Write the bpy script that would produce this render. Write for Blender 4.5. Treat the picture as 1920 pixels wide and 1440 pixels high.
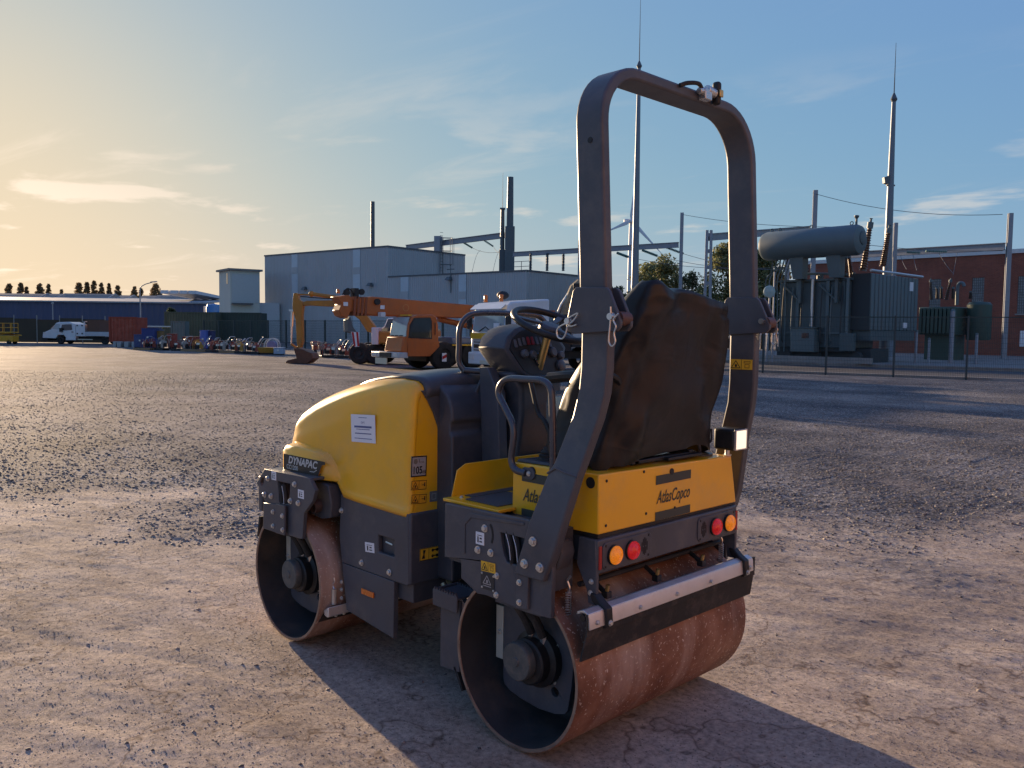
import bpy, bmesh, math, random
import numpy as np
from mathutils import Vector, Matrix
from mathutils.geometry import tessellate_polygon
random.seed(7); rng = np.random.default_rng(7)
for o in list(bpy.data.objects): bpy.data.objects.remove(o)
SC = bpy.context.scene; COL = SC.collection
rad = math.radians
# ---------------------------------------------------------------- camera
CAM = np.array([-2.3752, 2.9527, 1.6964]); YAW, PITCH, ROLL, FPX = -0.7746, -0.0628, 0.0111, 1582.83
FW = np.array([math.cos(YAW)*math.cos(PITCH), math.sin(YAW)*math.cos(PITCH), math.sin(PITCH)])
RT0 = np.array([math.sin(YAW), -math.cos(YAW), 0.]); UP0 = np.cross(RT0, FW)
RT = RT0*math.cos(ROLL)+UP0*math.sin(ROLL); UP = -RT0*math.sin(ROLL)+UP0*math.cos(ROLL)
cd = bpy.data.cameras.new('camera'); cam = bpy.data.objects.new('camera', cd); COL.objects.link(cam)
cam.matrix_world = Matrix(((RT[0], UP[0], -FW[0], CAM[0]), (RT[1], UP[1], -FW[1], CAM[1]), (RT[2], UP[2], -FW[2], CAM[2]), (0, 0, 0, 1)))
cd.sensor_width = 36; cd.lens = FPX/1920*36; cd.clip_start = .05; cd.clip_end = 6000
SC.camera = cam
# ---------------------------------------------------------------- sky, sun, exposure
SUN_AZ, SUN_EL = rad(-9.5), rad(7.5)          # azimuth measured from +X towards +Y
w = bpy.data.worlds.new('World'); SC.world = w; w.use_nodes = True
nt = w.node_tree; N = nt.nodes; L = nt.links
for n in list(N): N.remove(n)
out = N.new('ShaderNodeOutputWorld'); bg = N.new('ShaderNodeBackground'); bg.inputs[1].default_value = .15
sky = N.new('ShaderNodeTexSky'); sky.sky_type = 'NISHITA'; sky.sun_disc = False
sky.sun_elevation = SUN_EL; sky.sun_rotation = math.pi/2-SUN_AZ
sky.altitude = 0; sky.air_density = 1.0; sky.dust_density = 1.0; sky.ozone_density = 6.0
def vmath(op, a, b):
    n = N.new('ShaderNodeVectorMath'); n.operation = op
    for i, x in enumerate((a, b)):
        if isinstance(x, tuple): n.inputs[i].default_value = x
        else: L.new(x, n.inputs[i])
    return n.outputs[0]
# thin high haze over the whole dome: an even veil plus the clear sky rolled off, v + a*c / (1 + a*c/k)
VEIL, SA, KS = (.136, .172, .69), (.375, .385, .19), (1.22, .90, .10)
skys = vmath('MULTIPLY', sky.outputs[0], SA)
skyr = vmath('DIVIDE', skys, vmath('ADD', vmath('MULTIPLY', skys, tuple(1/k for k in KS)), (1., 1., 1.)))
glow = N.new('ShaderNodeSeparateXYZ'); L.new(vmath('MULTIPLY', skyr, (1/KS[0],)*3), glow.inputs[0])     # 0 away from the sun, 1 in its glow
yel = N.new('ShaderNodeMix'); yel.data_type = 'RGBA'; L.new(glow.outputs[0], yel.inputs[0]); yel.inputs[6].default_value = (1, 1, 1, 1); yel.inputs[7].default_value = (1.07, 1.02, .83, 1)
skyc = vmath('MULTIPLY', vmath('ADD', skyr, VEIL), yel.outputs[2])
def wmath(op, a, b=None, c=None):
    n = N.new('ShaderNodeMath'); n.operation = op
    for i, x in enumerate((a, b, c)):
        if x is None: continue
        if isinstance(x, (int, float)): n.inputs[i].default_value = x
        else: L.new(x, n.inputs[i])
    return n.outputs[0]
tc = N.new('ShaderNodeTexCoord'); sep = N.new('ShaderNodeSeparateXYZ'); L.new(tc.outputs['Generated'], sep.inputs[0])
# cloud layers live on flat sheets high above the ground: project the view direction on to them
zc = wmath('MAXIMUM', sep.outputs[2], .02)
den = wmath('ADD', zc, .06)
pxn = wmath('DIVIDE', sep.outputs[0], den); pyn = wmath('DIVIDE', sep.outputs[1], den)
def sheet(scale, ang, stretch, detail, lo, hi, off, rough=.6, dist=0.):
    cmb = N.new('ShaderNodeCombineXYZ'); L.new(pxn, cmb.inputs[0]); L.new(pyn, cmb.inputs[1])
    mp = N.new('ShaderNodeMapping'); mp.inputs['Rotation'].default_value = (0, 0, ang); mp.inputs['Location'].default_value = off
    mp.inputs['Scale'].default_value = (scale, scale*stretch, 1); L.new(cmb.outputs[0], mp.inputs[0])
    nz = N.new('ShaderNodeTexNoise'); nz.inputs['Scale'].default_value = 1; nz.inputs['Detail'].default_value = detail
    nz.inputs['Roughness'].default_value = rough; nz.inputs['Distortion'].default_value = dist; L.new(mp.outputs[0], nz.inputs[0])
    mr = N.new('ShaderNodeMapRange'); mr.interpolation_type = 'SMOOTHSTEP'
    mr.inputs[1].default_value = lo; mr.inputs[2].default_value = hi; L.new(nz.outputs[0], mr.inputs[0]); return mr.outputs[0]
cirrus = sheet(.50, rad(38), 2.6, 8, .56, .84, (3.1, 1.2, 0), .64, .7)
cumul = sheet(.9, rad(-20), 1.3, 6, .57, .67, (9.3, 4.6, 0), .55, .2)
# cumulus only low over the horizon, cirrus fades into the zenith
lowm = N.new('ShaderNodeMapRange'); lowm.inputs[1].default_value = .30; lowm.inputs[2].default_value = .12; L.new(sep.outputs[2], lowm.inputs[0])
hor = N.new('ShaderNodeMapRange'); hor.inputs[1].default_value = .0; hor.inputs[2].default_value = .05; L.new(sep.outputs[2], hor.inputs[0])
cirm = N.new('ShaderNodeMapRange'); cirm.inputs[1].default_value = .42; cirm.inputs[2].default_value = .14; L.new(sep.outputs[2], cirm.inputs[0])
m1 = wmath('MULTIPLY', wmath('MULTIPLY', cirrus, cirm.outputs[0]), .75)
m2 = wmath('MULTIPLY', wmath('MULTIPLY', cumul, lowm.outputs[0]), wmath('MULTIPLY', hor.outputs[0], .75))
mask = wmath('MAXIMUM', m1, m2)
# clouds scatter the light of the sky round them, a little brighter and whiter than it
hs = N.new('ShaderNodeHueSaturation'); hs.inputs['Saturation'].default_value = .40; hs.inputs['Value'].default_value = 1.25; L.new(skyc, hs.inputs['Color'])
warm = N.new('ShaderNodeMix'); warm.data_type = 'RGBA'; warm.blend_type = 'MULTIPLY'; warm.inputs[0].default_value = 1
L.new(hs.outputs[0], warm.inputs[6]); warm.inputs[7].default_value = (1.14, 1.0, .88, 1)
mx = N.new('ShaderNodeMix'); mx.data_type = 'RGBA'; L.new(mask, mx.inputs[0]); L.new(skyc, mx.inputs[6]); L.new(warm.outputs[2], mx.inputs[7])
L.new(mx.outputs[2], bg.inputs[0]); L.new(bg.outputs[0], out.inputs[0])
sl = bpy.data.lights.new('sun', 'SUN'); sl.energy = 2.0; sl.angle = rad(.6); sl.color = (1.0, .72, .45)
sun = bpy.data.objects.new('sun', sl); COL.objects.link(sun)
sd = Vector((math.cos(SUN_AZ)*math.cos(SUN_EL), math.sin(SUN_AZ)*math.cos(SUN_EL), math.sin(SUN_EL)))
sun.rotation_euler = sd.to_track_quat('Z', 'Y').to_euler(); sun.location = sd*60
vs = SC.view_settings; vs.view_transform = 'Standard'; vs.look = 'None'; vs.gamma = 1; vs.exposure = 2.36; vs.use_curve_mapping = False
# ---------------------------------------------------------------- photo pixel -> direction helpers
def ray(px, py): return FW+RT*((px-960)/FPX)+UP*((720-py)/FPX)
def oY(px, py, Y): d = ray(px, py); return CAM+d*((Y-CAM[1])/d[1])
def oX(px, py, X): d = ray(px, py); return CAM+d*((X-CAM[0])/d[0])
def oZ(px, py, Z=0.): d = ray(px, py); return CAM+d*((Z-CAM[2])/d[2])
def xz(px, py, Y): p = oY(px, py, Y); return (p[0], p[2])
A0 = YAW-math.pi/2
class Fr:
    "a ground frame: origin under photo column px at depth D, x axis to the right (turned by da), y axis away"
    def __init__(s, px, D, da=0., z=0.):
        s.o = np.array([CAM[0], CAM[1], 0.])+D*np.array([math.cos(YAW), math.sin(YAW), 0])+RT0*((px-960)/FPX*D)
        s.o[2] = z; s.a = A0+da
        s.ex = np.array([math.cos(s.a), math.sin(s.a), 0]); s.ey = np.array([-math.sin(s.a), math.cos(s.a), 0])
    def loc(s, P): d = np.asarray(P)-s.o; return np.array([d@s.ex, d@s.ey, d[2]])
    def p(s, px, py, y=0.):
        d = ray(px, py); t = (y-(CAM-s.o)@s.ey)/(d@s.ey); return s.loc(CAM+d*t)
    def q(s, px, py, x=0.):
        d = ray(px, py); t = (x-(CAM-s.o)@s.ex)/(d@s.ex); return s.loc(CAM+d*t)
    def w(s, x, y, z): return s.o+s.ex*x+s.ey*y+np.array([0, 0, z])
# ---------------------------------------------------------------- materials
MATS = {}
def mat(name, col, rough=.5, metal=0., var=.12, scale=6., bump=0., bscale=80., dirt=None, coat=0., emit=None, es=1., alpha=1., trans=0., spec=.5, streak=False, rvar=.12, ior=1.45):
    if name in MATS: return MATS[name]
    m = bpy.data.materials.new(name); m.use_nodes = True; t = m.node_tree; n = t.nodes; l = t.links
    b = n['Principled BSDF']; b.inputs['Metallic'].default_value = metal; b.inputs['IOR'].default_value = ior
    b.inputs['Specular IOR Level'].default_value = spec; b.inputs['Coat Weight'].default_value = coat; b.inputs['Coat Roughness'].default_value = .08
    b.inputs['Alpha'].default_value = alpha; b.inputs['Transmission Weight'].default_value = trans
    co = n.new('ShaderNodeTexCoord'); mp = n.new('ShaderNodeMapping'); l.new(co.outputs['Object'], mp.inputs[0])
    if streak: mp.inputs['Scale'].default_value = (1, 1, .12)
    nz = n.new('ShaderNodeTexNoise'); nz.inputs['Scale'].default_value = scale; nz.inputs['Detail'].default_value = 6; nz.inputs['Roughness'].default_value = .62; l.new(mp.outputs[0], nz.inputs[0])
    cr = n.new('ShaderNodeValToRGB'); c = col
    cr.color_ramp.elements[0].position = .3; cr.color_ramp.elements[1].position = .7
    cr.color_ramp.elements[0].color = tuple(max(0, x*(1-var)) for x in c)+(1,); cr.color_ramp.elements[1].color = tuple(min(1, x*(1+var)) for x in c)+(1,)
    l.new(nz.outputs[0], cr.inputs[0]); colout = cr.outputs[0]
    if dirt:
        dc, amt, dsc = dirt
        nd = n.new('ShaderNodeTexNoise'); nd.inputs['Scale'].default_value = dsc; nd.inputs['Detail'].default_value = 8; nd.inputs['Roughness'].default_value = .7; l.new(co.outputs['Object'], nd.inputs[0])
        r2 = n.new('ShaderNodeMapRange'); r2.inputs[1].default_value = .48; r2.inputs[2].default_value = .72; r2.inputs[4].default_value = amt; l.new(nd.outputs[0], r2.inputs[0])
        mm = n.new('ShaderNodeMix'); mm.data_type = 'RGBA'; l.new(r2.outputs[0], mm.inputs[0]); l.new(colout, mm.inputs[6]); mm.inputs[7].default_value = tuple(dc)+(1,); colout = mm.outputs[2]
    l.new(colout, b.inputs['Base Color'])
    rr = n.new('ShaderNodeMapRange'); rr.inputs[1].default_value = .3; rr.inputs[2].default_value = .7; rr.inputs[3].default_value = max(.02, rough-rvar*rough*1.5); rr.inputs[4].default_value = min(1, rough+rvar); l.new(nz.outputs[0], rr.inputs[0]); l.new(rr.outputs[0], b.inputs['Roughness'])
    if bump:
        nb = n.new('ShaderNodeTexNoise'); nb.inputs['Scale'].default_value = bscale; nb.inputs['Detail'].default_value = 4; l.new(co.outputs['Object'], nb.inputs[0])
        bu = n.new('ShaderNodeBump'); bu.inputs['Strength'].default_value = bump; bu.inputs['Distance'].default_value = .01; l.new(nb.outputs[0], bu.inputs['Height']); l.new(bu.outputs[0], b.inputs['Normal'])
    if emit: b.inputs['Emission Color'].default_value = tuple(emit)+(1,); b.inputs['Emission Strength'].default_value = es
    MATS[name] = m; return m
DUST = (.30, .25, .20)
YEL = mat('yellow_paint', (.85, .435, .012), .32, var=.06, coat=.35, bump=.02, bscale=300, dirt=((.42, .30, .16), .30, 4), scale=3)
GRY = mat('charcoal_paint', (.064, .068, .082), .40, var=.16, bump=.05, bscale=500, dirt=((.17, .155, .14), .38, 6), scale=5)
GRYP = mat('charcoal_plastic', (.048, .052, .064), .38, var=.1, bump=.06, bscale=700, dirt=(DUST, .12, 6))
BLK = mat('black_plastic', (.012, .012, .013), .45, var=.2, bump=.04, bscale=400, dirt=((.10, .09, .08), .25, 9))
RUB = mat('black_rubber', (.018, .018, .018), .75, var=.25, bump=.1, bscale=200, dirt=((.13, .10, .08), .5, 12))
ALU = mat('aluminium', (.62, .61, .60), .42, metal=.75, var=.06, bump=.03, bscale=300, dirt=((.30, .25, .2), .25, 9))
STL = mat('zinc_steel', (.62, .62, .60), .32, metal=.9, var=.1)
CHR = mat('bright_tube', (.06, .065, .08), .25, metal=.3, var=.1, coat=.4)
BRS = mat('brass', (.62, .42, .16), .35, metal=.9, var=.1)
WHT = mat('white_label', (.74, .75, .78), .5, var=.03)
INK = mat('black_ink', (.012, .012, .014), .5, var=.05)
DKG = mat('logo_grey', (.045, .05, .04), .45, var=.05)
ZNB = mat('zinc_strip', (.50, .49, .42), .5, metal=.3, var=.12)
GLASS = mat('dark_glass', (.025, .035, .04), .06, var=.1, coat=.6, spec=.8)
WGL = mat('windscreen_glass', (.32, .40, .42), .05, var=.15, coat=.8, spec=.9, scale=1.5)
def rust():
    m = bpy.data.materials.new('rusty_drum_steel'); m.use_nodes = True; t = m.node_tree; n = t.nodes; l = t.links; b = n['Principled BSDF']
    co = n.new('ShaderNodeTexCoord')
    def noise(sc, det, mpsc=(1, 1, 1), ro=.6):
        mp = n.new('ShaderNodeMapping'); mp.inputs['Scale'].default_value = mpsc; l.new(co.outputs['Object'], mp.inputs[0])
        z = n.new('ShaderNodeTexNoise'); z.inputs['Scale'].default_value = sc; z.inputs['Detail'].default_value = det; z.inputs['Roughness'].default_value = ro; l.new(mp.outputs[0], z.inputs[0]); return z.outputs[0]
    def ramp(f, st):
        r = n.new('ShaderNodeValToRGB'); e = r.color_ramp.elements
        while len(e) < len(st): e.new(.5)
        for k, (p, c) in enumerate(st): e[k].position = p; e[k].color = tuple(c)+(1,)
        l.new(f, r.inputs[0]); return r.outputs[0]
    base = ramp(noise(5, 8), [(.30, (.11, .043, .023)), (.5, (.215, .092, .050)), (.68, (.31, .16, .10))])
    pale = ramp(noise(2.6, 6, (.35, 1.6, .35), .55), [(.47, (0, 0, 0)), (.66, (.9, .9, .9))])
    mm = n.new('ShaderNodeMix'); mm.data_type = 'RGBA'; l.new(pale, mm.inputs[0]); l.new(base, mm.inputs[6]); mm.inputs[7].default_value = (.46, .34, .275, 1)
    spk = ramp(noise(70, 2), [(.62, (0, 0, 0)), (.70, (1, 1, 1))])
    m3 = n.new('ShaderNodeMix'); m3.data_type = 'RGBA'; l.new(spk, m3.inputs[0]); l.new(mm.outputs[2], m3.inputs[6]); m3.inputs[7].default_value = (.55, .44, .35, 1)
    l.new(m3.outputs[2], b.inputs['Base Color']); b.inputs['Roughness'].default_value = .62; b.inputs['Metallic'].default_value = .15
    bu = n.new('ShaderNodeBump'); bu.inputs['Strength'].default_value = .35; bu.inputs['Distance'].default_value = .004; l.new(noise(120, 5), bu.inputs['Height']); l.new(bu.outputs[0], b.inputs['Normal'])
    return m
RUST = rust()
DIN = mat('drum_inner_paint', (.035, .036, .038), .6, var=.3, dirt=((.12, .085, .06), .55, 4), bump=.08, bscale=90)
# ---------------------------------------------------------------- geometry collector
class G:
    def __init__(s): s.v = []; s.f = []
    def add(s, vs, fs):
        k = len(s.v); s.v += [tuple(float(c) for c in v) for v in vs]; s.f += [tuple(i+k for i in f) for f in fs]; return s
    def box(s, x0, x1, y0, y1, z0, z1):
        x0, x1 = sorted((x0, x1)); y0, y1 = sorted((y0, y1)); z0, z1 = sorted((z0, z1))
        return s.add([(x0, y0, z0), (x1, y0, z0), (x1, y1, z0), (x0, y1, z0), (x0, y0, z1), (x1, y0, z1), (x1, y1, z1), (x0, y1, z1)],
                     [(0, 3, 2, 1), (4, 5, 6, 7), (0, 1, 5, 4), (1, 2, 6, 5), (2, 3, 7, 6), (3, 0, 4, 7)])
    def hexa(s, bot, top):       # 4 bottom pts, 4 top pts, same winding
        return s.add(list(bot)+list(top), [(3, 2, 1, 0), (4, 5, 6, 7), (0, 1, 5, 4), (1, 2, 6, 5), (2, 3, 7, 6), (3, 0, 4, 7)])
    def prism(s, poly, ax, a0, a1, holes=()):
        "poly: 2-D points; ax 'x': (y,z), 'y': (x,z), 'z': (x,y)"
        def P(p, a): return {'x': (a, p[0], p[1]), 'y': (p[0], a, p[1]), 'z': (p[0], p[1], a)}[ax]
        loops = [list(poly)]+[list(h) for h in holes]
        flat = [p for lp in loops for p in lp]; n = len(flat)
        tris = tessellate_polygon([[Vector((p[0], p[1], 0)) for p in lp] for lp in loops]) if (holes or len(poly) > 4) else None
        vs = [P(p, a0) for p in flat]+[P(p, a1) for p in flat]; fs = []
        if tris:
            for t in tris: fs.append(tuple(t)); fs.append(tuple(i+n for i in reversed(t)))
        else:
            fs.append(tuple(range(n))); fs.append(tuple(reversed(range(n, 2*n))))
        k = 0
        for lp in loops:
            m = len(lp)
            for i in range(m):
                j = (i+1) % m; fs.append((k+i, k+j, k+j+n, k+i+n))
            k += m
        return s.add(vs, fs)
    def loft(s, secs, closed=True, caps=True):
        m = len(secs[0]); k = len(s.v); vs = [p for q in secs for p in q]; fs = []
        for a in range(len(secs)-1):
            for i in range(m if closed else m-1):
                j = (i+1) % m; fs.append((a*m+i, a*m+j, (a+1)*m+j, (a+1)*m+i))
        if caps and closed:
            fs.append(tuple(reversed(range(m)))); fs.append(tuple(range((len(secs)-1)*m, len(secs)*m)))
        return s.add(vs, fs)
    def tube(s, pts, r, seg=10, closed=False, caps=True, flat=None):
        P = [Vector(p) for p in pts]; n = len(P); secs = []
        rs = r if hasattr(r, '__len__') else [r]*n
        t0 = (P[1]-P[0]).normalized(); ref = Vector((0, 0, 1)) if abs(t0.z) < .9 else Vector((1, 0, 0))
        nrm = (ref-t0*ref.dot(t0)).normalized()
        for i in range(n):
            if closed: t = (P[(i+1) % n]-P[i-1]).normalized()
            else: t = ((P[min(i+1, n-1)]-P[i]).normalized()+(P[i]-P[max(i-1, 0)]).normalized()).normalized()
            nrm = (nrm-t*nrm.dot(t)).normalized(); b = t.cross(nrm)
            secs.append([tuple(P[i]+(nrm*math.cos(2*math.pi*k/seg)+b*math.sin(2*math.pi*k/seg))*rs[i]) for k in range(seg)])
        if closed: secs.append(secs[0])
        return s.loft(secs, True, caps and not closed)
    def cyl(s, a, b, r, r2=None, seg=16): return s.tube([a, b], [r, r if r2 is None else r2], seg)
    def lathe(s, prof, o, d, seg=32):
        "prof: (radius, height along d)"
        o = Vector(o); d = Vector(d).normalized(); u = d.orthogonal().normalized(); v = d.cross(u)
        secs = [[tuple(o+d*h+(u*math.cos(2*math.pi*k/seg)+v*math.sin(2*math.pi*k/seg))*max(r, 1e-5)) for k in range(seg)] for r, h in prof]
        return s.loft(secs, True, False)
    def ball(s, c, r, seg=12, rings=8, sc=(1, 1, 1)):
        secs = [[(c[0]+r*sc[0]*math.sin(math.pi*(i+.001)/(rings+.002))*math.cos(2*math.pi*k/seg), c[1]+r*sc[1]*math.sin(math.pi*(i+.001)/(rings+.002))*math.sin(2*math.pi*k/seg), c[2]-r*sc[2]*math.cos(math.pi*(i+.001)/(rings+.002))) for k in range(seg)] for i in range(rings+1)]
        return s.loft(secs, True, False)
    def mesh(s, name, smooth=35):
        me = bpy.data.meshes.new(name); me.from_pydata(s.v, [], s.f)
        bm = bmesh.new(); bm.from_mesh(me); bmesh.ops.recalc_face_normals(bm, faces=bm.faces); bm.to_mesh(me); bm.free()
        if smooth:
            me.polygons.foreach_set('use_smooth', [True]*len(me.polygons)); me.set_sharp_from_angle(angle=rad(smooth))
        return me
def link(name, me, m, parent=None, bev=0., seg=2):
    o = bpy.data.objects.new(name, me); COL.objects.link(o)
    if m and not me.materials: me.materials.append(m)
    if parent: o.parent = parent
    if bev:
        b = o.modifiers.new('bevel', 'BEVEL'); b.width = bev; b.segments = seg; b.limit_method = 'ANGLE'; b.angle_limit = rad(40)
    return o
def obj(name, g, m, parent=None, bev=0., smooth=35, seg=2): return link(name, g.mesh(name, smooth), m, parent, bev, seg)
def tag(o, label, cat, group=None):
    o['label'] = label; o['category'] = cat
    if group: o['group'] = group
    return o
def thing(name, label, cat, fr=None, group=None):
    o = bpy.data.objects.new(name, None); COL.objects.link(o); o.empty_display_size = .2
    if fr is not None: o.location = fr.o; o.rotation_euler = (0, 0, fr.a)
    return tag(o, label, cat, group)
def struct(o, kind='structure'): o['kind'] = kind; return o
def copy_tree(src, parent=None):
    c = src.copy(); COL.objects.link(c); c.parent = parent
    for ch in [x for x in bpy.data.objects if x.parent == src]: copy_tree(ch, c)
    return c
_tx = {}
def text2d(s, size=1., shear=0., bold=0.):
    k = (s, shear, bold)
    if k not in _tx:
        cu = bpy.data.curves.new('t', 'FONT'); cu.body = s; cu.size = 1; cu.shear = shear; cu.offset = bold; cu.align_x = 'CENTER'; cu.align_y = 'CENTER'; cu.resolution_u = 3
        o = bpy.data.objects.new('t', cu); COL.objects.link(o); bpy.context.view_layer.update()
        me = bpy.data.meshes.new_from_object(o.evaluated_get(bpy.context.evaluated_depsgraph_get()))
        _tx[k] = ([(v.co.x, v.co.y) for v in me.vertices], [tuple(p.vertices) for p in me.polygons])
        bpy.data.objects.remove(o); bpy.data.curves.remove(cu); bpy.data.meshes.remove(me)
    v, f = _tx[k]; return [(x*size, y*size) for x, y in v], f
class Decal:
    "a flat printed thing: a thin plate at o spanned by u,v with prints on it"
    def __init__(s, name, parent, o, u, v, w, h, m, th=.0015):
        s.o = Vector(o); s.u = Vector(u).normalized(); s.v = Vector(v); s.v = (s.v-s.u*s.v.dot(s.u)).normalized(); s.n = s.u.cross(s.v); s.th = th
        s.w, s.h = w, h
        if m is not None:
            g = G(); c = [(-w/2, -h/2), (w/2, -h/2), (w/2, h/2), (-w/2, h/2)]
            g.hexa([s.P(a, b, 0) for a, b in c], [s.P(a, b, th) for a, b in c]); s.ob = obj(name, g, m, parent, smooth=0)
        else: s.ob = parent
        s.pr = {}
    def P(s, a, b, d): return tuple(s.o+s.u*a+s.v*b+s.n*d)
    def g(s, m): return s.pr.setdefault(m.name, (G(), m))[0]
    def poly(s, pts, m):
        d = s.th+.0008; t = tessellate_polygon([[Vector((a, b, 0)) for a, b in pts]]); s.g(m).add([s.P(a, b, d) for a, b in pts], [tuple(x) for x in t]); return s
    def rect(s, a0, b0, a1, b1, m): return s.poly([(a0, b0), (a1, b0), (a1, b1), (a0, b1)], m)
    def frame(s, a0, b0, a1, b1, t, m): return s.rect(a0, b0, a1, b0+t, m).rect(a0, b1-t, a1, b1, m).rect(a0, b0+t, a0+t, b1-t, m).rect(a1-t, b0+t, a1, b1-t, m)
    def line(s, p, q, t, m):
        a, b = Vector(p), Vector(q); k = (b-a).normalized(); k = Vector((-k.y, k.x))*t/2; return s.poly([tuple(a-k), tuple(b-k), tuple(b+k), tuple(a+k)], m)
    def text(s, tx, a, b, size, m, shear=0., bold=0., width=None):
        v, f = text2d(tx, size, shear, bold); d = s.th+.0008; kx = 1.
        if width: kx = width/(max(x for x, y in v)-min(x for x, y in v))
        s.g(m).add([s.P(a+x*kx, b+y, d) for x, y in v], f); return s
    def done(s):
        for k, (g, m) in s.pr.items(): obj('print', g, m, s.ob, smooth=0)
        return s.ob
def arc(cx, cy, r, a0, a1, n): return [(cx+r*math.cos(rad(a0+(a1-a0)*i/n)), cy+r*math.sin(rad(a0+(a1-a0)*i/n))) for i in range(n+1)]
def bez(pts, n=8):
    "smooth Catmull-Rom path through pts"
    P = [Vector(p) for p in pts]; P = [P[0]*2-P[1]]+P+[P[-1]*2-P[-2]]; o = []
    for i in range(1, len(P)-2):
        for k in range(n):
            t = k/n; a, b, c, d = P[i-1], P[i], P[i+1], P[i+2]
            o.append(tuple(.5*((2*b)+(c-a)*t+(2*a-5*b+4*c-d)*t*t+(3*b-a-3*c+d)*t**3)))
    o.append(tuple(P[-2])); return o
# value noise on arrays
def vnoise(x, y, seed=0):
    xi = np.floor(x).astype(np.int64); yi = np.floor(y).astype(np.int64); fx = x-xi; fy = y-yi
    fx = fx*fx*(3-2*fx); fy = fy*fy*(3-2*fy)
    def h(a, b):
        n = (a*374761393+b*668265263+seed*974634777) & 0x7fffffff; n = ((n ^ (n >> 13))*1274126177) & 0x7fffffff
        return ((n ^ (n >> 16)) & 0xffff)/65535.
    return (h(xi, yi)*(1-fx)+h(xi+1, yi)*fx)*(1-fy)+(h(xi, yi+1)*(1-fx)+h(xi+1, yi+1)*fx)*fy
def fbm(x, y, o=4, seed=0):
    s = 0; a = .5; t = 0
    for k in range(o): s = s+a*vnoise(x*2**k, y*2**k, seed+k); t += a; a *= .5
    return s/t
# ================================================================ GROUND
def gravel_mask(x, y):
    d = (x-CAM[0])*math.cos(YAW)+(y-CAM[1])*math.sin(YAW)
    lat = (x-CAM[0])*RT0[0]+(y-CAM[1])*RT0[1]
    n = fbm(x*.35+7, y*.35+3, 4, 11)-.5; n2 = fbm(x*1.3, y*1.3, 4, 5)-.5
    t = (d+n*9+n2*3.0-5.6-.04*np.abs(lat))/3.2
    g = np.clip(t, 0, 1); g = g*g*(3-2*g)
    far = np.clip((fbm(x*.12+1, y*.30+9, 4, 31)-.52)*6, 0, 1)*np.clip((d-9)/5, 0, 1)
    return np.clip(g-.25*far, 0, 1)
def ground_h(x, y):
    g = gravel_mask(x, y)
    d = np.hypot(x-CAM[0], y-CAM[1]); fade = np.clip(1-(d-14)/14, 0, 1)
    ca, sa = math.cos(rad(24)), math.sin(rad(24)); u = x*ca+y*sa; v = -x*sa+y*ca
    h = (fbm(x*.9, y*.9, 3, 1)-.5)*.035
    h = h+(fbm(u*1.6, v*7.0, 4, 21)-.5)*.016*(1-.75*g)              # long low ridges left by tyres
    rut = np.abs(((v*1.05+.35*fbm(u*.5, v*.5, 2, 8)) % 1.0)-.5)
    h = h-np.clip(.12-rut, 0, 1)*.07*np.clip(fbm(x*.4, y*.4, 3, 77)*3-1.2, 0, 1)*(1-g)
    h = h+(fbm(x*7, y*7, 3, 2)-.5)*(.005+.007*g)
    h = h+(fbm(x*22, y*22, 3, 3)-.5)*(.0045+.009*g)
    h = h*fade
    for cx, cy in ((0., 0.), (1.71, .0545)):                        # rolled flat under the drums
        m = np.clip(1.6-np.maximum(np.abs(x-cx)/.16, np.abs(y-cy)/.66), 0, .6)/.6
        h = h*(1-m)+(-.001)*m
    m = np.clip(1.5-np.maximum(np.abs(x-.85)/1.5, np.abs(y)/.8), 0, .5)*2   # keep below the machine
    h = h*(1-.5*m)-.003*m
    return h-.004
def axis(lo, hi, step, far_lo, far_hi, gr=1.09):
    c = list(np.arange(lo, hi, step)); a = []; s = step; p = lo
    while p > far_lo: s *= gr; p -= s; a.append(p)
    b = []; s = step; p = c[-1]
    while p < far_hi: s *= gr; p += s; b.append(p)
    return np.array(a[::-1]+c+b)
gx = axis(-2.0, 6.2, .017, -260, 2200); gy = axis(-4.2, 2.6, .017, -2200, 700)
GX, GY = np.meshgrid(gx, gy, indexing='ij'); GZ = ground_h(GX, GY)
nx, ny = GX.shape
me = bpy.data.meshes.new('ground'); nv = nx*ny
me.vertices.add(nv); me.vertices.foreach_set('co', np.stack([GX, GY, GZ], -1).astype(np.float32).ravel())
ii, jj = np.meshgrid(np.arange(nx-1), np.arange(ny-1), indexing='ij'); a = (ii*ny+jj).ravel()
q = np.stack([a, a+ny, a+ny+1, a+1], -1).astype(np.int32); nf = len(q)
me.loops.add(nf*4); me.polygons.add(nf); me.loops.foreach_set('vertex_index', q.ravel())
me.polygons.foreach_set('loop_start', np.arange(0, nf*4, 4, dtype=np.int32)); me.polygons.foreach_set('use_smooth', np.ones(nf, bool)); me.update()
at_ = me.attributes.new('gravel', 'FLOAT', 'POINT'); at_.data.foreach_set('value', gravel_mask(GX, GY).astype(np.float32).ravel())
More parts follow.
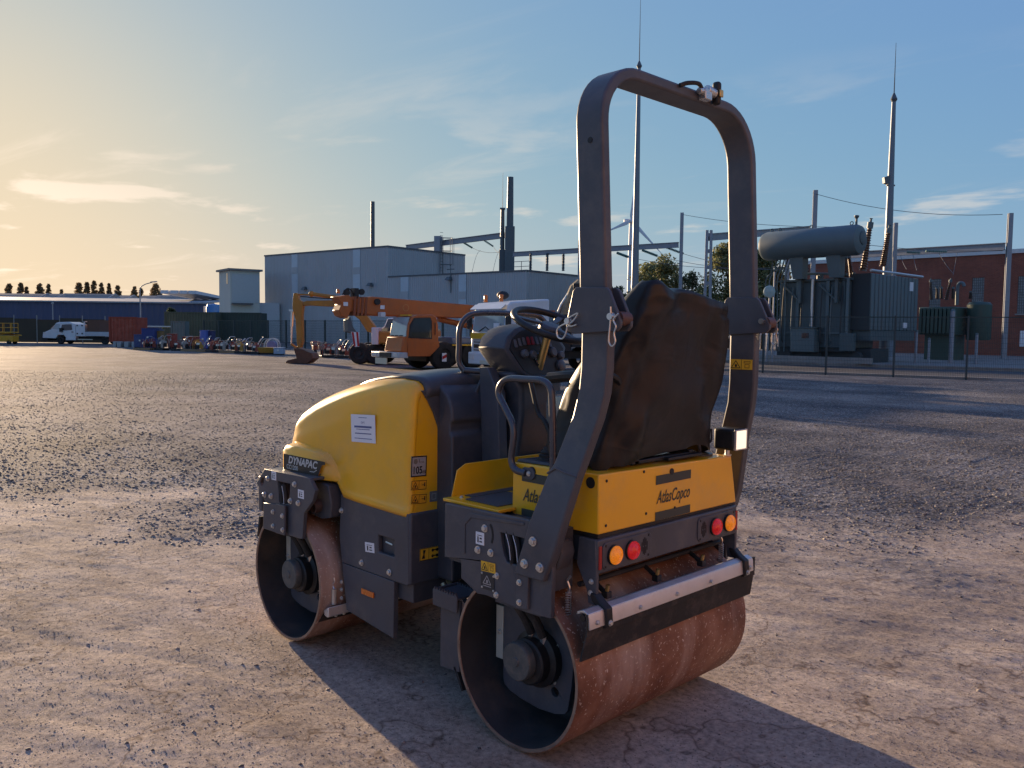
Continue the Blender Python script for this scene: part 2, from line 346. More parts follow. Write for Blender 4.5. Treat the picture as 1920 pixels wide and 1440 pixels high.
def ground_mat():
    m = bpy.data.materials.new('compacted_gravel_yard'); m.use_nodes = True; t = m.node_tree; n = t.nodes; l = t.links; b = n['Principled BSDF']
    geo = n.new('ShaderNodeNewGeometry'); A = n.new('ShaderNodeAttribute'); A.attribute_name = 'gravel'
    def noise(sc, det, ro=.6, mp=None):
        src = geo.outputs['Position']
        if mp: q = n.new('ShaderNodeMapping'); q.inputs['Scale'].default_value = mp; q.inputs['Rotation'].default_value = (0, 0, rad(-24)); l.new(src, q.inputs[0]); src = q.outputs[0]
        z = n.new('ShaderNodeTexNoise'); z.inputs['Scale'].default_value = sc; z.inputs['Detail'].default_value = det; z.inputs['Roughness'].default_value = ro; l.new(src, z.inputs[0]); return z.outputs[0]
    def ramp(f, st):
        r = n.new('ShaderNodeValToRGB'); e = r.color_ramp.elements
        while len(e) < len(st): e.new(.5)
        for k, (p, c) in enumerate(st): e[k].position = p; e[k].color = tuple(c)+(1,)
        l.new(f, r.inputs[0]); return r.outputs[0]
    def mix(f, a, c, bt='MIX'):
        k = n.new('ShaderNodeMix'); k.data_type = 'RGBA'; k.blend_type = bt
        for s, x in ((0, f), (6, a), (7, c)):
            if isinstance(x, (int, float)): k.inputs[s].default_value = x
            elif isinstance(x, tuple): k.inputs[s].default_value = x+(1,)
            else: l.new(x, k.inputs[s])
        return k.outputs[2]
    comp = ramp(noise(1.4, 8, .65), [(.30, (.37, .315, .265)), (.5, (.48, .412, .345)), (.70, (.58, .505, .425))])
    fine = ramp(noise(38, 6, .7), [(.28, (.42, .40, .39)), (.47, (.95, .95, .95)), (.70, (1.4, 1.36, 1.32))])
    comp = mix(1., comp, fine, 'MULTIPLY')
    track = ramp(noise(.9, 6, .6, (1.0, 5.0, 1)), [(.40, (1.05, 1.05, 1.05)), (.56, (.86, .84, .83)), (.72, (.66, .63, .61))])
    comp = mix(.75, comp, track, 'MULTIPLY')
    patch = ramp(noise(.55, 4, .55), [(.34, (.74, .72, .71)), (.52, (1, 1, 1)), (.68, (1.16, 1.13, 1.10))]); comp = mix(1., comp, patch, 'MULTIPLY')
    smear = ramp(noise(2.2, 7, .7, (.5, 2.2, 1)), [(.60, (1, 1, 1)), (.70, (.62, .58, .56))]); comp = mix(.8, comp, smear, 'MULTIPLY')
    crk = n.new('ShaderNodeMath'); crk.operation = 'SUBTRACT'; l.new(noise(.7, 5, .55), crk.inputs[0]); crk.inputs[1].default_value = .5; cra = n.new('ShaderNodeMath'); cra.operation = 'ABSOLUTE'; l.new(crk.outputs[0], cra.inputs[0])
    comp = mix(1., comp, ramp(cra.outputs[0], [(.0, (.50, .46, .44)), (.0022, (.62, .58, .56)), (.0045, (1, 1, 1))]), 'MULTIPLY')
    v = n.new('ShaderNodeTexVoronoi'); v.inputs['Scale'].default_value = 42; l.new(geo.outputs['Position'], v.inputs[0])
    bw = n.new('ShaderNodeRGBToBW'); l.new(v.outputs['Color'], bw.inputs[0])
    stones = ramp(bw.outputs[0], [(.15, (.055, .054, .055)), (.45, (.12, .116, .112)), (.75, (.21, .20, .19)), (.95, (.42, .40, .37))])
    big = ramp(noise(.45, 6, .6), [(.32, (.52, .53, .58)), (.5, (1.0, .98, .96)), (.66, (1.6, 1.52, 1.42))])
    stones = mix(1., stones, big, 'MULTIPLY')
    edge = n.new('ShaderNodeMath'); edge.operation = 'ADD'; l.new(A.outputs['Fac'], edge.inputs[0])
    e2 = n.new('ShaderNodeMath'); e2.operation = 'MULTIPLY_ADD'; l.new(noise(14, 5, .7), e2.inputs[0]); e2.inputs[1].default_value = .9; e2.inputs[2].default_value = -.45; l.new(e2.outputs[0], edge.inputs[1]); edge.use_clamp = True
    col = mix(edge.outputs[0], comp, stones)
    stain = ramp(noise(.8, 5, .6, (.6, 2.6, 1)), [(.66, (0, 0, 0)), (.74, (1, 1, 1))])
    col = mix(stain, col, mix(.5, col, (.115, .062, .028)))
    l.new(col, b.inputs['Base Color']); b.inputs['Roughness'].default_value = .88; b.inputs['Specular IOR Level'].default_value = .04
    add = n.new('ShaderNodeMath'); add.operation = 'ADD'; l.new(noise(70, 6, .7), add.inputs[0]); l.new(noise(260, 3, .6), add.inputs[1])
    bu = n.new('ShaderNodeBump'); bs_ = n.new('ShaderNodeMath'); bs_.operation = 'MULTIPLY_ADD'; l.new(A.outputs['Fac'], bs_.inputs[0]); bs_.inputs[1].default_value = -.50; bs_.inputs[2].default_value = .80; l.new(bs_.outputs[0], bu.inputs['Strength']); bu.inputs['Distance'].default_value = .012; l.new(add.outputs[0], bu.inputs['Height']); l.new(bu.outputs[0], b.inputs['Normal'])
    return m
GM = ground_mat(); struct(link('ground', me, GM))
# loose stones: real little rocks in one mesh
def pebbles(n, dmin, dmax, smin, smax, seed, gmin, name, m, latk=.68, pw=1.4):
    r = np.random.default_rng(seed)
    d = dmin+(dmax-dmin)*r.random(n*3)**pw; lat = (r.random(n*3)*2-1)*d*latk
    x = CAM[0]+d*math.cos(YAW)+lat*RT0[0]; y = CAM[1]+d*math.sin(YAW)+lat*RT0[1]
    g = gravel_mask(x, y); keep = (r.random(n*3) < gmin+(1-gmin)*g) & ~((np.abs(x) < .2) & (np.abs(y) < .66)) & ~((np.abs(x-1.71) < .2) & (np.abs(y-.05) < .66))
    x, y = x[keep][:n], y[keep][:n]; n = len(x); z = ground_h(x, y)
    s = smin+(smax-smin)*r.random(n)**3
    base = np.array([(1, 0, 0), (0, 1, 0), (-1, 0, 0), (0, -1, 0), (0, 0, 1), (0, 0, -1)], float)
    V = base[None]*(.65+.5*r.random((n, 6, 1)))*s[:, None, None]; V[:, :, 2] *= .5
    th = r.random(n)*6.28; c, sn = np.cos(th)[:, None], np.sin(th)[:, None]
    X = V[:, :, 0]*c-V[:, :, 1]*sn; Y = V[:, :, 0]*sn+V[:, :, 1]*c; Z = V[:, :, 2]+X*(r.random((n, 1))-.5)*.6
    P = np.stack([X+x[:, None], Y+y[:, None], Z+(z+s*.05)[:, None]], -1)
    F = np.array([(0, 1, 4), (1, 2, 4), (2, 3, 4), (3, 0, 4), (1, 0, 5), (2, 1, 5), (3, 2, 5), (0, 3, 5)])
    F = (F[None]+6*np.arange(n)[:, None, None]).reshape(-1, 3)
    me = bpy.data.meshes.new(name); me.vertices.add(n*6); me.vertices.foreach_set('co', P.astype(np.float32).ravel())
    me.loops.add(len(F)*3); me.polygons.add(len(F)); me.loops.foreach_set('vertex_index', F.astype(np.int32).ravel()); me.polygons.foreach_set('loop_start', np.arange(0, len(F)*3, 3, dtype=np.int32)); me.update()
    o = link(name, me, m); tag(o, 'loose grey and beige stones scattered over the yard ground' if name == 'gravel' else 'fine pale grit lying on the compacted ground round the roller' if name == 'grit' else 'coarse grey gravel stones covering the open yard beyond the roller', 'gravel' if name != 'grit' else 'grit'); return struct(o, 'stuff')
def stone_mat():
    m = bpy.data.materials.new('loose_stone'); m.use_nodes = True; t = m.node_tree; n = t.nodes; l = t.links; b = n['Principled BSDF']
    g = n.new('ShaderNodeNewGeometry'); r = n.new('ShaderNodeValToRGB'); e = r.color_ramp.elements
    e[0].color = (.06, .055, .052, 1); e[1].color = (.36, .31, .26, 1); k = e.new(.5); k.color = (.15, .13, .115, 1)
    l.new(g.outputs['Random Per Island'], r.inputs[0]); l.new(r.outputs[0], b.inputs['Base Color']); b.inputs['Roughness'].default_value = .8; return m
SM_ = stone_mat()
pebbles(65000, 2.2, 28, .004, .016, 5, .02, 'gravel', SM_)
pebbles(90000, 2.0, 9.5, .0018, .0055, 6, .75, 'grit', SM_, pw=1.0)
pebbles(60000, 6.5, 32, .009, .026, 8, .0, 'coarse_gravel', SM_, pw=1.25)
# ================================================================ BUILDINGS AND SUBSTATION
def quad_wall(g, p0, p1, z0, z1): g.add([(p0[0], p0[1], z0), (p1[0], p1[1], z0), (p1[0], p1[1], z1), (p0[0], p0[1], z1)], [(0, 1, 2, 3)])
def cladding(x0, x1, z0f, z1f, pitch=.30, dep=.045, along='x', off=0., sgn=-1):
    "trapezoid-rib metal sheet; z0f,z1f give bottom/top at a position"
    g = G(); pts = []; n = int(abs(x1-x0)/pitch); st = (x1-x0)/n
    for k in range(n):
        for t, d in ((0, 0), (.32, 0), (.42, 1), (.88, 1), (.99, 0)): pts.append((x0+st*(k+t), d))
    pts.append((x1, 0)); V = []; F = []
    for x, d in pts:
        o = off+sgn*d*dep
        for z in (z0f(x), z1f(x)): V.append((x, o, z) if along == 'x' else (o, x, z))
    for i in range(len(pts)-1): F.append((2*i, 2*i+2, 2*i+3, 2*i+1))
    g.add(V, F); return g
CLAD = mat('grey_blue_cladding', (.39, .405, .42), .42, metal=.15, var=.07, scale=.6, streak=True, dirt=((.25, .24, .22), .2, .4))
CLADL = mat('translucent_sheet', (.46, .53, .57), .3, var=.06, scale=1.2)
TRIM = mat('dark_trim', (.10, .11, .12), .5, var=.1)
GALV = mat('galvanised_steel', (.27, .29, .32), .55, metal=.25, var=.12, scale=3)
DGRN = mat('dark_green_steel', (.035, .05, .05), .5, var=.1)
STACK = mat('stack_steel', (.10, .12, .13), .5, metal=.2, var=.15)
# ---- big grey hall with its lower annex
F = Fr(985, 83, rad(-38.7)); H = thing('industrial_hall', 'large grey ribbed metal hall with a lower annex and pale translucent strips', 'building', F)
xl = F.p(497, 560)[0]; xm = F.p(727, 500)[0]
zt_l, zt_m = F.p(497.5, 482)[2], F.p(727, 458)[2]; zh = (zt_l+zt_m)/2
za = (F.p(727, 520)[2]+F.p(985, 505)[2])/2
dm = F.q(872, 473, xm)[1]; da_ = 13.
obj('wall', cladding(xl, xm, lambda x: 0, lambda x: zh), CLAD, H, smooth=0)
obj('wall', cladding(xm+.02, 0, lambda x: 0, lambda x: za), CLAD, H, smooth=0)
obj('side_wall', cladding(0, dm, lambda x: 0, lambda x: zh, along='y', off=xm, sgn=1), CLAD, H, smooth=0)
obj('side_wall', cladding(0, da_, lambda x: 0, lambda x: za, along='y', off=0, sgn=1), CLAD, H, smooth=0)
obj('back_wall', G().box(xl, xm, dm-.02, dm, 0, zh).box(xl-.02, xl, 0, dm, 0, zh), CLAD, H)
obj('roof', G().box(xl, xm, .05, dm, zh-.25, zh-.1), TRIM, H)
obj('annex_roof', G().box(xm+.1, -.05, .05, da_, za-.3, za-.15), TRIM, H)
obj('roof_trim', G().box(xl-.05, xm+.07, -.09, -.03, zh-.12, zh+.06).box(xm+.03, xm+.09, -.03, dm, zh-.12, zh+.06), TRIM, H)
obj('annex_trim', G().box(xm+.1, .07, -.09, -.03, za-.12, za+.05).box(.03, .09, -.03, da_, za-.12, za+.05), TRIM, H)
for a, b, zt in ((548, 559, zh), (663, 676, zh), (752, 767, za), (861, 875, za)):
    x0, x1 = F.p(a, 540)[0], F.p(b, 540)[0]
    pn = obj('translucent_strip', G().box(x0, x1, -.075, -.055, .5, zt-.15), CLADL, H)
    zz = F.p(a, 500 if zt == zh else 545)[2]
    obj('vent_grille', G().box(x0+.05, x1-.05, -.10, -.0755, zz-.9, zz-.1), CLAD, pn)
for px, py in ((569, 543), (692, 536), (840, 525)):
    p_ = F.p(px, py, -.4); lm = obj('wall_lamp', G().hexa([(p_[0]-.35, -.6, p_[2]), (p_[0]+.35, -.6, p_[2]), (p_[0]+.35, -.08, p_[2]), (p_[0]-.35, -.08, p_[2])], [(p_[0]-.2, -.4, p_[2]+.35), (p_[0]+.2, -.4, p_[2]+.35), (p_[0]+.2, -.08, p_[2]+.35), (p_[0]-.2, -.08, p_[2]+.35)]), STACK, H)
p_ = F.p(843, 500, -.3); obj('roof_antenna', G().cyl((p_[0], -.12, za-2.), (p_[0], -.12, p_[2]+.2), .05, seg=6).box(p_[0]-.55, p_[0]+.5, -.15, -.08, p_[2]-.3, p_[2]-.22), STACK, H)
# roof ladder with its cage on the higher block
yl = 8.2
ld = G()
for dy in (0, .5): ld.cyl((xm+.25, yl+dy, za-.2), (xm+.25, yl+dy, zh+1.7), .045, seg=6)
for k in range(16): ld.cyl((xm+.25, yl, za+k*.38), (xm+.25, yl+.5, za+k*.38), .025, seg=5)
obj('cage_ladder', ld, STACK, H)
cg = G()
for dy, dx in ((1.4, .6), (1.4, 1.2), (.9, 1.4)): cg.cyl((xm+dx, yl+dy, zh-1.6), (xm+dx, yl+dy, zh+1.7), .03, seg=5)
for z in (zh-1.5, zh+.1, zh+1.65): cg.tube([(xm+.25, yl, z), (xm+.9, yl+.1, z), (xm+1.4, yl+.9, z), (xm+.6, yl+1.4, z), (xm+.25, yl+.5, z)], .03, 5)
obj('ladder_cage', cg, STACK, H)
rr_ = G()
for x in (-.5, -1.6, -2.7): rr_.cyl((x, 1.2, za-.2), (x, 1.2, za+1.0), .035, seg=5)
for z in (.5, 1.0): rr_.cyl((-.5, 1.2, za+z), (-2.7, 1.2, za+z), .03, seg=5)
obj('roof_railing', rr_, STACK, H)
# ---- roof stacks and portal masts
def stack(px, D, y0, y1, r, label, name='chimney', wide=None, cat='chimney'):
    f = Fr(px, D); t = thing(name, label, cat, f); zt = f.p(px, y0)[2]
    if wide: zw = f.p(px, wide[0])[2]; obj('lower_shaft', G().prism([(-wide[1], -wide[1]), (wide[1], -wide[1]), (wide[1], wide[1]), (-wide[1], wide[1])], 'z', 0, zw), STACK, t, bev=.04); z0 = zw-.02
    else: z0 = 0
    obj('shaft', G().tube([(0, 0, z0), (0, 0, zt-.2), (0, 0, zt)], [r*1.15, r, r], 12), STACK, t); return t, zt
stack(698, 101, 378, 460, .24, 'dark slim steel chimney rising behind the left part of the grey hall')
t_, z_ = stack(953, 97, 332, 505, .34, 'tall dark portal mast with a thick lower half behind the annex', 'portal_mast', (425, .55), 'mast')
t_, z_ = stack(939, 97.5, 392, 470, .22, 'thinner steel portal mast carrying a needle beside the thick dark mast', 'portal_mast', (468, .34), 'mast')
obj('lightning_needle', G().cyl((0, 0, z_-.1), (0, 0, z_+4.1), .035, .012, 6), STACK, t_)
obj('cap', G().box(-.3, .3, -.3, .3, z_-.05, z_+.12), STACK, t_)
# ---- cream stair tower, blue tank, low white building
F = Fr(460, 104, rad(35)); T = thing('cream_tower', 'pale cream tower with an overhanging flat roof left of the grey hall', 'building', F)
CRM = mat('cream_render', (.50, .52, .47), .7, var=.06, scale=.8, streak=True); x0, x1 = F.p(432, 540)[0], F.p(487, 540)[0]; zt = F.p(460, 508)[2]
obj('wall', G().box(x0, x1, 0, 4.7, 0, zt), CRM, T); obj('roof', G().box(x0-.3, x1+.3, -.3, 5.0, zt+.002, zt+.24), mat('roof_slab', (.20, .20, .19), .7), T)
obj('window', G().box(x0-.03, x0+.02, 1.0, 1.5, zt-1.6, zt-.3), GLASS, T)
obj('wall_panel', G().box(x0+.15, x1-.1, -.05, -.003, F.p(460, 568)[2], zt-.4), mat('pale_panel', (.44, .48, .48), .6, var=.04), T)
obj('canopy', G().box(x0+.1, F.p(472, 540)[0], -.6, -.055, F.p(450, 571)[2], F.p(450, 568.5)[2]), TRIM, T)
obj('low_wing', G().box(x1-.4, F.p(499, 570)[0]+2, .8, 5, 0, F.p(480, 567)[2]), mat('wing_white', (.50, .53, .56), .6, var=.05), T)
F = Fr(396, 125); T = thing('blue_tank', 'round blue storage tank left of the cream tower', 'tank', F); r_ = F.p(409, 580)[0]
obj('shell', G().lathe([(r_, 0), (r_, F.p(396, 577)[2]), (r_*.8, F.p(396, 571)[2]), (0, F.p(396, 569)[2])], (0, r_, 0), (0, 0, 1), 32), mat('tank_blue', (.05, .17, .42), .45, var=.08), T, smooth=40)
obj('ladder_rail', G().cyl((-r_-.1, r_*.6, 0), (-r_-.1, r_*.6, F.p(396, 574)[2]), .12, seg=6), mat('tank_white', (.7, .7, .68), .5), T)
# ---- far blue warehouse with grey saw roofs
F = Fr(200, 150, rad(4)); T = thing('blue_warehouse', 'long low blue warehouse with pale roof far beyond the yard', 'warehouse', F)
x0, x1 = F.p(-260, 570)[0], F.p(384, 570)[0]; ze = F.p(200, 567.5)[2]
obj('wall', cladding(x0, x1, lambda x: 0, lambda x: ze, pitch=1.0, dep=.06), mat('warehouse_blue', (.075, .08, .14), .55, var=.12, scale=.3, streak=True), T, smooth=0)
obj('end_wall', G().box(x1-.05, x1, 0, 40, 0, ze), MATS['warehouse_blue'], T)
RG = mat('warehouse_roof', (.27, .28, .30), .5, var=.15, scale=.4); RD = mat('roof_dark', (.13, .13, .14), .6, var=.15, scale=.5)
zr = F.p(200, 553)[2]
obj('roof', G().hexa([(x0, -.4, ze), (x1+.2, -.4, ze), (x1+.2, 22, zr), (x0, 22, zr)], [(x0, -.4, ze+.25), (x1+.2, -.4, ze+.25), (x1+.2, 22, zr+.25), (x0, 22, zr+.25)]), RG, T)
for a, b, y in ((-200, 88, 547), (92, 121, 550.5), (124, 215, 550), (226, 250, 553.5), (268, 296, 554), (297, 385, 553)):
    u0, u1 = F.p(a, 550, 24)[0], F.p(b, 550, 24)[0]; zz = F.p(a, y, 24)[2]
    obj('roof_ridge', G().prism([(16, zr-1.1), (24, zz), (32, zr-1.1)], 'x', u0, u1), RD, T)
    obj('gable_cap', G().prism([(16, zr-1.1), (24, zz+.12), (32, zr-1.1)], 'x', u1, u1+.25), RG, T)
for a in (325, 343, 360, 376):
    p_ = F.p(a, 560, 10); obj('skylight', G().hexa([(p_[0]-1, 6, ze+2.0), (p_[0]+.3, 6, ze+2.0), (p_[0]+2.8, 18, zr+.0), (p_[0]+1.5, 18, zr+.0)], [(p_[0]-1, 6, ze+2.6), (p_[0]+.3, 6, ze+2.6), (p_[0]+2.8, 18, zr+.5), (p_[0]+1.5, 18, zr+.5)]), mat('skylight_sheet', (.55, .57, .6), .3), T)
# ---- brown screened fence at the left back, with its pale posts
F = Fr(110, 84, rad(3)); T = thing('screened_fence', 'brown windbreak screen fence standing behind the white flatbed van', 'fence', F)
BRN = mat('brown_screen', (.065, .050, .033), .9, var=.25, scale=.7, bump=.3, bscale=12)
xs_ = np.linspace(F.p(-190, 600)[0], F.p(197, 600)[0], 10); zt = F.p(110, 598)[2]
for k in range(9):
    obj('screen_panel', G().box(xs_[k]+.05, xs_[k+1]-.05, -.03, .03, .05, zt+.08*((k*5) % 3-1)), BRN, T)
for k in range(10): obj('post', G().cyl((xs_[k], 0, 0), (xs_[k], 0, zt+.35), .05, seg=8), mat('pale_post', (.30, .28, .25), .6), T)
# bank of scrub beyond the fence
def lamp_post(px, D, y0, label, arm):
    f = Fr(px, D); t = thing('street_lamp', label, 'street lamp', f); z = f.p(px, y0)[2]; pm = mat('lamp_post_grey', (.30, .31, .32), .5, var=.05)
    if arm:
        obj('pole', G().tube(bez([(0, 0, 0), (0, 0, z*.5), (0, 0, z*.86), (.5, 0, z*.95), (1.6, 0, z)], 6), [.09]*12+[.06]*13, 8), pm, t); obj('lamp_head', G().hexa([(1.4, -.12, z-.05), (2.3, -.12, z+.05), (2.3, .12, z+.05), (1.4, .12, z-.05)], [(1.4, -.1, z+.08), (2.2, -.08, z+.16), (2.2, .08, z+.16), (1.4, .1, z+.08)]), pm, t)
    else:
        obj('pole', G().cyl((0, 0, 0), (0, 0, z), .08, .05, 8), pm, t); obj('lamp_head', G().lathe([(.05, 0), (.16, .06), (.12, .2), (0, .22)], (0, 0, z-.02), (0, 0, 1), 10), pm, t)
lamp_post(264, 112, 529, 'curved arm street lamp rising in front of the blue warehouse', True)
lamp_post(100, 96, 570, 'thin straight pale post standing against the blue warehouse', False)
# ---- containers and clutter behind the green mesh fence on the left
def container(px, D, y, w, h, d, m, label, name='container', da=0.):
    f = Fr(px, D, da); t = thing(name, label, 'container', f)
    obj('body', cladding(-w/2, w/2, lambda x: .12, lambda x: h, pitch=.28, dep=.04).box(-w/2, w/2, .01, d, .12, h), m, t, smooth=0)
    fr_m = mat(m.name+'_frame', tuple(c*.7 for c in m.node_tree.nodes['Color Ramp'].color_ramp.elements[1].color[:3]), .55)
    for s in (-1, 1):
        obj('corner_post', G().box(s*w/2-.08, s*w/2+.08, -.07, .09, 0, h+.03), fr_m, t); 
    obj('top_rail', G().box(-w/2+.08, w/2-.08, -.06, .06, h-.1, h+.03), fr_m, t); obj('bottom_rail', G().box(-w/2+.08, w/2-.08, -.06, .06, .0, .14), fr_m, t)
    return t
GRC = mat('container_olive', (.10, .10, .062), .7, var=.2, scale=1); GRC2 = mat('container_dark_green', (.05, .065, .05), .7, var=.2, scale=1); GRC3 = mat('container_grey_green', (.16, .18, .16), .7, var=.15, scale=1)
container(357, 88, 0, 5.2, F.p(357, 590)[2]+.3, 2.4, GRC, 'olive green container standing at the end of the mesh fence')
container(334, 80, 0, 1.2, 2.25, 1.2, GRC3, 'narrow grey green cabinet in front of the olive container', 'cabinet')
container(425, 90, 0, 7.2, 3.3, 2.4, GRC2, 'long dark green container behind the mesh fence under the cream tower')
RDC = mat('red_equipment', (.33, .055, .025), .5, var=.2, scale=2, dirt=(DUST, .3, 2)); 
container(231, 70, 0, 2.15, 2.05, 2.2, RDC, 'red steel site container raised on grey concrete blocks').location.z = .42
for k, px in enumerate((214, 222, 236, 250)):
    f = Fr(px, 69.4); b_ = obj('concrete_block', G().box(-.17 if k else -.12, .17 if k else .12, 0, 1.6, 0, .47), mat('concrete', (.36, .36, .35), .85, var=.12, scale=2, bump=.2, bscale=20), None, bev=.02); b_.location = f.o; b_.rotation_euler = (0, 0, f.a)
    tag(b_, 'grey concrete block carrying the raised red site container', 'block', 'blocks under the red container')
f = Fr(310, 86); t_ = thing('barrier_pipe', 'long pale horizontal pipe barrier left of the grey green cabinet', 'barrier', f); z_ = f.p(310, 612.5)[2]
obj('pipe', G().cyl((-2.2, 0, z_), (2.0, 0, z_), .07, seg=8), mat('pale_pipe', (.55, .52, .44), .5), t_)
for x in (-2.0, 1.8): obj('leg', G().cyl((x, 0, 0), (x, 0, z_-.06), .05, seg=6), mat('pale_post', (.30, .28, .25), .6), t_)
# ---- green mesh fences
MESH = mat('green_mesh_wire', (.03, .045, .042), .5, var=.1)
_pm = {}
def mesh_panel(w, h, pv=.06, ph=.2, r=.004):
    k = (round(w, 2), round(h, 2))
    if k not in _pm:
        g = G()
        def bar(a, b, vert):
            if vert: g.add([(a-r, -r, b[0]), (a+r, -r, b[0]), (a, r, b[0]), (a-r, -r, b[1]), (a+r, -r, b[1]), (a, r, b[1])], [(0, 1, 4, 3), (1, 2, 5, 4), (2, 0, 3, 5)])
            else: g.add([(a[0], -r, b-r), (a[0], -r, b+r), (a[0], r, b), (a[1], -r, b-r), (a[1], -r, b+r), (a[1], r, b)], [(0, 1, 4, 3), (1, 2, 5, 4), (2, 0, 3, 5)])
        n = int(w/pv)
        for i in range(n+1): bar(w*i/n, (.04, h), True)
        m = int(h/ph)
        for i in range(m+1): bar((0, w), .04+(h-.04)*i/m, False)
        g.box(0, w, -.012, .012, h-.02, h+.02)
        me = g.mesh('mesh_panel', 0); me.materials.append(MESH); _pm[k] = me
    return _pm[k]
def mesh_fence(P, h, label, base=0., pr=.035, npost=None):
    "P: two world ground points"
    a, b = np.array(P[0], float), np.array(P[1], float); ln = np.linalg.norm(b-a); n = npost or round(ln/2.5); w = ln/n; ang = math.atan2(b[1]-a[1], b[0]-a[0])
    t = bpy.data.objects.new('mesh_fence', None); COL.objects.link(t); t.location = (a[0], a[1], base); t.rotation_euler = (0, 0, ang); tag(t, label, 'fence')
    pm = G().box(-pr, pr, -pr, pr, 0, h+.06).mesh('post'); pm.materials.append(DGRN)
    for i in range(n+1):
        o = bpy.data.objects.new('post', pm); COL.objects.link(o); o.parent = t; o.location = (i*w, 0, 0)
        if i < n: o = bpy.data.objects.new('mesh_panel', mesh_panel(w, h)); COL.objects.link(o); o.parent = t; o.location = (i*w, 0, 0)
    return t
g1 = Fr(382, 82).o; g2 = Fr(1060, 53).o
mesh_fence((g1, g2), 2.35, 'dark green mesh fence running behind the orange vehicles and small machines', npost=16, pr=.06)
fA, fB = Fr(1270, 39.5).o, Fr(1535, 38.0).o; fC = Fr(1960, 31.5).o
mesh_fence((fA+(fA-fB)*.6, fC), 2.42, 'dark green mesh fence in front of the electrical substation')
# ---- substation yard slab behind the fence
def strip(name, P, z0, z1, m): o = obj(name, G().prism([(p[0], p[1]) for p in P], 'z', z0, z1), m, None, smooth=0); return struct(o)
dv = (fC-fA)/np.linalg.norm(fC-fA); nv_ = np.array([-dv[1], dv[0], 0]); nv_ = nv_ if nv_@FW > 0 else -nv_
CONC = mat('old_concrete', (.26, .25, .23), .85, var=.15, scale=1.5, bump=.2, bscale=30)
e0, e1 = fA-dv*12, fC+dv*30
strip('fence_kerb', [e0-nv_*.12, e1-nv_*.12, e1+nv_*.18, e0+nv_*.18], -.05, .10, CONC)
ASPH = mat('yard_asphalt', (.05, .05, .055), .8, var=.2, scale=2, bump=.3, bscale=60)
strip('substation_path', [e0+nv_*.2, e1+nv_*.2, e1+nv_*8.5, e0+nv_*8.5], -.05, .06, ASPH)
strip('substation_yard', [e0+nv_*8.5, e1+nv_*8.5, e1+nv_*70, e0+nv_*70], -.05, .22, mat('yard_gravel', (.22, .205, .18), .9, var=.25, scale=3, bump=.4, bscale=25))
# ---- brick substation building
F = Fr(1920, 64, rad(-47), .2); B = thing('brick_building', 'long red brick building with glass block windows behind the transformers', 'building', F)
def brick_mat():
    m = bpy.data.materials.new('red_brick'); m.use_nodes = True; t = m.node_tree; n = t.nodes; l = t.links; b = n['Principled BSDF']
    co = n.new('ShaderNodeTexCoord'); sp = n.new('ShaderNodeSeparateXYZ'); l.new(co.outputs['Object'], sp.inputs[0]); ad = n.new('ShaderNodeMath'); ad.operation = 'ADD'; l.new(sp.outputs[0], ad.inputs[0]); l.new(sp.outputs[1], ad.inputs[1])
    cb = n.new('ShaderNodeCombineXYZ'); l.new(ad.outputs[0], cb.inputs[0]); l.new(sp.outputs[2], cb.inputs[1])
    br = n.new('ShaderNodeTexBrick'); br.inputs['Color1'].default_value = (.40, .10, .05, 1); br.inputs['Color2'].default_value = (.30, .07, .038, 1); br.inputs['Mortar'].default_value = (.30, .20, .16, 1)
    br.inputs['Scale'].default_value = 1; br.inputs['Brick Width'].default_value = .23; br.inputs['Row Height'].default_value = .075; br.inputs['Mortar Size'].default_value = .008; l.new(cb.outputs[0], br.inputs[0])
    nz = n.new('ShaderNodeTexNoise'); nz.inputs['Scale'].default_value = .5; nz.inputs['Detail'].default_value = 5; l.new(co.outputs['Object'], nz.inputs[0])
    mx = n.new('ShaderNodeMix'); mx.data_type = 'RGBA'; mx.blend_type = 'MULTIPLY'; mx.inputs[0].default_value = .6; l.new(br.outputs[0], mx.inputs[6]); l.new(nz.outputs[0], mx.inputs[7]); l.new(mx.outputs[2], b.inputs['Base Color']); b.inputs['Roughness'].default_value = .85; return m
BRK = brick_mat(); GBL = mat('glass_block', (.30, .33, .33), .25, var=.2, scale=5)
xl = F.p(1490, 560)[0]; xr = 16.; zt = F.p(1920, 474)[2]
wins = []
for a, b, y0, y1 in ((1741, 1765, 523, 590), (1820, 1846, 520, 590), (1906, 1934, 517, 588), (2000, 2030, 514, 588)):
    p0, p1 = F.p(a, y1), F.p(b, y0); wins.append((p0[0], p1[0], p0[2], p1[2]))
p0, p1 = F.p(1668, 594), F.p(1690, 527); wins.insert(0, (p0[0], p1[0], p0[2], p1[2]))
obj('wall', G().prism([(xl, 0), (xr, 0), (xr, zt), (xl, zt)], 'y', 0, .35, [[(a, c), (b, c), (b, d), (a, d)] for a, b, c, d in wins]), BRK, B, smooth=0)
obj('end_wall', G().box(xl, xl+.35, .351, 18, 0, zt), BRK, B, smooth=0); obj('back_wall', G().box(xl, xr, 18, 18.3, 0, zt), BRK, B)
obj('roof', G().box(xl, xr, .351, 18, zt-.4, zt-.2), mat('roof_felt', (.08, .08, .08), .9), B)
obj('coping', G().box(xl-.1, xr, -.12, .42, zt, zt+.32), mat('white_coping', (.62, .62, .60), .6, var=.06), B)
bl = None
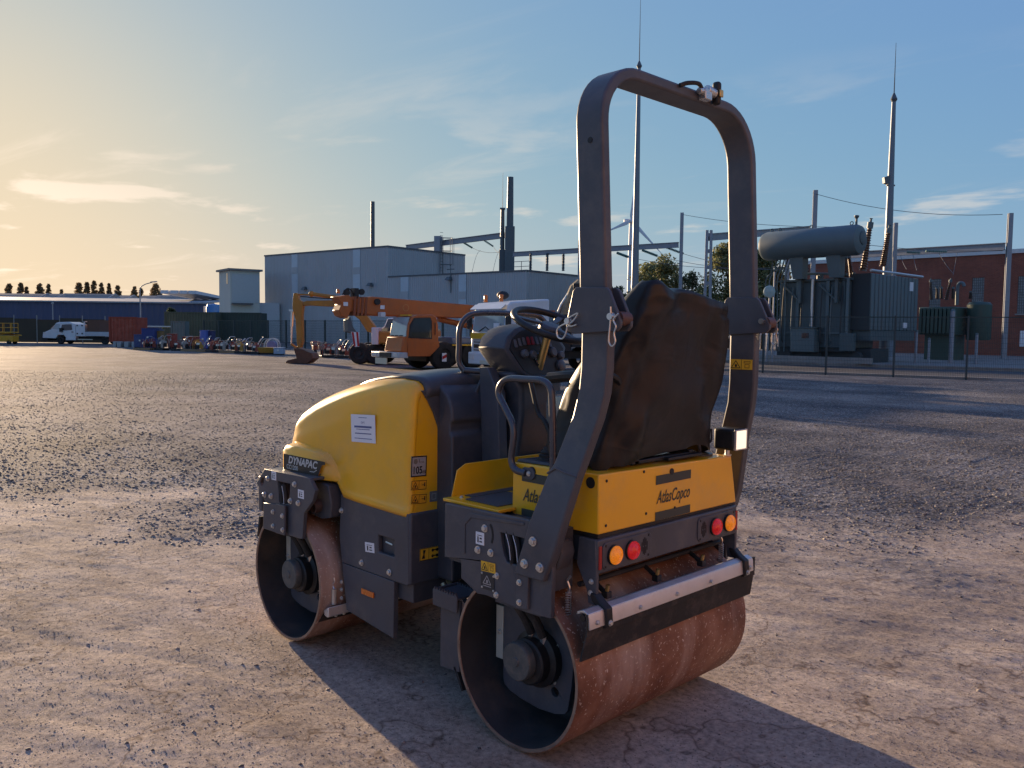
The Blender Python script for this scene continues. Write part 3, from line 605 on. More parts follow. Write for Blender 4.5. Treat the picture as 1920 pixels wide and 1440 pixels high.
for a, b, c, d in wins:
    w_ = obj('window', G().box(a, b, .10, .13, c, d), GBL, B); fr_ = G()
    nx_, nz_ = 6, 14
    for i in range(nx_+1): x = a+(b-a)*i/nx_; fr_.box(x-.02, x+.02, .05, .099, c, d)
    for i in range(nz_+1): z = c+(d-c)*i/nz_; fr_.box(a, b, .055, .098, z-.02, z+.02)
    obj('block_grid', fr_, mat('window_mortar', (.14, .145, .14), .7), w_); obj('sill', G().box(a-.1, b+.1, -.08, .05, c-.12, c-.002), CONC, w_)
p_ = F.p(1915, 635, -.02); obj('notice_board', G().box(p_[0]-.1, p_[0]+.9, -.05, -.01, p_[2]-.6, p_[2]+.6), WHT, B)
# unseen brick hall, added behind the camera to throw warm bounce on the roller
F2 = Fr(1500, -24, rad(180-45)); BB = thing('added_bounce_hall', 'unseen red brick hall added to bounce low sunlight on to the roller', 'building', F2)
ang = SUN_AZ+math.pi/2-rad(14); BB.rotation_euler = (0, 0, ang); BB.location = (-17, -8, 0)
obj('wall', G().box(-19, 17, 0, .4, 0, 8.5), mat('plain_brick', (.34, .165, .10), .85, var=.2, scale=2), BB); obj('coping', G().box(-19.1, 17.1, -.06, .5, 8.5, 8.8), MATS['white_coping'], BB)
for k in range(6): obj('window', G().box(-16+k*5.5, -14+k*5.5, -.04, .02, 2.6, 6), GBL, BB)
# ---- lightning masts
def mast(px, D, pts, label, flood=None):
    f = Fr(px, D, 0, .2); t = thing('lightning_mast', label, 'mast', f); z = [f.p(px, y)[2] for y in pts]
    obj('pole', G().tube([(0, 0, 0), (0, 0, z[0]*.5), (0, 0, z[0])], [.30, .22, .115], 14), mat('mast_grey', (.16, .19, .22), .45, metal=.3, var=.08), t)
    obj('collar', G().lathe([(.12, -.15), (.2, 0), (.05, .35), (0, .36)], (0, 0, z[0]), (0, 0, 1), 12), STACK, t); obj('needle', G().cyl((0, 0, z[0]+.2), (0, 0, z[1]), .035, .012, 6), STACK, t)
    if flood:
        zz = f.p(px, flood)[2]; fl = obj('flood_light', G().hexa([(-.40, -.15, zz-.2), (-.05, -.15, zz-.3), (-.05, .15, zz-.3), (-.40, .15, zz-.2)], [(-.45, -.15, zz+.12), (-.1, -.15, zz+.25), (-.1, .15, zz+.25), (-.45, .15, zz+.12)]), STACK, t); obj('flood_bracket', G().cyl((-.25, 0, zz-.32), (.25, 0, zz-.32), .05, seg=6), STACK, t)
    return t
mast(1187, 60, (124, -2), 'very tall grey lightning mast seen through the roll over hoop')
mast(1656.5, 50, (186, 80), 'tall grey lightning mast with a flood light beside the large transformer', 337)
# ---- gantries: posts, beams, insulator strings, wires
GR = 'steel portal frames of the substation'
def post(px, D, ytop, wd, label, lattice=False):
    f = Fr(px, D, rad(-12), .2); t = thing('gantry_post', label, 'post', f); z = f.p(px, ytop)[2]
    if lattice:
        for s in (-1, 1): obj('flange', G().hexa([(s*wd-.1, -.2, 0), (s*wd+.1, -.2, 0), (s*wd+.1, .2, 0), (s*wd-.1, .2, 0)], [(s*wd*.62-.1, -.2, z), (s*wd*.62+.1, -.2, z), (s*wd*.62+.1, .2, z), (s*wd*.62-.1, .2, z)]), GALV, t)
        for k in range(8): zz = .5+k*(z-.6)/7.2; ww = wd*(1-.38*zz/z); obj('batten', G().box(-ww, ww, -.15, .15, zz-.12, zz+.12), GALV, t)
    else: obj('shaft', G().prism([(-wd, -wd), (wd, -wd), (wd, -wd*.7), (wd*.25, -wd*.6), (wd*.25, wd*.6), (wd, wd*.7), (wd, wd), (-wd, wd), (-wd, wd*.7), (-wd*.25, wd*.6), (-wd*.25, -wd*.6), (-wd, -wd*.7)], 'z', 0, z), GALV, t, smooth=0)
    obj('base_plate', G().box(-wd*1.4, wd*1.4, -wd*1.4, wd*1.4, -.02, .05), GALV, t); return f, t, z
def world(px, py, D): d = ray(px, py); return CAM+d*(D/(d@np.array([math.cos(YAW), math.sin(YAW), 0])))
def beam(a, b, r, label, par=None):
    a, b = Vector(world(*a)), Vector(world(*b)); c = (a+b)/2; u = (b-a); ln = u.length; ang = math.atan2(u.y, u.x); t = bpy.data.objects.new('gantry_beam', None); COL.objects.link(t); t.location = a; t.rotation_euler = (0, -math.atan2(u.z, math.hypot(u.x, u.y)), ang); tag(t, label, 'beam')
    obj('web', G().box(0, ln, -r*.25, r*.25, -r, r), GALV, t); obj('flange', G().box(0, ln, -r*.7, r*.7, r, r*1.25), GALV, t); obj('flange', G().box(0, ln, -r*.7, r*.7, -r*1.25, -r), GALV, t); return t
INS = mat('green_glass_insulator', (.10, .22, .19), .25, var=.1)
def insulator(a, b, label, n=11, r=.13, group=None):
    a, b = Vector(world(*a)), Vector(world(*b)); o = bpy.data.objects.new('insulator_string', None); COL.objects.link(o); o.location = a; tag(o, label, 'insulator', 'insulators: '+label)
    pr = []; L_ = (b-a).length
    for k in range(n): h = L_*k/n; pr += [(.035, h), (r, h+L_/n*.35), (r*.9, h+L_/n*.5), (.035, h+L_/n*.6)]
    g = G().lathe(pr+[(.03, L_)], (0, 0, 0), (b-a).normalized(), 8); obj('discs', g, INS, o, smooth=0); return b
WIRE = mat('wire_dark', (.10, .10, .10), .6)
def wire(a, b, sag, label, r=.02, wl=True):
    A_, B_ = (Vector(world(*a)), Vector(world(*b))) if wl else (Vector(a), Vector(b)); pts = [tuple(A_.lerp(B_, t)-Vector((0, 0, sag*4*t*(1-t)))) for t in np.linspace(0, 1, 14)]
    o = obj('power_wire', G().tube([tuple(Vector(p)-A_) for p in pts], r, 5), WIRE, None); o.location = A_; tag(o, label, 'wire'); return o
post(820, 106, 443, .42, 'short gantry post behind the ladder on the hall roof')
post(1083.5, 80, 451, .15, 'slim gantry post just left of the roll over hoop')
post(1272, 75, 399, .15, 'gantry post with a long wire from its top seen inside the hoop')
post(1323, 60, 432, .22, 'tapered batten gantry post seen inside the hoop', True)
post(1518, 63, 357, .16, 'gantry post rising behind the grey conservator drum')
post(1669, 60, 418, .13, 'gantry post behind the right bushing of the large transformer')
post(1881, 55, 400, .14, 'gantry post standing in front of the brick wall')
post(1470, 66, 470, .16, 'low gantry post behind the pipes of the large transformer')
beam((762, 464, 112), (946, 441, 98), .26, 'gantry beam from the hall roof to the thick dark mast')
beam((962, 477, 87), (1272, 459, 75), .19, 'gantry beam crossing behind the left leg of the hoop')
beam((1326, 445, 60), (1518, 430, 63), .20, 'gantry beam running behind the conservator drum')
beam((1560, 480, 66), (1884, 462, 55), .19, 'gantry beam in front of the brick building')
beam((1518, 470, 63), (1560, 468, 64.), .16, 'short low gantry beam behind the conservator supports')
for k, (a, b, c, d_) in enumerate(((866, 453, 886, 465), (902, 447, 925, 462))): 
    e = insulator((a, b, 104), (c, d_, 103), 'green insulator string hanging under the beam left of the thick mast'); wire((c, d_, 103), (939, 472, 97.5), .3, 'wire from an insulator string to the thin portal mast')['group'] = 'wires left of the thick mast'; wire((c+15, d_+5, 103), (c-1, 511, 90), -.6, 'drop wire curving down behind the hall annex')['group'] = 'drop wires behind the annex'
for a, b, c, d_ in ((1157, 474, 1178, 482), (1204, 469, 1233, 480), (1250, 464, 1282, 476)):
    insulator((a, b, 77), (c, d_, 76), 'green insulator string under the beam inside the hoop', 13); wire((c, d_, 76), (1480+(a-1157)*.6, 500+(a-1157)*.06, 64), .5, 'thin conductor wire crossing in front of the trees')['group'] = 'conductor wires before the trees'
for a in (992, 1023, 1053):
    f = Fr(a, 84); z0, z1 = f.p(a, 508)[2], f.p(a, 474)[2]; t = thing('support_insulator', 'dark upright post insulator under the beam over the annex roof', 'insulator', f, 'post insulators over the annex roof'); t.location.z = z0
    pr = []
    for k in range(12): h = (z1-z0)*k/12; pr += [(.10, h), (.17, h+.06), (.10, h+.12)]
    obj('sheds', G().lathe([(0, 0)]+pr+[(.08, z1-z0), (0, z1-z0)], (0, 0, 0), (0, 0, 1), 8), STACK, t, smooth=0)
wire((1524, 362, 63), (1880, 402, 55), .55, 'long slack wire from the tall post to the post before the brick wall')
wire((1278, 402, 75), (1600, 425, 62), .35, 'slack wire from the hoop side post towards the transformer bushings')
wire((1610, 457, 62), (1880, 470, 55.2), .2, 'conductor wire running below the right gantry beam')
for a, b in ((1688, 478), (1712, 476), (1760, 474), (1795, 470)):
    wire((a, b, 59), (1700+(a-1688)*.8 if a < 1740 else 1787, 505+(a-1688)*.1, 54), .1, 'thin drop wire under the right gantry beam', .015)['group'] = 'drop wires of the right gantry'
for a, b, c, d_ in ((1700, 473, 1726, 474), (1735, 471, 1776, 472), (1812, 466, 1845, 466)): insulator((a, b, 58), (c, d_, 57.5), 'green insulator string tied along the right gantry beam', 11, .11)
# ---- the large transformer
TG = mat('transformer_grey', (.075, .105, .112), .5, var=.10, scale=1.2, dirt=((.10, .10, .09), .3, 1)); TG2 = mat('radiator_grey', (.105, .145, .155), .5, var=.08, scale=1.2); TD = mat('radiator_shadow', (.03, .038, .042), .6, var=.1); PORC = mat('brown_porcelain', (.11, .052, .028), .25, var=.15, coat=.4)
F = Fr(1608, 44.0, rad(-48), .22); T = thing('large_transformer', 'large grey power transformer with a conservator drum on top', 'transformer', F)
cx0 = F.p(1432, 458)[0]; ztop = F.p(1608, 419)[2]; zbot = F.p(1608, 477)[2]; rc = (ztop-zbot)/2; zc = (ztop+zbot)/2-.05
cons = obj('conservator', G().lathe([(0, -.02), (rc*.55, -.02), (rc*.9, .10), (rc, .28), (rc, -cx0-.28), (rc*.9, -cx0-.1), (rc*.5, -cx0), (0, -cx0)], (0, 0, zc), (-1, 0, 0), 40), TG2, T, smooth=40)
obj('manhole_cover', G().lathe([(.36, 0), (.36, .06), (.30, .08), (0, .08)], (.0, 0, zc+.1), (1, 0, 0), 20), TG, cons)
for x in (cx0+.5, cx0+1.0, cx0*.5, -.6): obj('lifting_eye', G().tube([(x+.09*math.cos(a), 0, zc+rc+.09+.09*math.sin(a)) for a in np.linspace(0, 6.28, 9)], .025, 5), TG, cons)
obj('breather_pipe', G().cyl((-.35, 0, zc+rc-.05), (-.35, 0, zc+rc+.35), .06, seg=8).lathe([(.06, 0), (.13, .1), (.13, .16), (0, .2)], (-.35, 0, zc+rc+.3), (0, 0, 1), 10), TG, cons)
tx0, tx1 = F.p(1463, 560, .6)[0], F.p(1592, 560, .6)[0]; tz = F.p(1540, 527, .6)[2]
tk = obj('main_tank', G().box(tx0, tx1, .6, 3.6, .75, tz), TG, T, bev=.05)
obj('tank_lid', G().box(tx0-.12, tx1+.12, .48, 3.72, tz+.002, tz+.12), TG, tk)
for k in range(5): x = tx0+.25+(tx1-tx0-.5)*k/4; obj('stiffener', G().box(x-.09, x+.09, .46, .6, .8, tz-.02), TG2 if k in (1, 3) else TG, tk)
obj('tank_band', G().box(tx0, tx1, .5, .6, 1.5, 1.62), TG2, tk)
for x in (cx0*.62, cx0*.25): obj('conservator_leg', G().hexa([(x-.28, -.05, tz+.12), (x+.28, -.05, tz+.12), (x+.28, .5, tz+.12), (x-.28, .5, tz+.12)], [(x-.42, -.3, zc-rc+.15), (x+.42, -.3, zc-rc+.15), (x+.42, .3, zc-rc+.15), (x-.42, .3, zc-rc+.15)]), TG2, cons)
for x in (cx0*.62, cx0*.25): obj('conservator_strut', G().box(x-.08, x+.08, .2, .4, tz-1.2, tz+.12).tube([(x, .3, tz-1.1), (x-1.1, .45, tz-.2)], .06, 6), TG, cons)
pp = G()
for k in range(6):
    x = cx0+.15+k*.24; obj('riser_pipe', G().tube(bez([(x, .1+.1*(k % 2), .5), (x, .1+.1*(k % 2), tz*.7), (x, .1, tz+.1), (x+.35, .1, tz+.6+.15*k), (x+.4, .05, zc-rc+.2)], 4), .045, 6), TG2 if k % 2 else TG, T)
for x, m_ in ((F.p(1517, 560)[0], ALU), (F.p(1583, 560)[0], TG2)): obj('riser_pipe', G().cyl((x, .35, 1.2), (x, .35, tz+.1), .08, seg=8), m_, T)
# radiators on the right
rx0, rx1 = F.p(1596, 560, .9)[0], F.p(1633, 560, .9)[0]; yb = F.q(1722, 560, rx1)[1]; rz0, rz1 = F.p(1633, 619, .9)[2], F.p(1633, 512, .9)[2]
n_ = 13
for k in range(n_):
    y = .9+(yb-.9)*(k+.08)/n_; w_ = (yb-.9)/n_*.80
    obj('radiator_panel', G().box(rx0, rx1, y, y+w_, rz0, rz1), TG2, T, bev=.04)
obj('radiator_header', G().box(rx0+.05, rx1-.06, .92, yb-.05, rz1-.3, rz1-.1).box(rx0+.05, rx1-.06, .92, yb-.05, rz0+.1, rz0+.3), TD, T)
obj('radiator_front_shade', G().box(rx0, rx1-.05, .84, .895, rz0, rz1), TD, T); obj('radiator_base', G().box(rx0+.1, rx1-.02, 1.0, yb-.3, rz0-.55, rz0-.01), TG, T)  # dark front sheet puts the shade on the fin edges into its colour
obj('radiator_top_beam', G().cyl((rx1-.2, 1.2, rz1+.18), (rx1+.1, yb+.2, rz1+.10), .07, seg=8), ALU, T)
y_ = .9+(yb-.9)*.83; obj('number_plate', G().box(rx1+.001, rx1+.02, y_-.22, y_+.22, rz1-.75, rz1-.25), WHT, T); obj('rating_plate', G().box(rx1+.001, rx1+.02, y_-.9, y_-.4, rz0+.15, rz0+.45), WHT, T)
# cabinets, wheels
p0, p1 = F.p(1481, 659, -.1), F.p(1527, 615, -.1); cb_ = obj('control_cabinet', G().box(p0[0], p1[0], -.1, .5, p0[2], p1[2]), TG2, T, bev=.02); obj('cabinet_roof', G().box(p0[0]-.06, p1[0]+.06, -.16, .52, p1[2], p1[2]+.06), TG, cb_); q_ = F.p(1510, 629, -.1); obj('cabinet_window', G().box(q_[0]-.2, q_[0]+.2, -.12, -.101, q_[2]-.14, q_[2]+.14), GLASS, cb_)
p0, p1 = F.p(1573, 658, .2), F.p(1592, 625, .2); obj('junction_box', G().box(p0[0], p1[0]+.2, .2, .58, p0[2], p1[2]), TG, T, bev=.02)
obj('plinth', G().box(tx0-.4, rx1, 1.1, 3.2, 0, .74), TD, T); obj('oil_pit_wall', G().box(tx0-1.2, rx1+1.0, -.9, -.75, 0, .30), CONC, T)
for k in range(7): x = tx0+.3+(tx1-tx0-.6)*k/6; obj('cooling_pipe', G().tube(bez([(x, .5, 1.0), (x+.05, .25, 1.3), (x+.02, .3, tz*.6), (x, .45, tz-.3)], 4), .035, 6), TG2 if k % 2 else TD, T)
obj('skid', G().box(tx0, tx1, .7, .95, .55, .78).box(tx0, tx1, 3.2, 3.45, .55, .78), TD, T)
for x in (tx0+.5, (tx0+tx1)/2+.2, tx1+.5):
    for y in (.75, 3.3): obj('rail_wheel', G().lathe([(0, 0), (.30, 0), (.30, .06), (.26, .07), (.26, .2), (0, .2)], (x, y, .30), (0, -1, 0), 20), TD, T)
# bushings
def bushing(base, top, r, par, m=PORC, n=16):
    a, b = Vector(base), Vector(top); L_ = (b-a).length; pr = [(0, 0), (r*.9, 0)]
    for k in range(n): h = L_*(.04+.80*k/n); rr = r*(1-.35*k/n); pr += [(rr*.75, h), (rr*1.1, h+L_*.012), (rr*.75, h+L_*.03)]
    o = obj('bushing', G().lathe(pr+[(r*.5, L_*.84)], a, (b-a), 12), m, par, smooth=0); obj('bushing_cap', G().lathe([(0, 0), (r*.75, 0), (r*.75, L_*.12), (r*.3, L_*.13), (r*.25, L_*.18), (r*.45, L_*.20), (0, L_*.20)], a.lerp(b, .84), (b-a), 12), TG2, o)
for (a, b), (c, d_), y in (((1618, 508), (1633, 413), 2.4), ((1655, 500), (1668, 425), 3.2), ((1597, 520), (1591, 478), 2.2), ((1586, 520), (1585, 478), 1.2), ((1513, 512), (1508, 478), 2.0)):
    bushing(F.p(a, b, y), F.p(c, d_, y), .22 if b-d_ > 60 else .16, T)
mm_ = G()
for k in range(14):
    x = tx0+.2+(tx1-tx0-.4)*k/13; y = .8+2.3*((k*5) % 7)/7; mm_.cyl((x, y, tz+.12), (x, y, tz+.25+.2*((k*3) % 4)/3), .05+.05*(k % 3), seg=7)
obj('lid_fittings', mm_, TG, T)['kind'] = 'stuff'
obj('gas_relay_pipe', G().tube(bez([(tx0+.6, 1.2, tz+.3), (tx0+1.6, 1.0, tz+.45), (tx1-.4, 1.1, tz+.32)], 5), .07, 7), TG2, T)
# ---- smaller green transformer
F = Fr(1780, 51, rad(-46), .22); T = thing('small_transformer', 'smaller green transformer with brown bushings near the brick wall', 'transformer', F)
GN = mat('transformer_green', (.05, .085, .068), .5, var=.12, scale=1.5); x0, x1 = F.p(1722, 600)[0], F.p(1792, 600)[0]; zt = F.p(1792, 575)[2]; z0 = F.p(1780, 628)[2]
obj('main_tank', G().box(x0, x1, 0, 2.6, z0, zt), GN, T, bev=.06)
for k in range(9): y = -.06; x = x0+.12+(x1-x0-.3)*k/8; obj('radiator_panel', G().box(x, x+.16, -.28, -.01, z0+.1, zt-.1), GN, T, bev=.02)
xe = F.q(1832, 600, x1)[1]
obj('rear_drum', G().lathe([(0, 0), (.62, 0), (.68, .1), (.68, zt-z0+.45), (.55, zt-z0+.6), (0, zt-z0+.65)], (x1+.75, 1.7, z0-.3), (0, 0, 1), 24), GN, T, smooth=40)
obj('plinth', G().box(x0+.3, x1-.2, .3, 2.3, 0, z0-.002), GN, T)
for (a, b), (c, d_), y in (((1746, 562), (1745, 523), .5), ((1774, 562), (1783, 523), .5), ((1787, 560), (1787, 538), .6), ((1757, 560), (1757, 538), 1.4), ((1765, 560), (1765, 538), 1.8), ((1820, 560), (1820, 546), 1.2)): bushing(F.p(a, b, y), F.p(c, d_, y), .13, T, mat('dark_porcelain', (.045, .03, .025), .3, var=.15), 9)
obj('vent_pipe', G().tube(bez([F.p(1794, 572, 1.), F.p(1795, 545, 1.), F.p(1798, 532, 1.), F.p(1805, 531, 1.), F.p(1808, 537, 1.)], 4), .10, 9), TG2, T)
# posts and small furniture in the substation yard
for k, (px, y0, y1, D, lab) in enumerate(((1716, 655, 622, 46, 'short pale steel post by the radiator of the large transformer'), (1782, 656, 583, 46, 'tall pale cable post in front of the small green transformer'), (1829, 662, 628, 44.5, 'thin pale marker post with a bent top'), (1740, 662, 637, 44.5, 'stubby pale marker post in the substation gravel'))):
    f = Fr(px, D, 0, .2); t = thing('yard_post', lab, 'post', f); z = f.p(px, y1)[2]; obj('shaft', G().cyl((0, 0, 0), (0, 0, z), .12 if k == 1 else .07, seg=10), GALV, t); obj('cap', G().lathe([(.13 if k == 1 else .08, 0), (.08, .08), (0, .1)], (0, 0, z), (0, 0, 1), 10), TG2, t)
f = Fr(1447, 45, 0, .2); t = thing('dish_post', 'pale round dish on a thin pipe left of the large transformer', 'dish', f); z = f.p(1440, 547)[2]
obj('pole', G().cyl((0, 0, 0), (0, 0, f.p(1450, 510)[2]), .05, seg=8).cyl((-.3, 0, 0), (-.22, 0, z-.2), .06, seg=8), GALV, t); obj('dish', G().lathe([(0, 0), (.30, .06), (.33, .14), (.30, .20), (0, .26)], (-.25, .15, z), (0, -1, 0), 24), mat('pale_green', (.32, .42, .40), .6), t)
# ---- wind turbine
F = Fr(1178, 850); T = thing('wind_turbine', 'white three bladed wind turbine far beyond the substation', 'wind turbine', F); WT = mat('turbine_white', (.62, .64, .66), .5, var=.03); hz = F.p(1183, 415)[2]; hx = F.p(1183, 415)[0]
obj('tower', G().tube([(0, 0, 0), (hx*.6, 0, hz*.6), (hx*.8, 0, hz-1)], [3.2, 2.5, 1.7], 20), WT, T); obj('nacelle', G().loft([[(hx-6, -2+y, hz-1.8) for y in (0,)]*0] ) if False else G().box(hx-7, hx+2, -2, 2, hz-1.6, hz+2.2), WT, T, bev=.8)
obj('hub', G().lathe([(0, 0), (1.4, .4), (2.0, 1.6), (1.9, 3.2), (0, 3.4)], (hx, -5.2, hz), (0, 1, 0), 16), WT, T)
for px, py in ((1187, 366), (1131, 437), (1242, 477)):
    tp = F.p(px, py, -4); a = Vector((hx, -4, hz)); b = Vector(tp); u = (b-a).normalized(); v = Vector((0, 1, 0)).cross(u); g = []
    for t, w_ in ((0, 1.0), (.06, 1.2), (.2, 2.1), (.5, 1.3), (.85, .6), (1, .12)):
        c = a.lerp(b, t); g.append([tuple(c+v*w_*.9), tuple(c+Vector((0, -.4, 0))), tuple(c-v*w_*.9), tuple(c+Vector((0, .4, 0)))])
    obj('blade', G().loft(g), WT, T)
# ---- trees
BARK = mat('bark', (.06, .045, .032), .9, var=.3, scale=6, bump=.4, bscale=20)
def leaf_mat(name, c):
    m = bpy.data.materials.new(name); m.use_nodes = True; t = m.node_tree; n = t.nodes; l = t.links; b = n['Principled BSDF']; g = n.new('ShaderNodeNewGeometry'); r = n.new('ShaderNodeValToRGB'); e = r.color_ramp.elements
    e[0].color = tuple(x*.55 for x in c)+(1,); e[1].color = tuple(min(1, x*1.55) for x in c)+(1,); l.new(g.outputs['Random Per Island'], r.inputs[0]); l.new(r.outputs[0], b.inputs['Base Color']); b.inputs['Roughness'].default_value = .6
    tr = n.new('ShaderNodeBsdfTranslucent'); l.new(r.outputs[0], tr.inputs[0]); ms = n.new('ShaderNodeMixShader'); ms.inputs[0].default_value = .35; l.new(b.outputs[0], ms.inputs[1]); l.new(tr.outputs[0], ms.inputs[2]); l.new(ms.outputs[0], n['Material Output'].inputs[0]); return m
LF1, LF2, LF3 = leaf_mat('willow_leaf', (.17, .18, .075)), leaf_mat('hedge_leaf', (.07, .09, .04)), leaf_mat('hazed_autumn_leaf', (.26, .17, .08))  # poplar brown is lightened: distant haze put into the leaf colour
def tree(px, D, y0, wpx, label, lm, nleaf=5000, ls=.16, seed=0, group=None, z0=0., slim=False, name='tree'):
    f = Fr(px, D, 0, z0); t = thing(name, label, 'tree', f, group); h = f.p(px, y0)[2]; R_ = wpx*D/FPX/2; r = np.random.default_rng(seed)
    cl = []; nb = 90 if not slim else 90; tr = G().tube(bez([(0, 0, 0), (.1, 0, h*.25), (-.08, .05, h*.5), (.03, 0, h*.9)], 4), [.035*h*(1-k/14)*.6+.01 for k in range(13)], 7)
    for k in range(nb):
        zz = h*(.28+.68*r.random()) if not slim else h*(.58+.41*r.random()); prof = math.sin(min(1, (1.04-zz/h)/.62)*math.pi/2)**.8 if not slim else min(1, (1.0-zz/h)/.20)**.6
        a = r.random()*6.28; rr = R_*prof*r.random()**.5*.92; c = (rr*math.cos(a), rr*math.sin(a), zz); cl.append((c, R_*(.16+.16*r.random()) if not slim else R_*(.22+.2*r.random())))
        if k % 4 == 0: tr.tube(bez([(0, 0, zz*.62), (c[0]*.5, c[1]*.5, zz*.78), c], 3), [.012*h*.7, .010*h*.6, .008*h*.5, .006*h*.5, .005*h*.4, .004*h*.3, .003*h*.2], 5)
    obj('trunk', tr, BARK, t)
    w_ = np.array([c[1]**2 for c in cl]); idx = r.choice(len(cl), nleaf, p=w_/w_.sum()); C_ = np.array([c[0] for c in cl])[idx]; S_ = np.array([c[1] for c in cl])[idx]
    d = r.normal(size=(nleaf, 3)); d /= np.linalg.norm(d, axis=1)[:, None]; P = C_+d*(S_*r.random(nleaf)**.33*1.15)[:, None]*np.array([1, 1, .85]); P[:, 2] = np.clip(P[:, 2], .1*h, None)
    u = r.normal(size=(nleaf, 3)); u /= np.linalg.norm(u, axis=1)[:, None]; v = np.cross(u, r.normal(size=(nleaf, 3))); v /= np.linalg.norm(v, axis=1)[:, None]; s = ls*(.6+.8*r.random(nleaf))[:, None]
    V = np.stack([P-u*s, P+v*s*.5, P+u*s, P-v*s*.5], 1).reshape(-1, 3); me = bpy.data.meshes.new('crown'); me.vertices.add(nleaf*4); me.vertices.foreach_set('co', V.astype(np.float32).ravel()); me.loops.add(nleaf*4); me.polygons.add(nleaf); me.loops.foreach_set('vertex_index', np.arange(nleaf*4, dtype=np.int32)); me.polygons.foreach_set('loop_start', np.arange(0, nleaf*4, 4, dtype=np.int32)); me.update()
    link('crown', me, lm, t); return t
tree(1240, 92, 478, 104, 'rounded leafy tree just left of the wired gantry post', LF1, 7000, .17, 1, z0=.2)
tree(1206, 90, 492, 84, 'lower bushy tree at the foot of the tall lightning mast', LF1, 4500, .16, 2, z0=.2)
tree(1294, 88, 508, 66, 'open thin tree with showing twigs right of the wired gantry post', LF2, 2200, .15, 3, z0=.2)
tree(1362, 84, 458, 118, 'tall leafy tree behind the right leg of the hoop', LF1, 8000, .17, 4, z0=.2)
tree(1428, 82, 460, 104, 'tall dense tree left of the conservator drum', LF1, 7500, .17, 5, z0=.2)
tree(1156, 86, 536, 46, 'dark low shrub tree right of the hoop hinge', LF2, 3500, .16, 6, z0=.2)
tree(1180, 80, 556, 70, 'dense dark bush behind the seat cover', LF2, 5000, .15, 7, z0=.2); tree(1260, 78, 552, 100, 'broad dark bush filling the gap below the rounded tree', LF2, 6000, .15, 8, z0=.2); tree(1440, 76, 540, 60, 'dark bush beside the dish post', LF2, 4000, .15, 9, z0=.2)
for k, (px, y0, w_) in enumerate(((19, 532, 15), (41, 531, 13), (52, 536, 7), (77, 532, 15), (93, 532, 9), (117, 543, 8), (150, 531, 16), (165, 529, 12), (178, 527, 11), (192, 530, 11), (206, 531, 9), (222, 536, 13), (254, 538, 12), (266, 538, 9), (293, 533, 21))):
    tree(px, 262, y0, w_, ('slim autumn poplar standing beyond the blue warehouse' if w_ < 20 else 'broad autumn tree beyond the right end of the warehouse roof'), LF3, 1700, .30, 20+k, 'poplars beyond the warehouse' if w_ < 20 else None, slim=True, name='poplar_tree')
tree(322, 95, 577, 26, 'scraggly olive bush growing beside the olive container', LF2, 1800, .17, 50)
# ================================================================ VEHICLES AND MACHINES IN THE YARD
TYR = mat('tyre', (.016, .015, .015), .8, var=.25, scale=8, bump=.3, bscale=30, dirt=((.09, .075, .06), .4, 3))
WHP = mat('white_vehicle_paint', (.62, .64, .66), .35, var=.05, scale=1.5, coat=.3, dirt=(DUST, .15, 2)); ORP = mat('orange_crane_paint', (.46, .115, .022), .45, var=.10, scale=1.5, dirt=((.16, .09, .05), .35, 2)); OYP = mat('ochre_excavator_paint', (.42, .185, .025), .5, var=.15, scale=1.5, dirt=((.12, .08, .05), .4, 2))
CHS = mat('chassis_black', (.018, .018, .02), .6, var=.2, dirt=((.09, .07, .05), .3, 3)); LMP = mat('headlamp', (.6, .6, .58), .15, coat=.6, var=.05); ORL = mat('orange_beacon', (.75, .17, .01), .2, var=.1, coat=.4)
REDS = mat('signal_red', (.42, .02, .02), .5, var=.05); SLV = mat('silver_panel', (.45, .47, .50), .4, metal=.3, var=.08); PLT = mat('plate_pale', (.62, .56, .42), .5, var=.04)
def wheel(x, y, r, w, par, s=1, rim=None):
    t = obj('wheel', G().lathe([(r*.52, 0), (r*.86, -.01), (r*.97, .02), (r, .07), (r, w-.07), (r*.97, w-.02), (r*.86, w+.01), (r*.52, w)], (x, y, r), (0, -s, 0), 32), TYR, par, smooth=40)
    obj('rim', G().lathe([(r*.54, .02), (r*.5, .06), (r*.25, .08), (r*.22, .02), (0, .02)], (x, y, r), (0, -s, 0), 20), rim or CHS, t, smooth=40); return t
# every vehicle: local x to the right of the picture plane (turned by da), y away
# ---- white flatbed van, nose to the left
F = Fr(150, 80); V = thing('flatbed_van', 'white flatbed van with a tool box behind the cab by the brown fence', 'van', F)
def xv(px): return F.p(px, 625)[0]
def zv(py): return F.p(150, py)[2]
sd_ = [(xv(90), .55), (xv(91), .95), (xv(94), 1.10), (xv(107), 1.38), (xv(116), zv(606)), (xv(121), zv(604.5)), (xv(141), zv(603.8)), (xv(146), zv(606)), (xv(151.5), zv(607)), (xv(152), .52), (xv(135), .50), (xv(130), .85), (xv(119), .85), (xv(115), .52)]
cb = obj('cab', G().prism(sd_, 'y', -1.0, 1.0), WHP, V, bev=.06, seg=3)
obj('side_window', G().prism([(xv(124), 1.30), (xv(127.5), zv(609)), (xv(145), zv(608)), (xv(146), 1.34), (xv(134), 1.28)], 'y', -1.012, -.99), GLASS, cb); obj('windscreen', G().prism([(xv(106), 1.42), (xv(116.5), zv(607)), (xv(124), zv(609)), (xv(121), 1.38)], 'y', -1.013, -.98), WGL, cb)
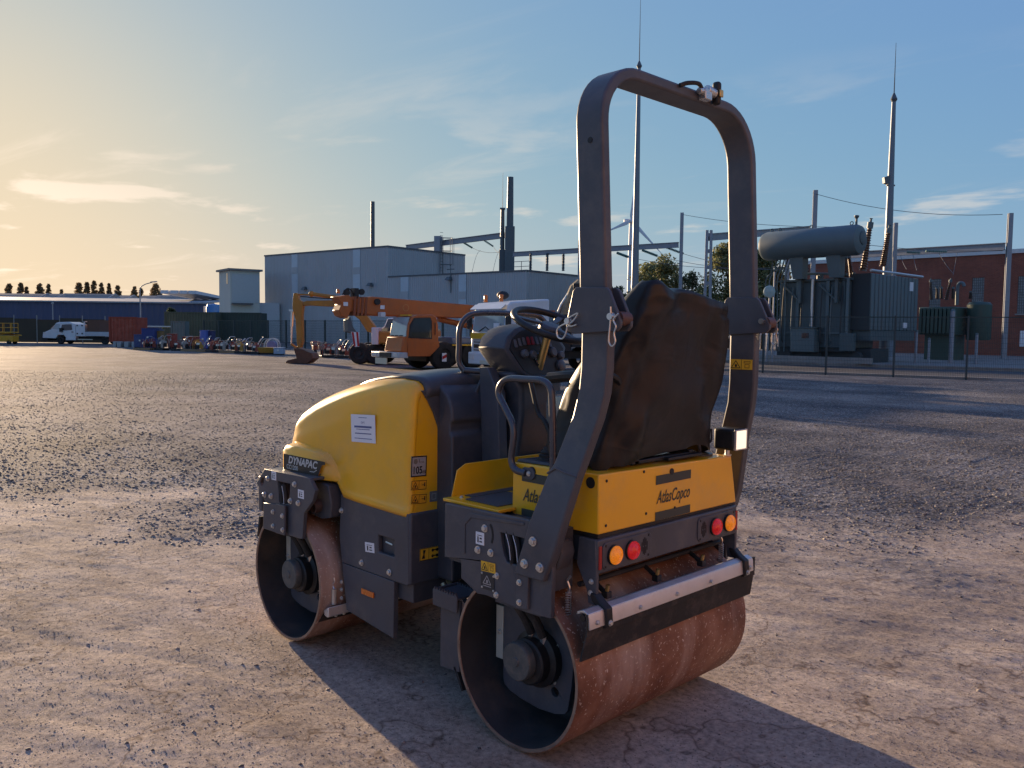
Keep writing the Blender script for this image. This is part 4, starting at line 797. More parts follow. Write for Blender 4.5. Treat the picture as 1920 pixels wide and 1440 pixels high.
obj('door_handle', G().box(xv(144.5), xv(148), -1.03, -1.0, 1.10, 1.18), CHS, cb); obj('mirror', G().box(xv(126)-.1, xv(126)+.14, -1.22, -1.03, 1.15, 1.5), CHS, cb); obj('bumper', G().box(xv(90)-.06, xv(100), -1.0, 1.0, .32, .62), CHS, V, bev=.05); obj('headlight', G().box(xv(92), xv(96), -1.015, -.9, .95, 1.10), LMP, V); obj('side_step', G().box(xv(134), xv(152), -1.03, -.9, .38, .58), WHP, V)
tb = obj('tool_box', G().box(xv(152.5), xv(167), -1.0, 1.0, .75, zv(608.5)), WHP, V, bev=.03)
for z in (1.0, 1.75): obj('hinge', G().box(xv(154), xv(156.5), -1.03, -1.0, z-.06, z+.06), CHS, tb); obj('hinge', G().box(xv(163), xv(165.5), -1.03, -1.0, z-.06, z+.06), CHS, tb)
obj('ladder_rack', G().box(xv(168)-.05, xv(168)+.05, -1.0, -.9, .8, zv(602)).box(xv(168)-.05, xv(168)+.05, .9, 1.0, .8, zv(602)).box(xv(168)-.05, xv(168)+.05, -1.0, 1.0, zv(602)-.1, zv(602)), WHP, V)
obj('flat_bed', G().box(xv(167.5), xv(222), -1.05, 1.05, .78, .92), WHP, V); obj('drop_side', G().box(xv(170), xv(221.5), -1.07, -1.03, .80, 1.18), SLV, V); obj('drop_side', G().box(xv(170), xv(221.5), 1.03, 1.07, .80, 1.18), SLV, V); obj('bed_load', G().box(xv(173), xv(196), -.9, .9, .925, zv(600)), mat('brown_crate', (.14, .07, .045), .8, var=.15), V); obj('chassis', G().box(xv(118), xv(221), -.45, .45, .45, .70), CHS, V); obj('side_guard', G().box(xv(155), xv(183), -1.0, -.95, .42, .50), PLT, V)
for px in (123, 205):
    for y, s in ((-.95, 1), (.95, -1)): wheel(xv(px), y, .36, .24, V, -s)
# ---- yellow scissor lift at the far left
F = Fr(12, 76); V = thing('scissor_lift', 'yellow scissor lift with a railed platform at the end of the brown fence', 'lift', F); YLF = mat('lift_yellow', (.58, .30, .012), .45, var=.1, dirt=(DUST, .25, 3))
zt = F.p(12, 606)[2]
obj('base', G().box(-1.5, .85, -.5, .5, .22, .78), YLF, V, bev=.04); obj('platform_deck', G().box(-1.5, .85, -.5, .5, 1.02, 1.12), YLF, V)
for x in (-1.4, -.6, .1, .8):
    for y in (-.48, .48): obj('rail_post', G().cyl((x, y, 1.1), (x, y, zt), .028, seg=6), YLF, V)
for z in (zt, (zt+1.1)/2):
    for y in (-.48, .48): obj('rail', G().cyl((-1.4, y, z), (.8, y, z), .026, seg=6), YLF, V)
for s in (-1, 1): obj('scissor_arm', G().tube([(-1.2*s, -.3*s, .8), (.6*s, -.3*s, 1.0)], .05, 6), YLF, V)
for x in (-1.1, .5):
    for y in (-.5, .38): obj('wheel', G().lathe([(0, 0), (.2, 0), (.2, .12), (0, .12)], (x, y, .2), (0, 1, 0), 18), TYR, V)
# ---- orange mobile crane
F = Fr(765, 35, rad(37)); V = thing('mobile_crane', 'orange mobile crane with a long folded telescopic boom over its low cab', 'crane', F)
def cp(px, py, y=0.): p = F.p(px, py, y); return (p[0], p[2])
side_ = [cp(764, 668), cp(764, 622), cp(767, 606), cp(774, 594), cp(784, 590), cp(812, 590), cp(819, 594), cp(822, 610), cp(823, 648), cp(818, 652), cp(806, 668)]
cab_ = obj('cab', G().prism(side_, 'y', 0, 1.5), ORP, V, bev=.05, seg=3)
obj('door_window', G().prism([cp(767, 632), cp(770, 612), cp(777, 598), cp(806, 597), cp(808, 602), cp(808, 634)], 'y', -.012, .01), GLASS, cab_); obj('window_frame', G().prism([cp(765.5, 634), cp(768, 610), cp(776, 596), cp(807, 595), cp(810, 602), cp(810, 636)], 'y', -.006, .012), CHS, cab_)
obj('grab_handle', G().tube([(cp(815, 605)[0], -.04, cp(815, 605)[1]), (cp(815, 628)[0], -.04, cp(815, 628)[1])], .02, 6), CHS, cab_)
obj('wiper_hinge', G().box(cp(769, 632)[0], cp(773, 632)[0], -.05, 0, cp(769, 634)[1], cp(769, 630)[1]), CHS, cab_)
xf = cp(764, 640)[0]; zr_ = cp(774, 592)[1]
obj('windscreen', G().hexa([(xf-.05, .08, 1.42), (xf-.05, 1.42, 1.42), (xf-.005, 1.42, 1.42), (xf-.005, .08, 1.42)], [(cp(773, 596)[0]-.12, .12, zr_-.06), (cp(773, 596)[0]-.12, 1.38, zr_-.06), (cp(773, 596)[0]-.06, 1.38, zr_-.06), (cp(773, 596)[0]-.06, .12, zr_-.06)]), WGL, cab_)
obj('nose', G().hexa([(xf-.28, .05, .78), (xf-.28, 1.48, .78), (xf+.02, 1.5, .72), (xf+.02, 0, .72)], [(xf-.16, .08, 1.40), (xf-.16, 1.45, 1.40), (xf+.02, 1.48, 1.42), (xf+.02, .02, 1.42)]), ORP, V, bev=.04)
obj('bumper', G().box(xf-.42, xf+.05, .0, 2.4, .52, .76), SLV, V, bev=.03); obj('headlight', G().box(xf-.44, xf-.40, .12, .45, .58, .72), LMP, V); obj('headlight', G().box(xf-.44, xf-.40, 1.9, 2.25, .58, .72), LMP, V); obj('number_plate', G().box(xf-.46, xf-.42, .95, 1.95, .24, .50), PLT, V); obj('bumper_block', G().box(xf-.45, xf-.38, .6, 1.6, .54, .74), CHS, V)
for k in range(3):
    y = .30+k*.38; obj('wiper', G().box(xf-.06, xf-.03, y, y+.30, 1.43, 1.47), CHS, V)
obj('visor', G().box(xf+.15, xf+.32, .2, .9, zr_+.0, zr_+.05), mat('yellow_visor', (.70, .42, .03), .4), V)
obj('carrier_frame', G().box(xf+.3, xf+9.2, .35, 2.3, .62, 1.02), CHS, V, bev=.03); obj('deck', G().box(xf+2.2, xf+8.6, .02, 2.5, 1.10, 1.40), mat('deck_sky_reflection', (.07, .11, .19), .4, var=.1, coat=.3), V, bev=.03); obj('deck_stripe', G().box(xf+2.2, xf+8.6, -.01, .018, 1.03, 1.09), mat('stripe_yellow', (.65, .38, .03), .5), V); obj('underbody', G().box(xf+1.2, xf+8.8, .5, 2.1, .35, .62), CHS, V)  # the deck's blue is reflected sky put into its colour
obj('fender', G().prism([cp(764, 668), cp(806, 668), cp(823, 650), cp(823, 640), cp(764, 640)], 'y', -.03, -.002), ORP, V, bev=.01)
for dx in (1.85, 3.35, 5.9, 7.4):
    wheel(xf+dx, .02, .60, .40, V, -1); wheel(xf+dx, 2.45, .60, .40, V, 1)
ch = obj('chevron_board', G().box(cp(828, 665)[0], cp(836, 665)[0], -.06, -.03, cp(828, 678)[1], cp(828, 662)[1]), WHT, V); obj('chevron_stripe', G().hexa([(cp(828, 665)[0], -.063, cp(828, 674)[1]), (cp(836, 665)[0], -.063, cp(828, 670)[1]), (cp(836, 665)[0], -.061, cp(828, 670)[1]), (cp(828, 665)[0], -.061, cp(828, 674)[1])], [(cp(828, 665)[0], -.063, cp(828, 668)[1]), (cp(836, 665)[0], -.063, cp(828, 664)[1]), (cp(836, 665)[0], -.061, cp(828, 664)[1]), (cp(828, 665)[0], -.061, cp(828, 668)[1])]), REDS, ch)
yb0, yb1 = 1.55, 2.25                   # the boom lies beside the cab
def bp(px, py): p = F.p(px, py, yb0); return (p[0], p[2])
bo = obj('boom', G().prism([bp(668, 560), bp(700, 556), bp(900, 573), bp(1000, 580), bp(1000, 612), bp(900, 597), bp(700, 592), bp(668, 586)], 'y', yb0, yb1), ORP, V, bev=.04)
obj('boom_section', G().prism([bp(650, 563), bp(669, 561), bp(669, 585), bp(650, 583)], 'y', yb0+.06, yb1-.06), ORP, bo, bev=.02)
obj('boom_head', G().prism([bp(632, 556), bp(656, 553), bp(662, 566), bp(658, 584), bp(652, 597), bp(640, 592), bp(636, 582), bp(641, 570)], 'y', yb0+.02, yb1-.02), ORP, bo, bev=.03)
for k, px in enumerate((664, 671, 678, 685)): obj('boom_collar', G().prism([bp(px, 556+k*.3), bp(px+4, 556+k*.3), bp(px+2, 592), bp(px-2, 592)], 'y', yb0-.03, yb1+.03), mat('collar_brown', (.26, .075, .03), .6, var=.2), bo)
for px, py, r in ((706, 566, .13), (655, 548, .14), (683, 547, .13)):
    p_ = bp(px, py); obj('sheave', G().lathe([(0, 0), (r, 0), (r*.8, .05), (r, .1), (0, .1)], (p_[0], yb0-.12 if px > 700 else yb0+.2, p_[1]), (0, 1, 0), 20), CHS, bo)
for px, py in ((648, 570), (717, 576)):
    p_ = bp(px, py); obj('white_plate', G().box(p_[0]-.1, p_[0]+.1, yb0-.012, yb0-.002, p_[1]-.08, p_[1]+.08), WHT, bo)
p_ = bp(711, 590); obj('spot_lamp', G().box(p_[0]-.10, p_[0]+.12, yb0-.35, yb0-.05, p_[1]-.10, p_[1]+.10), WHP, bo, bev=.02)
p_ = bp(640, 545); obj('warning_light', G().lathe([(.07, 0), (.07, .12), (.04, .18), (0, .18)], (p_[0], yb0+.3, p_[1]-.1), (0, 0, 1), 12), ORL, bo)
hs_ = [(646, 552), (655, 541), (664, 546), (668, 560)]; obj('boom_hose', G().tube(bez([(bp(a, b)[0], yb0+.2, bp(a, b)[1]) for a, b in hs_], 5), .03, 6), RUB, bo); obj('roof_bracket', G().box(bp(667, 548)[0], bp(675, 548)[0], yb0+.1, yb0+.5, bp(667, 562)[1], bp(667, 540)[1]), CHS, bo)
obj('boom_emblem', G().lathe([(.13, 0), (.15, 0), (.15, .004), (.13, .004)], (bp(761, 577)[0], yb0-.001, bp(761, 577)[1]), (0, -1, 0), 24), mat('faded_emblem', (.52, .24, .08), .6), bo)
obj('lift_cylinder', G().cyl((bp(830, 598)[0], yb0+.35, bp(830, 598)[1]), (bp(905, 616)[0], yb0+.35, bp(905, 616)[1]), .13, seg=12), ORP, V)
obj('superstructure', G().box(bp(905, 600)[0], bp(985, 600)[0], .4, 2.3, 1.402, bp(950, 583)[1]), ORP, V, bev=.06)
# hook block with its red and white board, hanging from the boom head
hk = obj('hook_block', G().prism([bp(654, 600), bp(659, 593), bp(664, 612), bp(672, 624), bp(668, 626), bp(655, 622)], 'y', yb0+.1, yb0+.5), mat('hook_steel', (.10, .115, .13), .5, metal=.3), V, bev=.02)
wb_ = obj('warning_board', G().prism([bp(657, 622), bp(672, 623), bp(672, 650), bp(664, 650)], 'y', yb0-.08, yb0-.04), WHT, V)
for a, b in ((657.5, 662), (666, 671)): obj('red_stripe', G().prism([bp(a, 622.5), bp(a+4, 622.8), bp(b+3 if b < 668 else 672, 649), bp(b+0 if b < 668 else 668.5, 649.5)], 'y', yb0-.086, yb0-.081), REDS, wb_)
# ---- ochre wheeled excavator beside the crane
F = Fr(640, 41, rad(-6)); V = thing('wheeled_excavator', 'ochre wheeled excavator with its arm stretched out left of the crane', 'excavator', F)
def ep(px, py): p = F.p(px, py, 0.); return (p[0], p[2])
obj('boom', G().prism([ep(571, 566), ep(578, 564), ep(637, 563), ep(652, 566), ep(668, 574), ep(690, 592), ep(704, 612), ep(700, 624), ep(690, 622), ep(676, 600), ep(655, 583), ep(637, 576), ep(580, 573), ep(571, 574)], 'y', -.18, .18), OYP, V, bev=.03)
sk = obj('stick', G().prism([ep(552, 551), ep(556, 549), ep(560, 551), ep(562, 562), ep(569, 566), ep(570, 574), ep(568, 590), ep(569, 640), ep(566, 652), ep(560, 652), ep(558, 640), ep(556, 600), ep(550, 578), ep(551, 560)], 'y', -.16, .16), OYP, V, bev=.03)
obj('stick_cylinder', G().cyl((ep(584, 552)[0], 0, ep(584, 551)[1]), (ep(640, 558)[0], 0, ep(640, 559)[1]), .10, seg=10).cyl((ep(556, 552)[0], 0, ep(556, 552)[1]), (ep(586, 552)[0], 0, ep(586, 553)[1]), .04, seg=8).ball((ep(584, 551)[0], 0, ep(584, 551)[1]), .15, 10, 6), OYP, V)
obj('bucket_cylinder', G().cyl((ep(548, 583)[0], 0, ep(548, 583)[1]), (ep(547, 612)[0], 0, ep(547, 612)[1]), .07, seg=10).cyl((ep(547, 612)[0], 0, ep(547, 612)[1]), (ep(546, 645)[0], 0, ep(546, 645)[1]), .035, seg=8).box(ep(543, 580)[0], ep(556, 580)[0], -.1, .1, ep(550, 584)[1], ep(550, 580)[1]), STL, V)
obj('bucket_link', G().tube([(ep(546, 645)[0], 0, ep(546, 645)[1]), (ep(556, 652)[0], 0, ep(556, 652)[1]), (ep(562, 648)[0], 0, ep(562, 648)[1])], .06, 6), OYP, V)
BKT = mat('worn_bucket', (.13, .06, .035), .6, metal=.2, var=.3, scale=5)
bk_ = G().loft([[(ep(556, 652)[0], y, ep(556, 652)[1]), (ep(574, 655)[0], y, ep(574, 655)[1]), (ep(590, 662)[0], y, ep(590, 662)[1]), (ep(593, 672)[0], y, ep(593, 672)[1]), (ep(582, 681)[0], y, ep(582, 681)[1]), (ep(558, 683)[0], y, .02), (ep(540, 682)[0], y, .02), (ep(545, 675)[0], y, ep(545, 675)[1]), (ep(562, 671)[0], y, ep(562, 671)[1])] for y in (-.45, .45)])
obj('bucket', bk_, BKT, V, bev=.02); obj('boom_hose', G().tube(bez([(ep(640, 561)[0], -.2, ep(640, 561)[1]), (ep(600, 557)[0], -.2, ep(600, 559)[1]), (ep(566, 557)[0], -.2, ep(566, 556)[1])], 6), .025, 6), RUB, V)
obj('undercarriage', G().box(ep(660, 660)[0], ep(770, 660)[0], .2, 1.9, .55, .95), CHS, V, bev=.05); obj('upper_body', G().box(ep(702, 640)[0], ep(790, 640)[0], -.3, 2.1, 1.0, 1.62), OYP, V, bev=.08); obj('counterweight', G().box(ep(790, 640)[0], ep(812, 640)[0], -.3, 2.1, 1.0, 1.75), OYP, V, bev=.12); obj('operator_cab', G().prism([ep(700, 645), ep(699, 618), ep(711, 612), ep(718, 596), ep(745, 594), ep(748, 640)], 'y', .9, 2.0), WHP, V, bev=.05); obj('cab_window', G().prism([ep(703, 640), ep(702, 620), ep(713, 613), ep(719, 598), ep(742, 597), ep(744, 636)], 'y', .885, .899), GLASS, V); obj('lit_cab_face', G().box(ep(700, 640)[0], ep(713, 640)[0], -.35, .3, ep(705, 646)[1], ep(705, 614)[1]), WHP, V, bev=.03)  # white cab and the white box before it paint in the sunlit cab face
for px in (673, 704): wheel(ep(px, 660)[0], .0, .52, .45, V, -1); wheel(ep(px, 660)[0], 2.1, .52, .45, V, 1)
wheel(ep(775, 660)[0], .0, .52, .45, V, -1)
obj('dozer_blade', G().box(ep(654, 660)[0], ep(660, 660)[0], .0, 2.1, .25, .75), BKT, V)
# ---- white lorry with yellow stripe and a loading crane
F = Fr(945, 33, rad(-55)); V = thing('white_lorry', 'white lorry cab with a yellow stripe and two orange beacons', 'lorry', F)
def lp(px, py, y=0.): p = F.p(px, py, y); return (p[0], p[2])
xl_, xr_ = -2.44, 0.; cxx = -1.22
zt = lp(945, 566)[1]
prof = [(0, .45), (-.02, 1.55), (.03, 1.62), (.18, zt-.12), (.30, zt), (2.2, zt+.18), (2.25, .45)]
cb = obj('cab', G().prism(prof, 'x', xl_, xr_), WHP, V, bev=.07, seg=3)
obj('windscreen', G().hexa([(xl_+.12, .01, 1.66), (xr_-.12, .01, 1.66), (xr_-.12, .06, 1.66), (xl_+.12, .06, 1.66)], [(xl_+.16, .135, zt-.28), (xr_-.16, .135, zt-.28), (xr_-.16, .18, zt-.28), (xl_+.16, .18, zt-.28)]), WGL, cb)
YST = mat('lorry_yellow', (.62, .36, .02), .45, var=.06); obj('yellow_band', G().box(xl_+.02, xr_-.02, -.045, -.02, 1.36, 1.60), YST, cb); obj('side_band', G().box(xr_, xr_+.015, .05, 2.2, 1.36, 1.60), YST, cb)
for z in (.95, 1.06, 1.17, 1.28): obj('grille_slat', G().box(xl_+.28, xr_-.28, -.06, -.02, z-.035, z+.035), SLV if z != 1.06 else CHS, cb)
obj('grille_back', G().box(xl_+.25, xr_-.25, -.035, -.015, .88, 1.33), CHS, cb); obj('bumper', G().box(xl_-.02, xr_+.02, -.14, .3, .32, .82), WHP, V, bev=.05)
for s in (-1, 1): obj('headlight', G().box(cxx+s*.95-.18, cxx+s*.95+.18, -.16, -.135, .52, .72), LMP, V); obj('mirror', G().box(cxx+s*1.42-.1, cxx+s*1.42+.1, -.05, .12, 1.75, 2.3), CHS, V, bev=.03)
obj('number_plate', G().box(cxx-.3, cxx+.3, -.165, -.142, .36, .50), PLT, V); obj('wiper', G().tube([(cxx-.6, -.02, 1.66), (cxx-.2, .03, 1.85), (cxx+.2, .02, 1.68)], .02, 5), CHS, V); obj('notice_card', G().box(cxx+.45, cxx+.85, -.01, .01, 1.72, 2.0), WHT, V)
obj('side_window', G().prism([(.5, 1.68), (.62, zt-.25), (1.5, zt-.2), (1.5, 1.68)], 'x', xr_-.01, xr_+.012), GLASS, V); obj('door_handle', G().box(xr_+.001, xr_+.04, 1.3, 1.5, 1.30, 1.35), CHS, V)
obj('sun_visor', G().hexa([(xl_+.1, -.12, zt-.30), (xr_-.1, -.12, zt-.30), (xr_-.1, .12, zt-.12), (xl_+.1, .12, zt-.12)], [(xl_+.1, -.13, zt-.26), (xr_-.1, -.13, zt-.26), (xr_-.1, .14, zt-.06), (xl_+.1, .14, zt-.06)]), WHP, V)
for px in (911, 940):
    p_ = F.p(px, 560, .6); obj('beacon', G().lathe([(.0, 0), (.085, 0), (.085, .05), (.075, .06), (.085, .26), (.06, .30), (0, .30)], (p_[0], .6, zt+.05), (0, 0, 1), 14), ORL, V)
obj('roof_horn', G().ball((F.p(943, 553, 1.4)[0], 1.4, zt+.36), .26, 12, 8, (1, 1, .7)), CHS, V)
obj('chassis', G().box(cxx-.5, cxx+.5, .3, 8.2, .55, .85), CHS, V); obj('flat_body', G().box(xl_, xr_, 3.4, 8.4, 1.05, 1.25), CHS, V); obj('body_side', G().box(xr_, xr_+.05, 3.4, 8.4, 1.25, 1.75), SLV, V)
for y in (1.0, 5.6, 6.9):
    for s in (-1, 1): obj('wheel', G().lathe([(.25, 0), (.47, 0), (.5, .05), (.5, .27), (.47, .32), (.25, .32)], (cxx+s*1.2, y, .5), (-s, 0, 0), 28), TYR, V, smooth=40)
# loading crane folded up behind the cab
F = Fr(1060, 35.3); LC = thing('loading_crane', 'folded beige and black loading crane standing behind the white lorry cab', 'crane', F)
def lq(px, py): p = F.p(px, py, 0.); return (p[0], 0., p[2])
BEI = mat('loader_beige', (.30, .24, .15), .55, var=.3, scale=4, dirt=((.05, .045, .04), .6, 3))
obj('column', G().box(lq(1060, 600)[0]-.25, lq(1060, 600)[0]+.25, -.25, .25, .86, lq(1060, 590)[2]), CHS, LC, bev=.03)
obj('inner_boom', G().tube([lq(1052, 600), lq(1062, 570), lq(1075, 540), lq(1088, 530)], [.16, .15, .17, .19], 8), BEI, LC); obj('outer_boom', G().tube([lq(1088, 530), lq(1096, 548), lq(1086, 575), lq(1076, 600)], [.17, .14, .12, .10], 8), BEI, LC)
obj('lift_ram', G().tube([lq(1040, 602), lq(1052, 572), lq(1066, 550)], .06, 8), STL, LC); obj('ram_rod', G().tube([lq(1070, 600), lq(1078, 570), lq(1084, 545)], .045, 8), STL, LC)
for k in range(4): obj('hose', G().tube(bez([lq(1078+k*5, 536-k), lq(1100+k*6, 526), lq(1128+k*5, 532), lq(1146+k*3, 556)], 6), .03, 6), RUB, LC)
obj('rotator_clamp', G().box(lq(1074, 540)[0], lq(1086, 540)[0], -.3, -.15, lq(1074, 548)[2], lq(1074, 532)[2]), CHS, LC); obj('valve_block', G().box(lq(1003, 590)[0], lq(1040, 590)[0], -.3, .2, lq(1003, 592)[2], lq(1003, 582)[2]), ORP, LC)
# ---- small machines, pallets, drums and boxes lined up along the fence
CMR = mat('machine_red', (.26, .04, .02), .45, var=.15, dirt=(DUST, .3, 6)); CMY = mat('machine_yellow', (.40, .20, .02), .45, var=.12, dirt=(DUST, .3, 6)); CMB = mat('machine_blue', (.05, .07, .18), .45, var=.12, dirt=(DUST, .3, 6)); CMW = mat('machine_white', (.30, .26, .22), .45, var=.1, dirt=(DUST, .3, 6))
WOOD = mat('pallet_wood', (.30, .20, .11), .8, var=.2, scale=6)
def pallet(px, D, label, da=0.):
    f = Fr(px, D, da); t = thing('pallet', label, 'pallet', f)
    for k in range(7): obj('deck_board', G().box(-.6, .6, -.4+k*.117, -.31+k*.117, .122, .144), WOOD, t)
    for y in (-.35, 0, .35): obj('bearer', G().box(-.6, .6, y-.045, y+.045, 0, .12), WOOD, t)
    return t
def compactor(px, D, m, label, da=0., z=0., sc=1.):
    f = Fr(px, D, da); t = thing('plate_compactor', label, 'compactor', f); t.location.z = z; t.scale = (sc,)*3
    obj('base_plate', G().prism([(-.42, .10), (-.34, .0), (.30, .0), (.42, .12), (.40, .16), (-.40, .14)], 'y', -.25, .25), CHS, t); obj('engine_block', G().box(-.18, .20, -.18, .18, .22, .52), CHS, t, bev=.03); obj('engine_cover', G().hexa([(-.22, -.2, .50), (.22, -.2, .50), (.22, .2, .50), (-.22, .2, .50)], [(-.14, -.14, .68), (.16, -.14, .66), (.16, .14, .66), (-.14, .14, .68)]), m, t, bev=.02); obj('belt_guard', G().prism([(.10, .18), (.36, .18), (.36, .40), (.18, .52), (.08, .48)], 'y', -.24, -.19), m, t, bev=.01)
    for y in (-.23, .23): obj('frame_bar', G().tube(bez([(-.34, y, .14), (-.32, y, .60), (-.1, y, .78), (.28, y, .72), (.36, y, .16)], 4), .018, 6), m, t)
    obj('handle', G().tube(bez([(.30, -.2, .30), (.60, -.22, .80), (.78, -.2, 1.02), (.80, 0, 1.05), (.78, .2, 1.02), (.60, .22, .80), (.30, .2, .30)], 4), .018, 6), STL, t); obj('air_filter', G().cyl((-.05, .05, .68), (-.05, .05, .78), .07, seg=10), m, t); obj('exhaust', G().box(-.1, .12, -.24, -.18, .44, .58), STL, t); return t
def rammer(px, D, m, label, da=0.):
    f = Fr(px, D, da); t = thing('rammer', label, 'rammer', f)
    obj('shoe', G().prism([(-.2, .0), (.12, .0), (.18, .08), (-.18, .08)], 'y', -.14, .14), CHS, t); obj('bellows', G().lathe([(.0, 0)]+[(.10+.02*(k % 2), k*.04) for k in range(9)]+[(0, .33)], (-.02, 0, .08), (-.12, 0, 1), 12), RUB, t, smooth=0); obj('engine', G().box(-.16, .14, -.15, .15, .42, .70), m, t, bev=.03); obj('fuel_tank', G().box(.02, .22, -.13, .13, .72, .92), CMW, t, bev=.04); obj('handle_frame', G().tube(bez([(.05, -.2, .72), (-.25, -.22, .86), (-.34, 0, .90), (-.25, .22, .86), (.05, .2, .72), (.24, .18, .92), (.24, -.18, .92), (.05, -.2, .72)], 4), .02, 6), m, t); return t
def crate(px, D, w, d, z0, z1, m, label, name='machine_box', cat='box'):
    f = Fr(px, D); t = thing(name, label, cat, f); obj('body', G().box(-w/2, w/2, 0, d, z0, z1), m, t, bev=.03); obj('lid', G().box(-w/2-.02, w/2+.02, -.02, d+.02, z1+.002, z1+.05), m, t, bev=.01); obj('skid', G().box(-w/2+.05, w/2-.05, .05, d-.05, 0, max(.03, z0-.002)), CHS, t); obj('latch', G().box(-.06, .06, -.05, -.02, (z0+z1)/2, (z0+z1)/2+.12), STL, t); return t
crate(262, 66, .95, .9, .1, 1.05, CMB, 'blue equipment box at the right end of the red container'); crate(277, 65.5, 1.0, .9, .1, 1.55, mat('deep_blue', (.03, .045, .17), .5, var=.1), 'taller deep blue box next to the blue equipment box')
crate(292, 66, .8, .7, .1, 1.35, mat('ochre_box', (.22, .14, .045), .6, var=.15), 'ochre box behind the white topped rammer'); crate(320, 64, .55, .6, .2, 1.15, CMR, 'tall narrow red box among the small machines'); crate(380, 62, .45, .7, .15, 1.45, mat('light_blue', (.09, .14, .42), .5, var=.1), 'light blue upright cabinet at the end of the machine row', 'cabinet', 'cabinet'); crate(391, 62.5, .55, .7, .15, 1.42, mat('navy', (.03, .035, .11), .5, var=.1), 'navy upright cabinet right of the light blue one', 'cabinet', 'cabinet'); crate(355, 63, 1.1, .7, .3, .95, CMR, 'wide red engine box with a grey hood', 'engine_box')
pallet(269, 62, 'wooden pallet below the deep blue box'); pallet(358, 60, 'wooden pallet in front of the red engine box'); pallet(388, 59, 'wooden pallet in front of the two blue cabinets'); pallet(430, 57, 'wooden pallet under the mixed red machines')
specs = [(273, 63, CMR, 'dark red plate compactor beside the pallet under the blue boxes'), (285, 63.3, CMR, 'red plate compactor left of the white topped rammer'), (306, 62, CMW, 'white plate compactor right of the white topped rammer'), (331, 61, CMR, 'red plate compactor below the tall narrow red box'), (346, 61, CMW, 'white plate compactor left of the red engine box'), (372, 60, CMY, 'yellow plate compactor left of the light blue cabinet'), (396, 58.5, CMR, 'bright red plate compactor below the navy cabinet'), (408, 58, CMR, 'red plate compactor right of the navy cabinet'), (420, 57.5, CMW, 'white capped plate compactor before the dark green container'), (437, 57, CMR, 'red plate compactor on the right of the mixed machines pallet'), (452, 56, CMY, 'yellow engined plate compactor right of the mixed machines'), (468, 55.5, CMW, 'white plate compactor before the green mesh fence'), (480, 55, CMR, 'red plate compactor left of the yellow trough'), (613, 50, CMR, 'red plate compactor right of the excavator bucket'), (628, 50, CMW, 'white plate compactor close to the crane hook'), (641, 49, CMR, 'dark red plate compactor under the crane boom head')]
for k, (px, D, m_, lab) in enumerate(specs): compactor(px, D, m_, lab, rad((k*47) % 90-45), 0., .95+.1*(k % 3)/2)
for k, (px, D, m_, lab) in enumerate(((297, 62.5, CMB, 'white topped blue rammer between two plate compactors'), (402, 60, CMR, 'red rammer behind the bright red compactor'), (444, 58.5, CMW, 'white rammer behind the mixed machines'), (458, 57.5, CMB, 'blue rammer leaning by the mesh fence'), (590, 51, CMR, 'red rammer behind the excavator stick'), (602, 51.5, CMW, 'white rammer near the red compactor by the bucket'))): rammer(px, D, m_, lab, rad(30*k))
F = Fr(500, 54.5); t = thing('yellow_trough', 'low yellow trough standing before the green mesh fence', 'trough', F); obj('shell', G().hexa([(-.5, 0, .1), (.5, 0, .1), (.5, .7, .1), (-.5, .7, .1)], [(-.62, -.1, .46), (.62, -.1, .46), (.62, .8, .46), (-.62, .8, .46)]), CMY, t, bev=.02); obj('runner', G().box(-.45, .45, .05, .15, 0, .098), CHS, t); obj('runner', G().box(-.45, .45, .55, .65, 0, .098), CHS, t)
crate(521, 54, .6, .6, .05, .42, mat('pale_blue', (.32, .40, .50), .5, var=.1), 'small pale blue box right of the yellow trough')
F = Fr(508, 57); t = thing('cable_reel', 'grey cable reel frame behind the yellow trough', 'reel', F)
for y in (0, .5): obj('reel_flange', G().lathe([(.42, 0), (.5, 0), (.5, .03), (.42, .03)], (0, y, .55), (0, 1, 0), 24), SLV, t)
obj('reel_drum', G().cyl((0, .03, .55), (0, .5, .55), .3, seg=20), mat('reel_purple', (.22, .20, .34), .6), t); obj('reel_stand', G().box(-.4, .4, .0, .53, 0, .06), CHS, t)
# ================================================================ THE ROAD ROLLER (X forward, Y left, origin under the rear drum axle)
R = thing('road_roller', 'yellow and charcoal double drum road roller standing on the compacted gravel', 'road roller')
# ---- shared hardware
def _hex():
    g = G(); g.lathe([(0, 0), (1.0, 0), (1.0, .22), (.0, .22)], (0, 0, 0), (0, 0, 1), 18)
    g.lathe([(.72, .22), (.72, .72), (.62, .80), (0, .80)], (0, 0, 0), (0, 0, 1), 6); return g.mesh('bolt', 30)
HEXM = _hex(); HEXM.materials.append(STL)
def bolt(p, n, r=.014, parent=R, name='bolt', m=None):
    o = bpy.data.objects.new(name, HEXM); COL.objects.link(o); o.parent = parent
    q = Vector(n).to_track_quat('Z', 'Y'); o.matrix_local = Matrix.Translation(Vector(p)) @ q.to_matrix().to_4x4() @ Matrix.Rotation(random.random()*6, 4, 'Z') @ Matrix.Diagonal((r, r, r, 1)); return o
SCRM = G().lathe([(0, 0), (1, 0), (1, .25), (.75, .45), (0, .5)], (0, 0, 0), (0, 0, 1), 10).mesh('screw', 40); SCRM.materials.append(BLK)
def screw(p, n, r=.005, parent=R):
    o = bpy.data.objects.new('screw', SCRM); COL.objects.link(o); o.parent = parent
    o.matrix_local = Matrix.Translation(Vector(p)) @ Vector(n).to_track_quat('Z', 'Y').to_matrix().to_4x4() @ Matrix.Diagonal((r, r, r, 1)); return o
FO, FX = .0545, 1.71                    # the front half stands a little to the left of the rear half
YP = .63                                # outer face of the fork plates
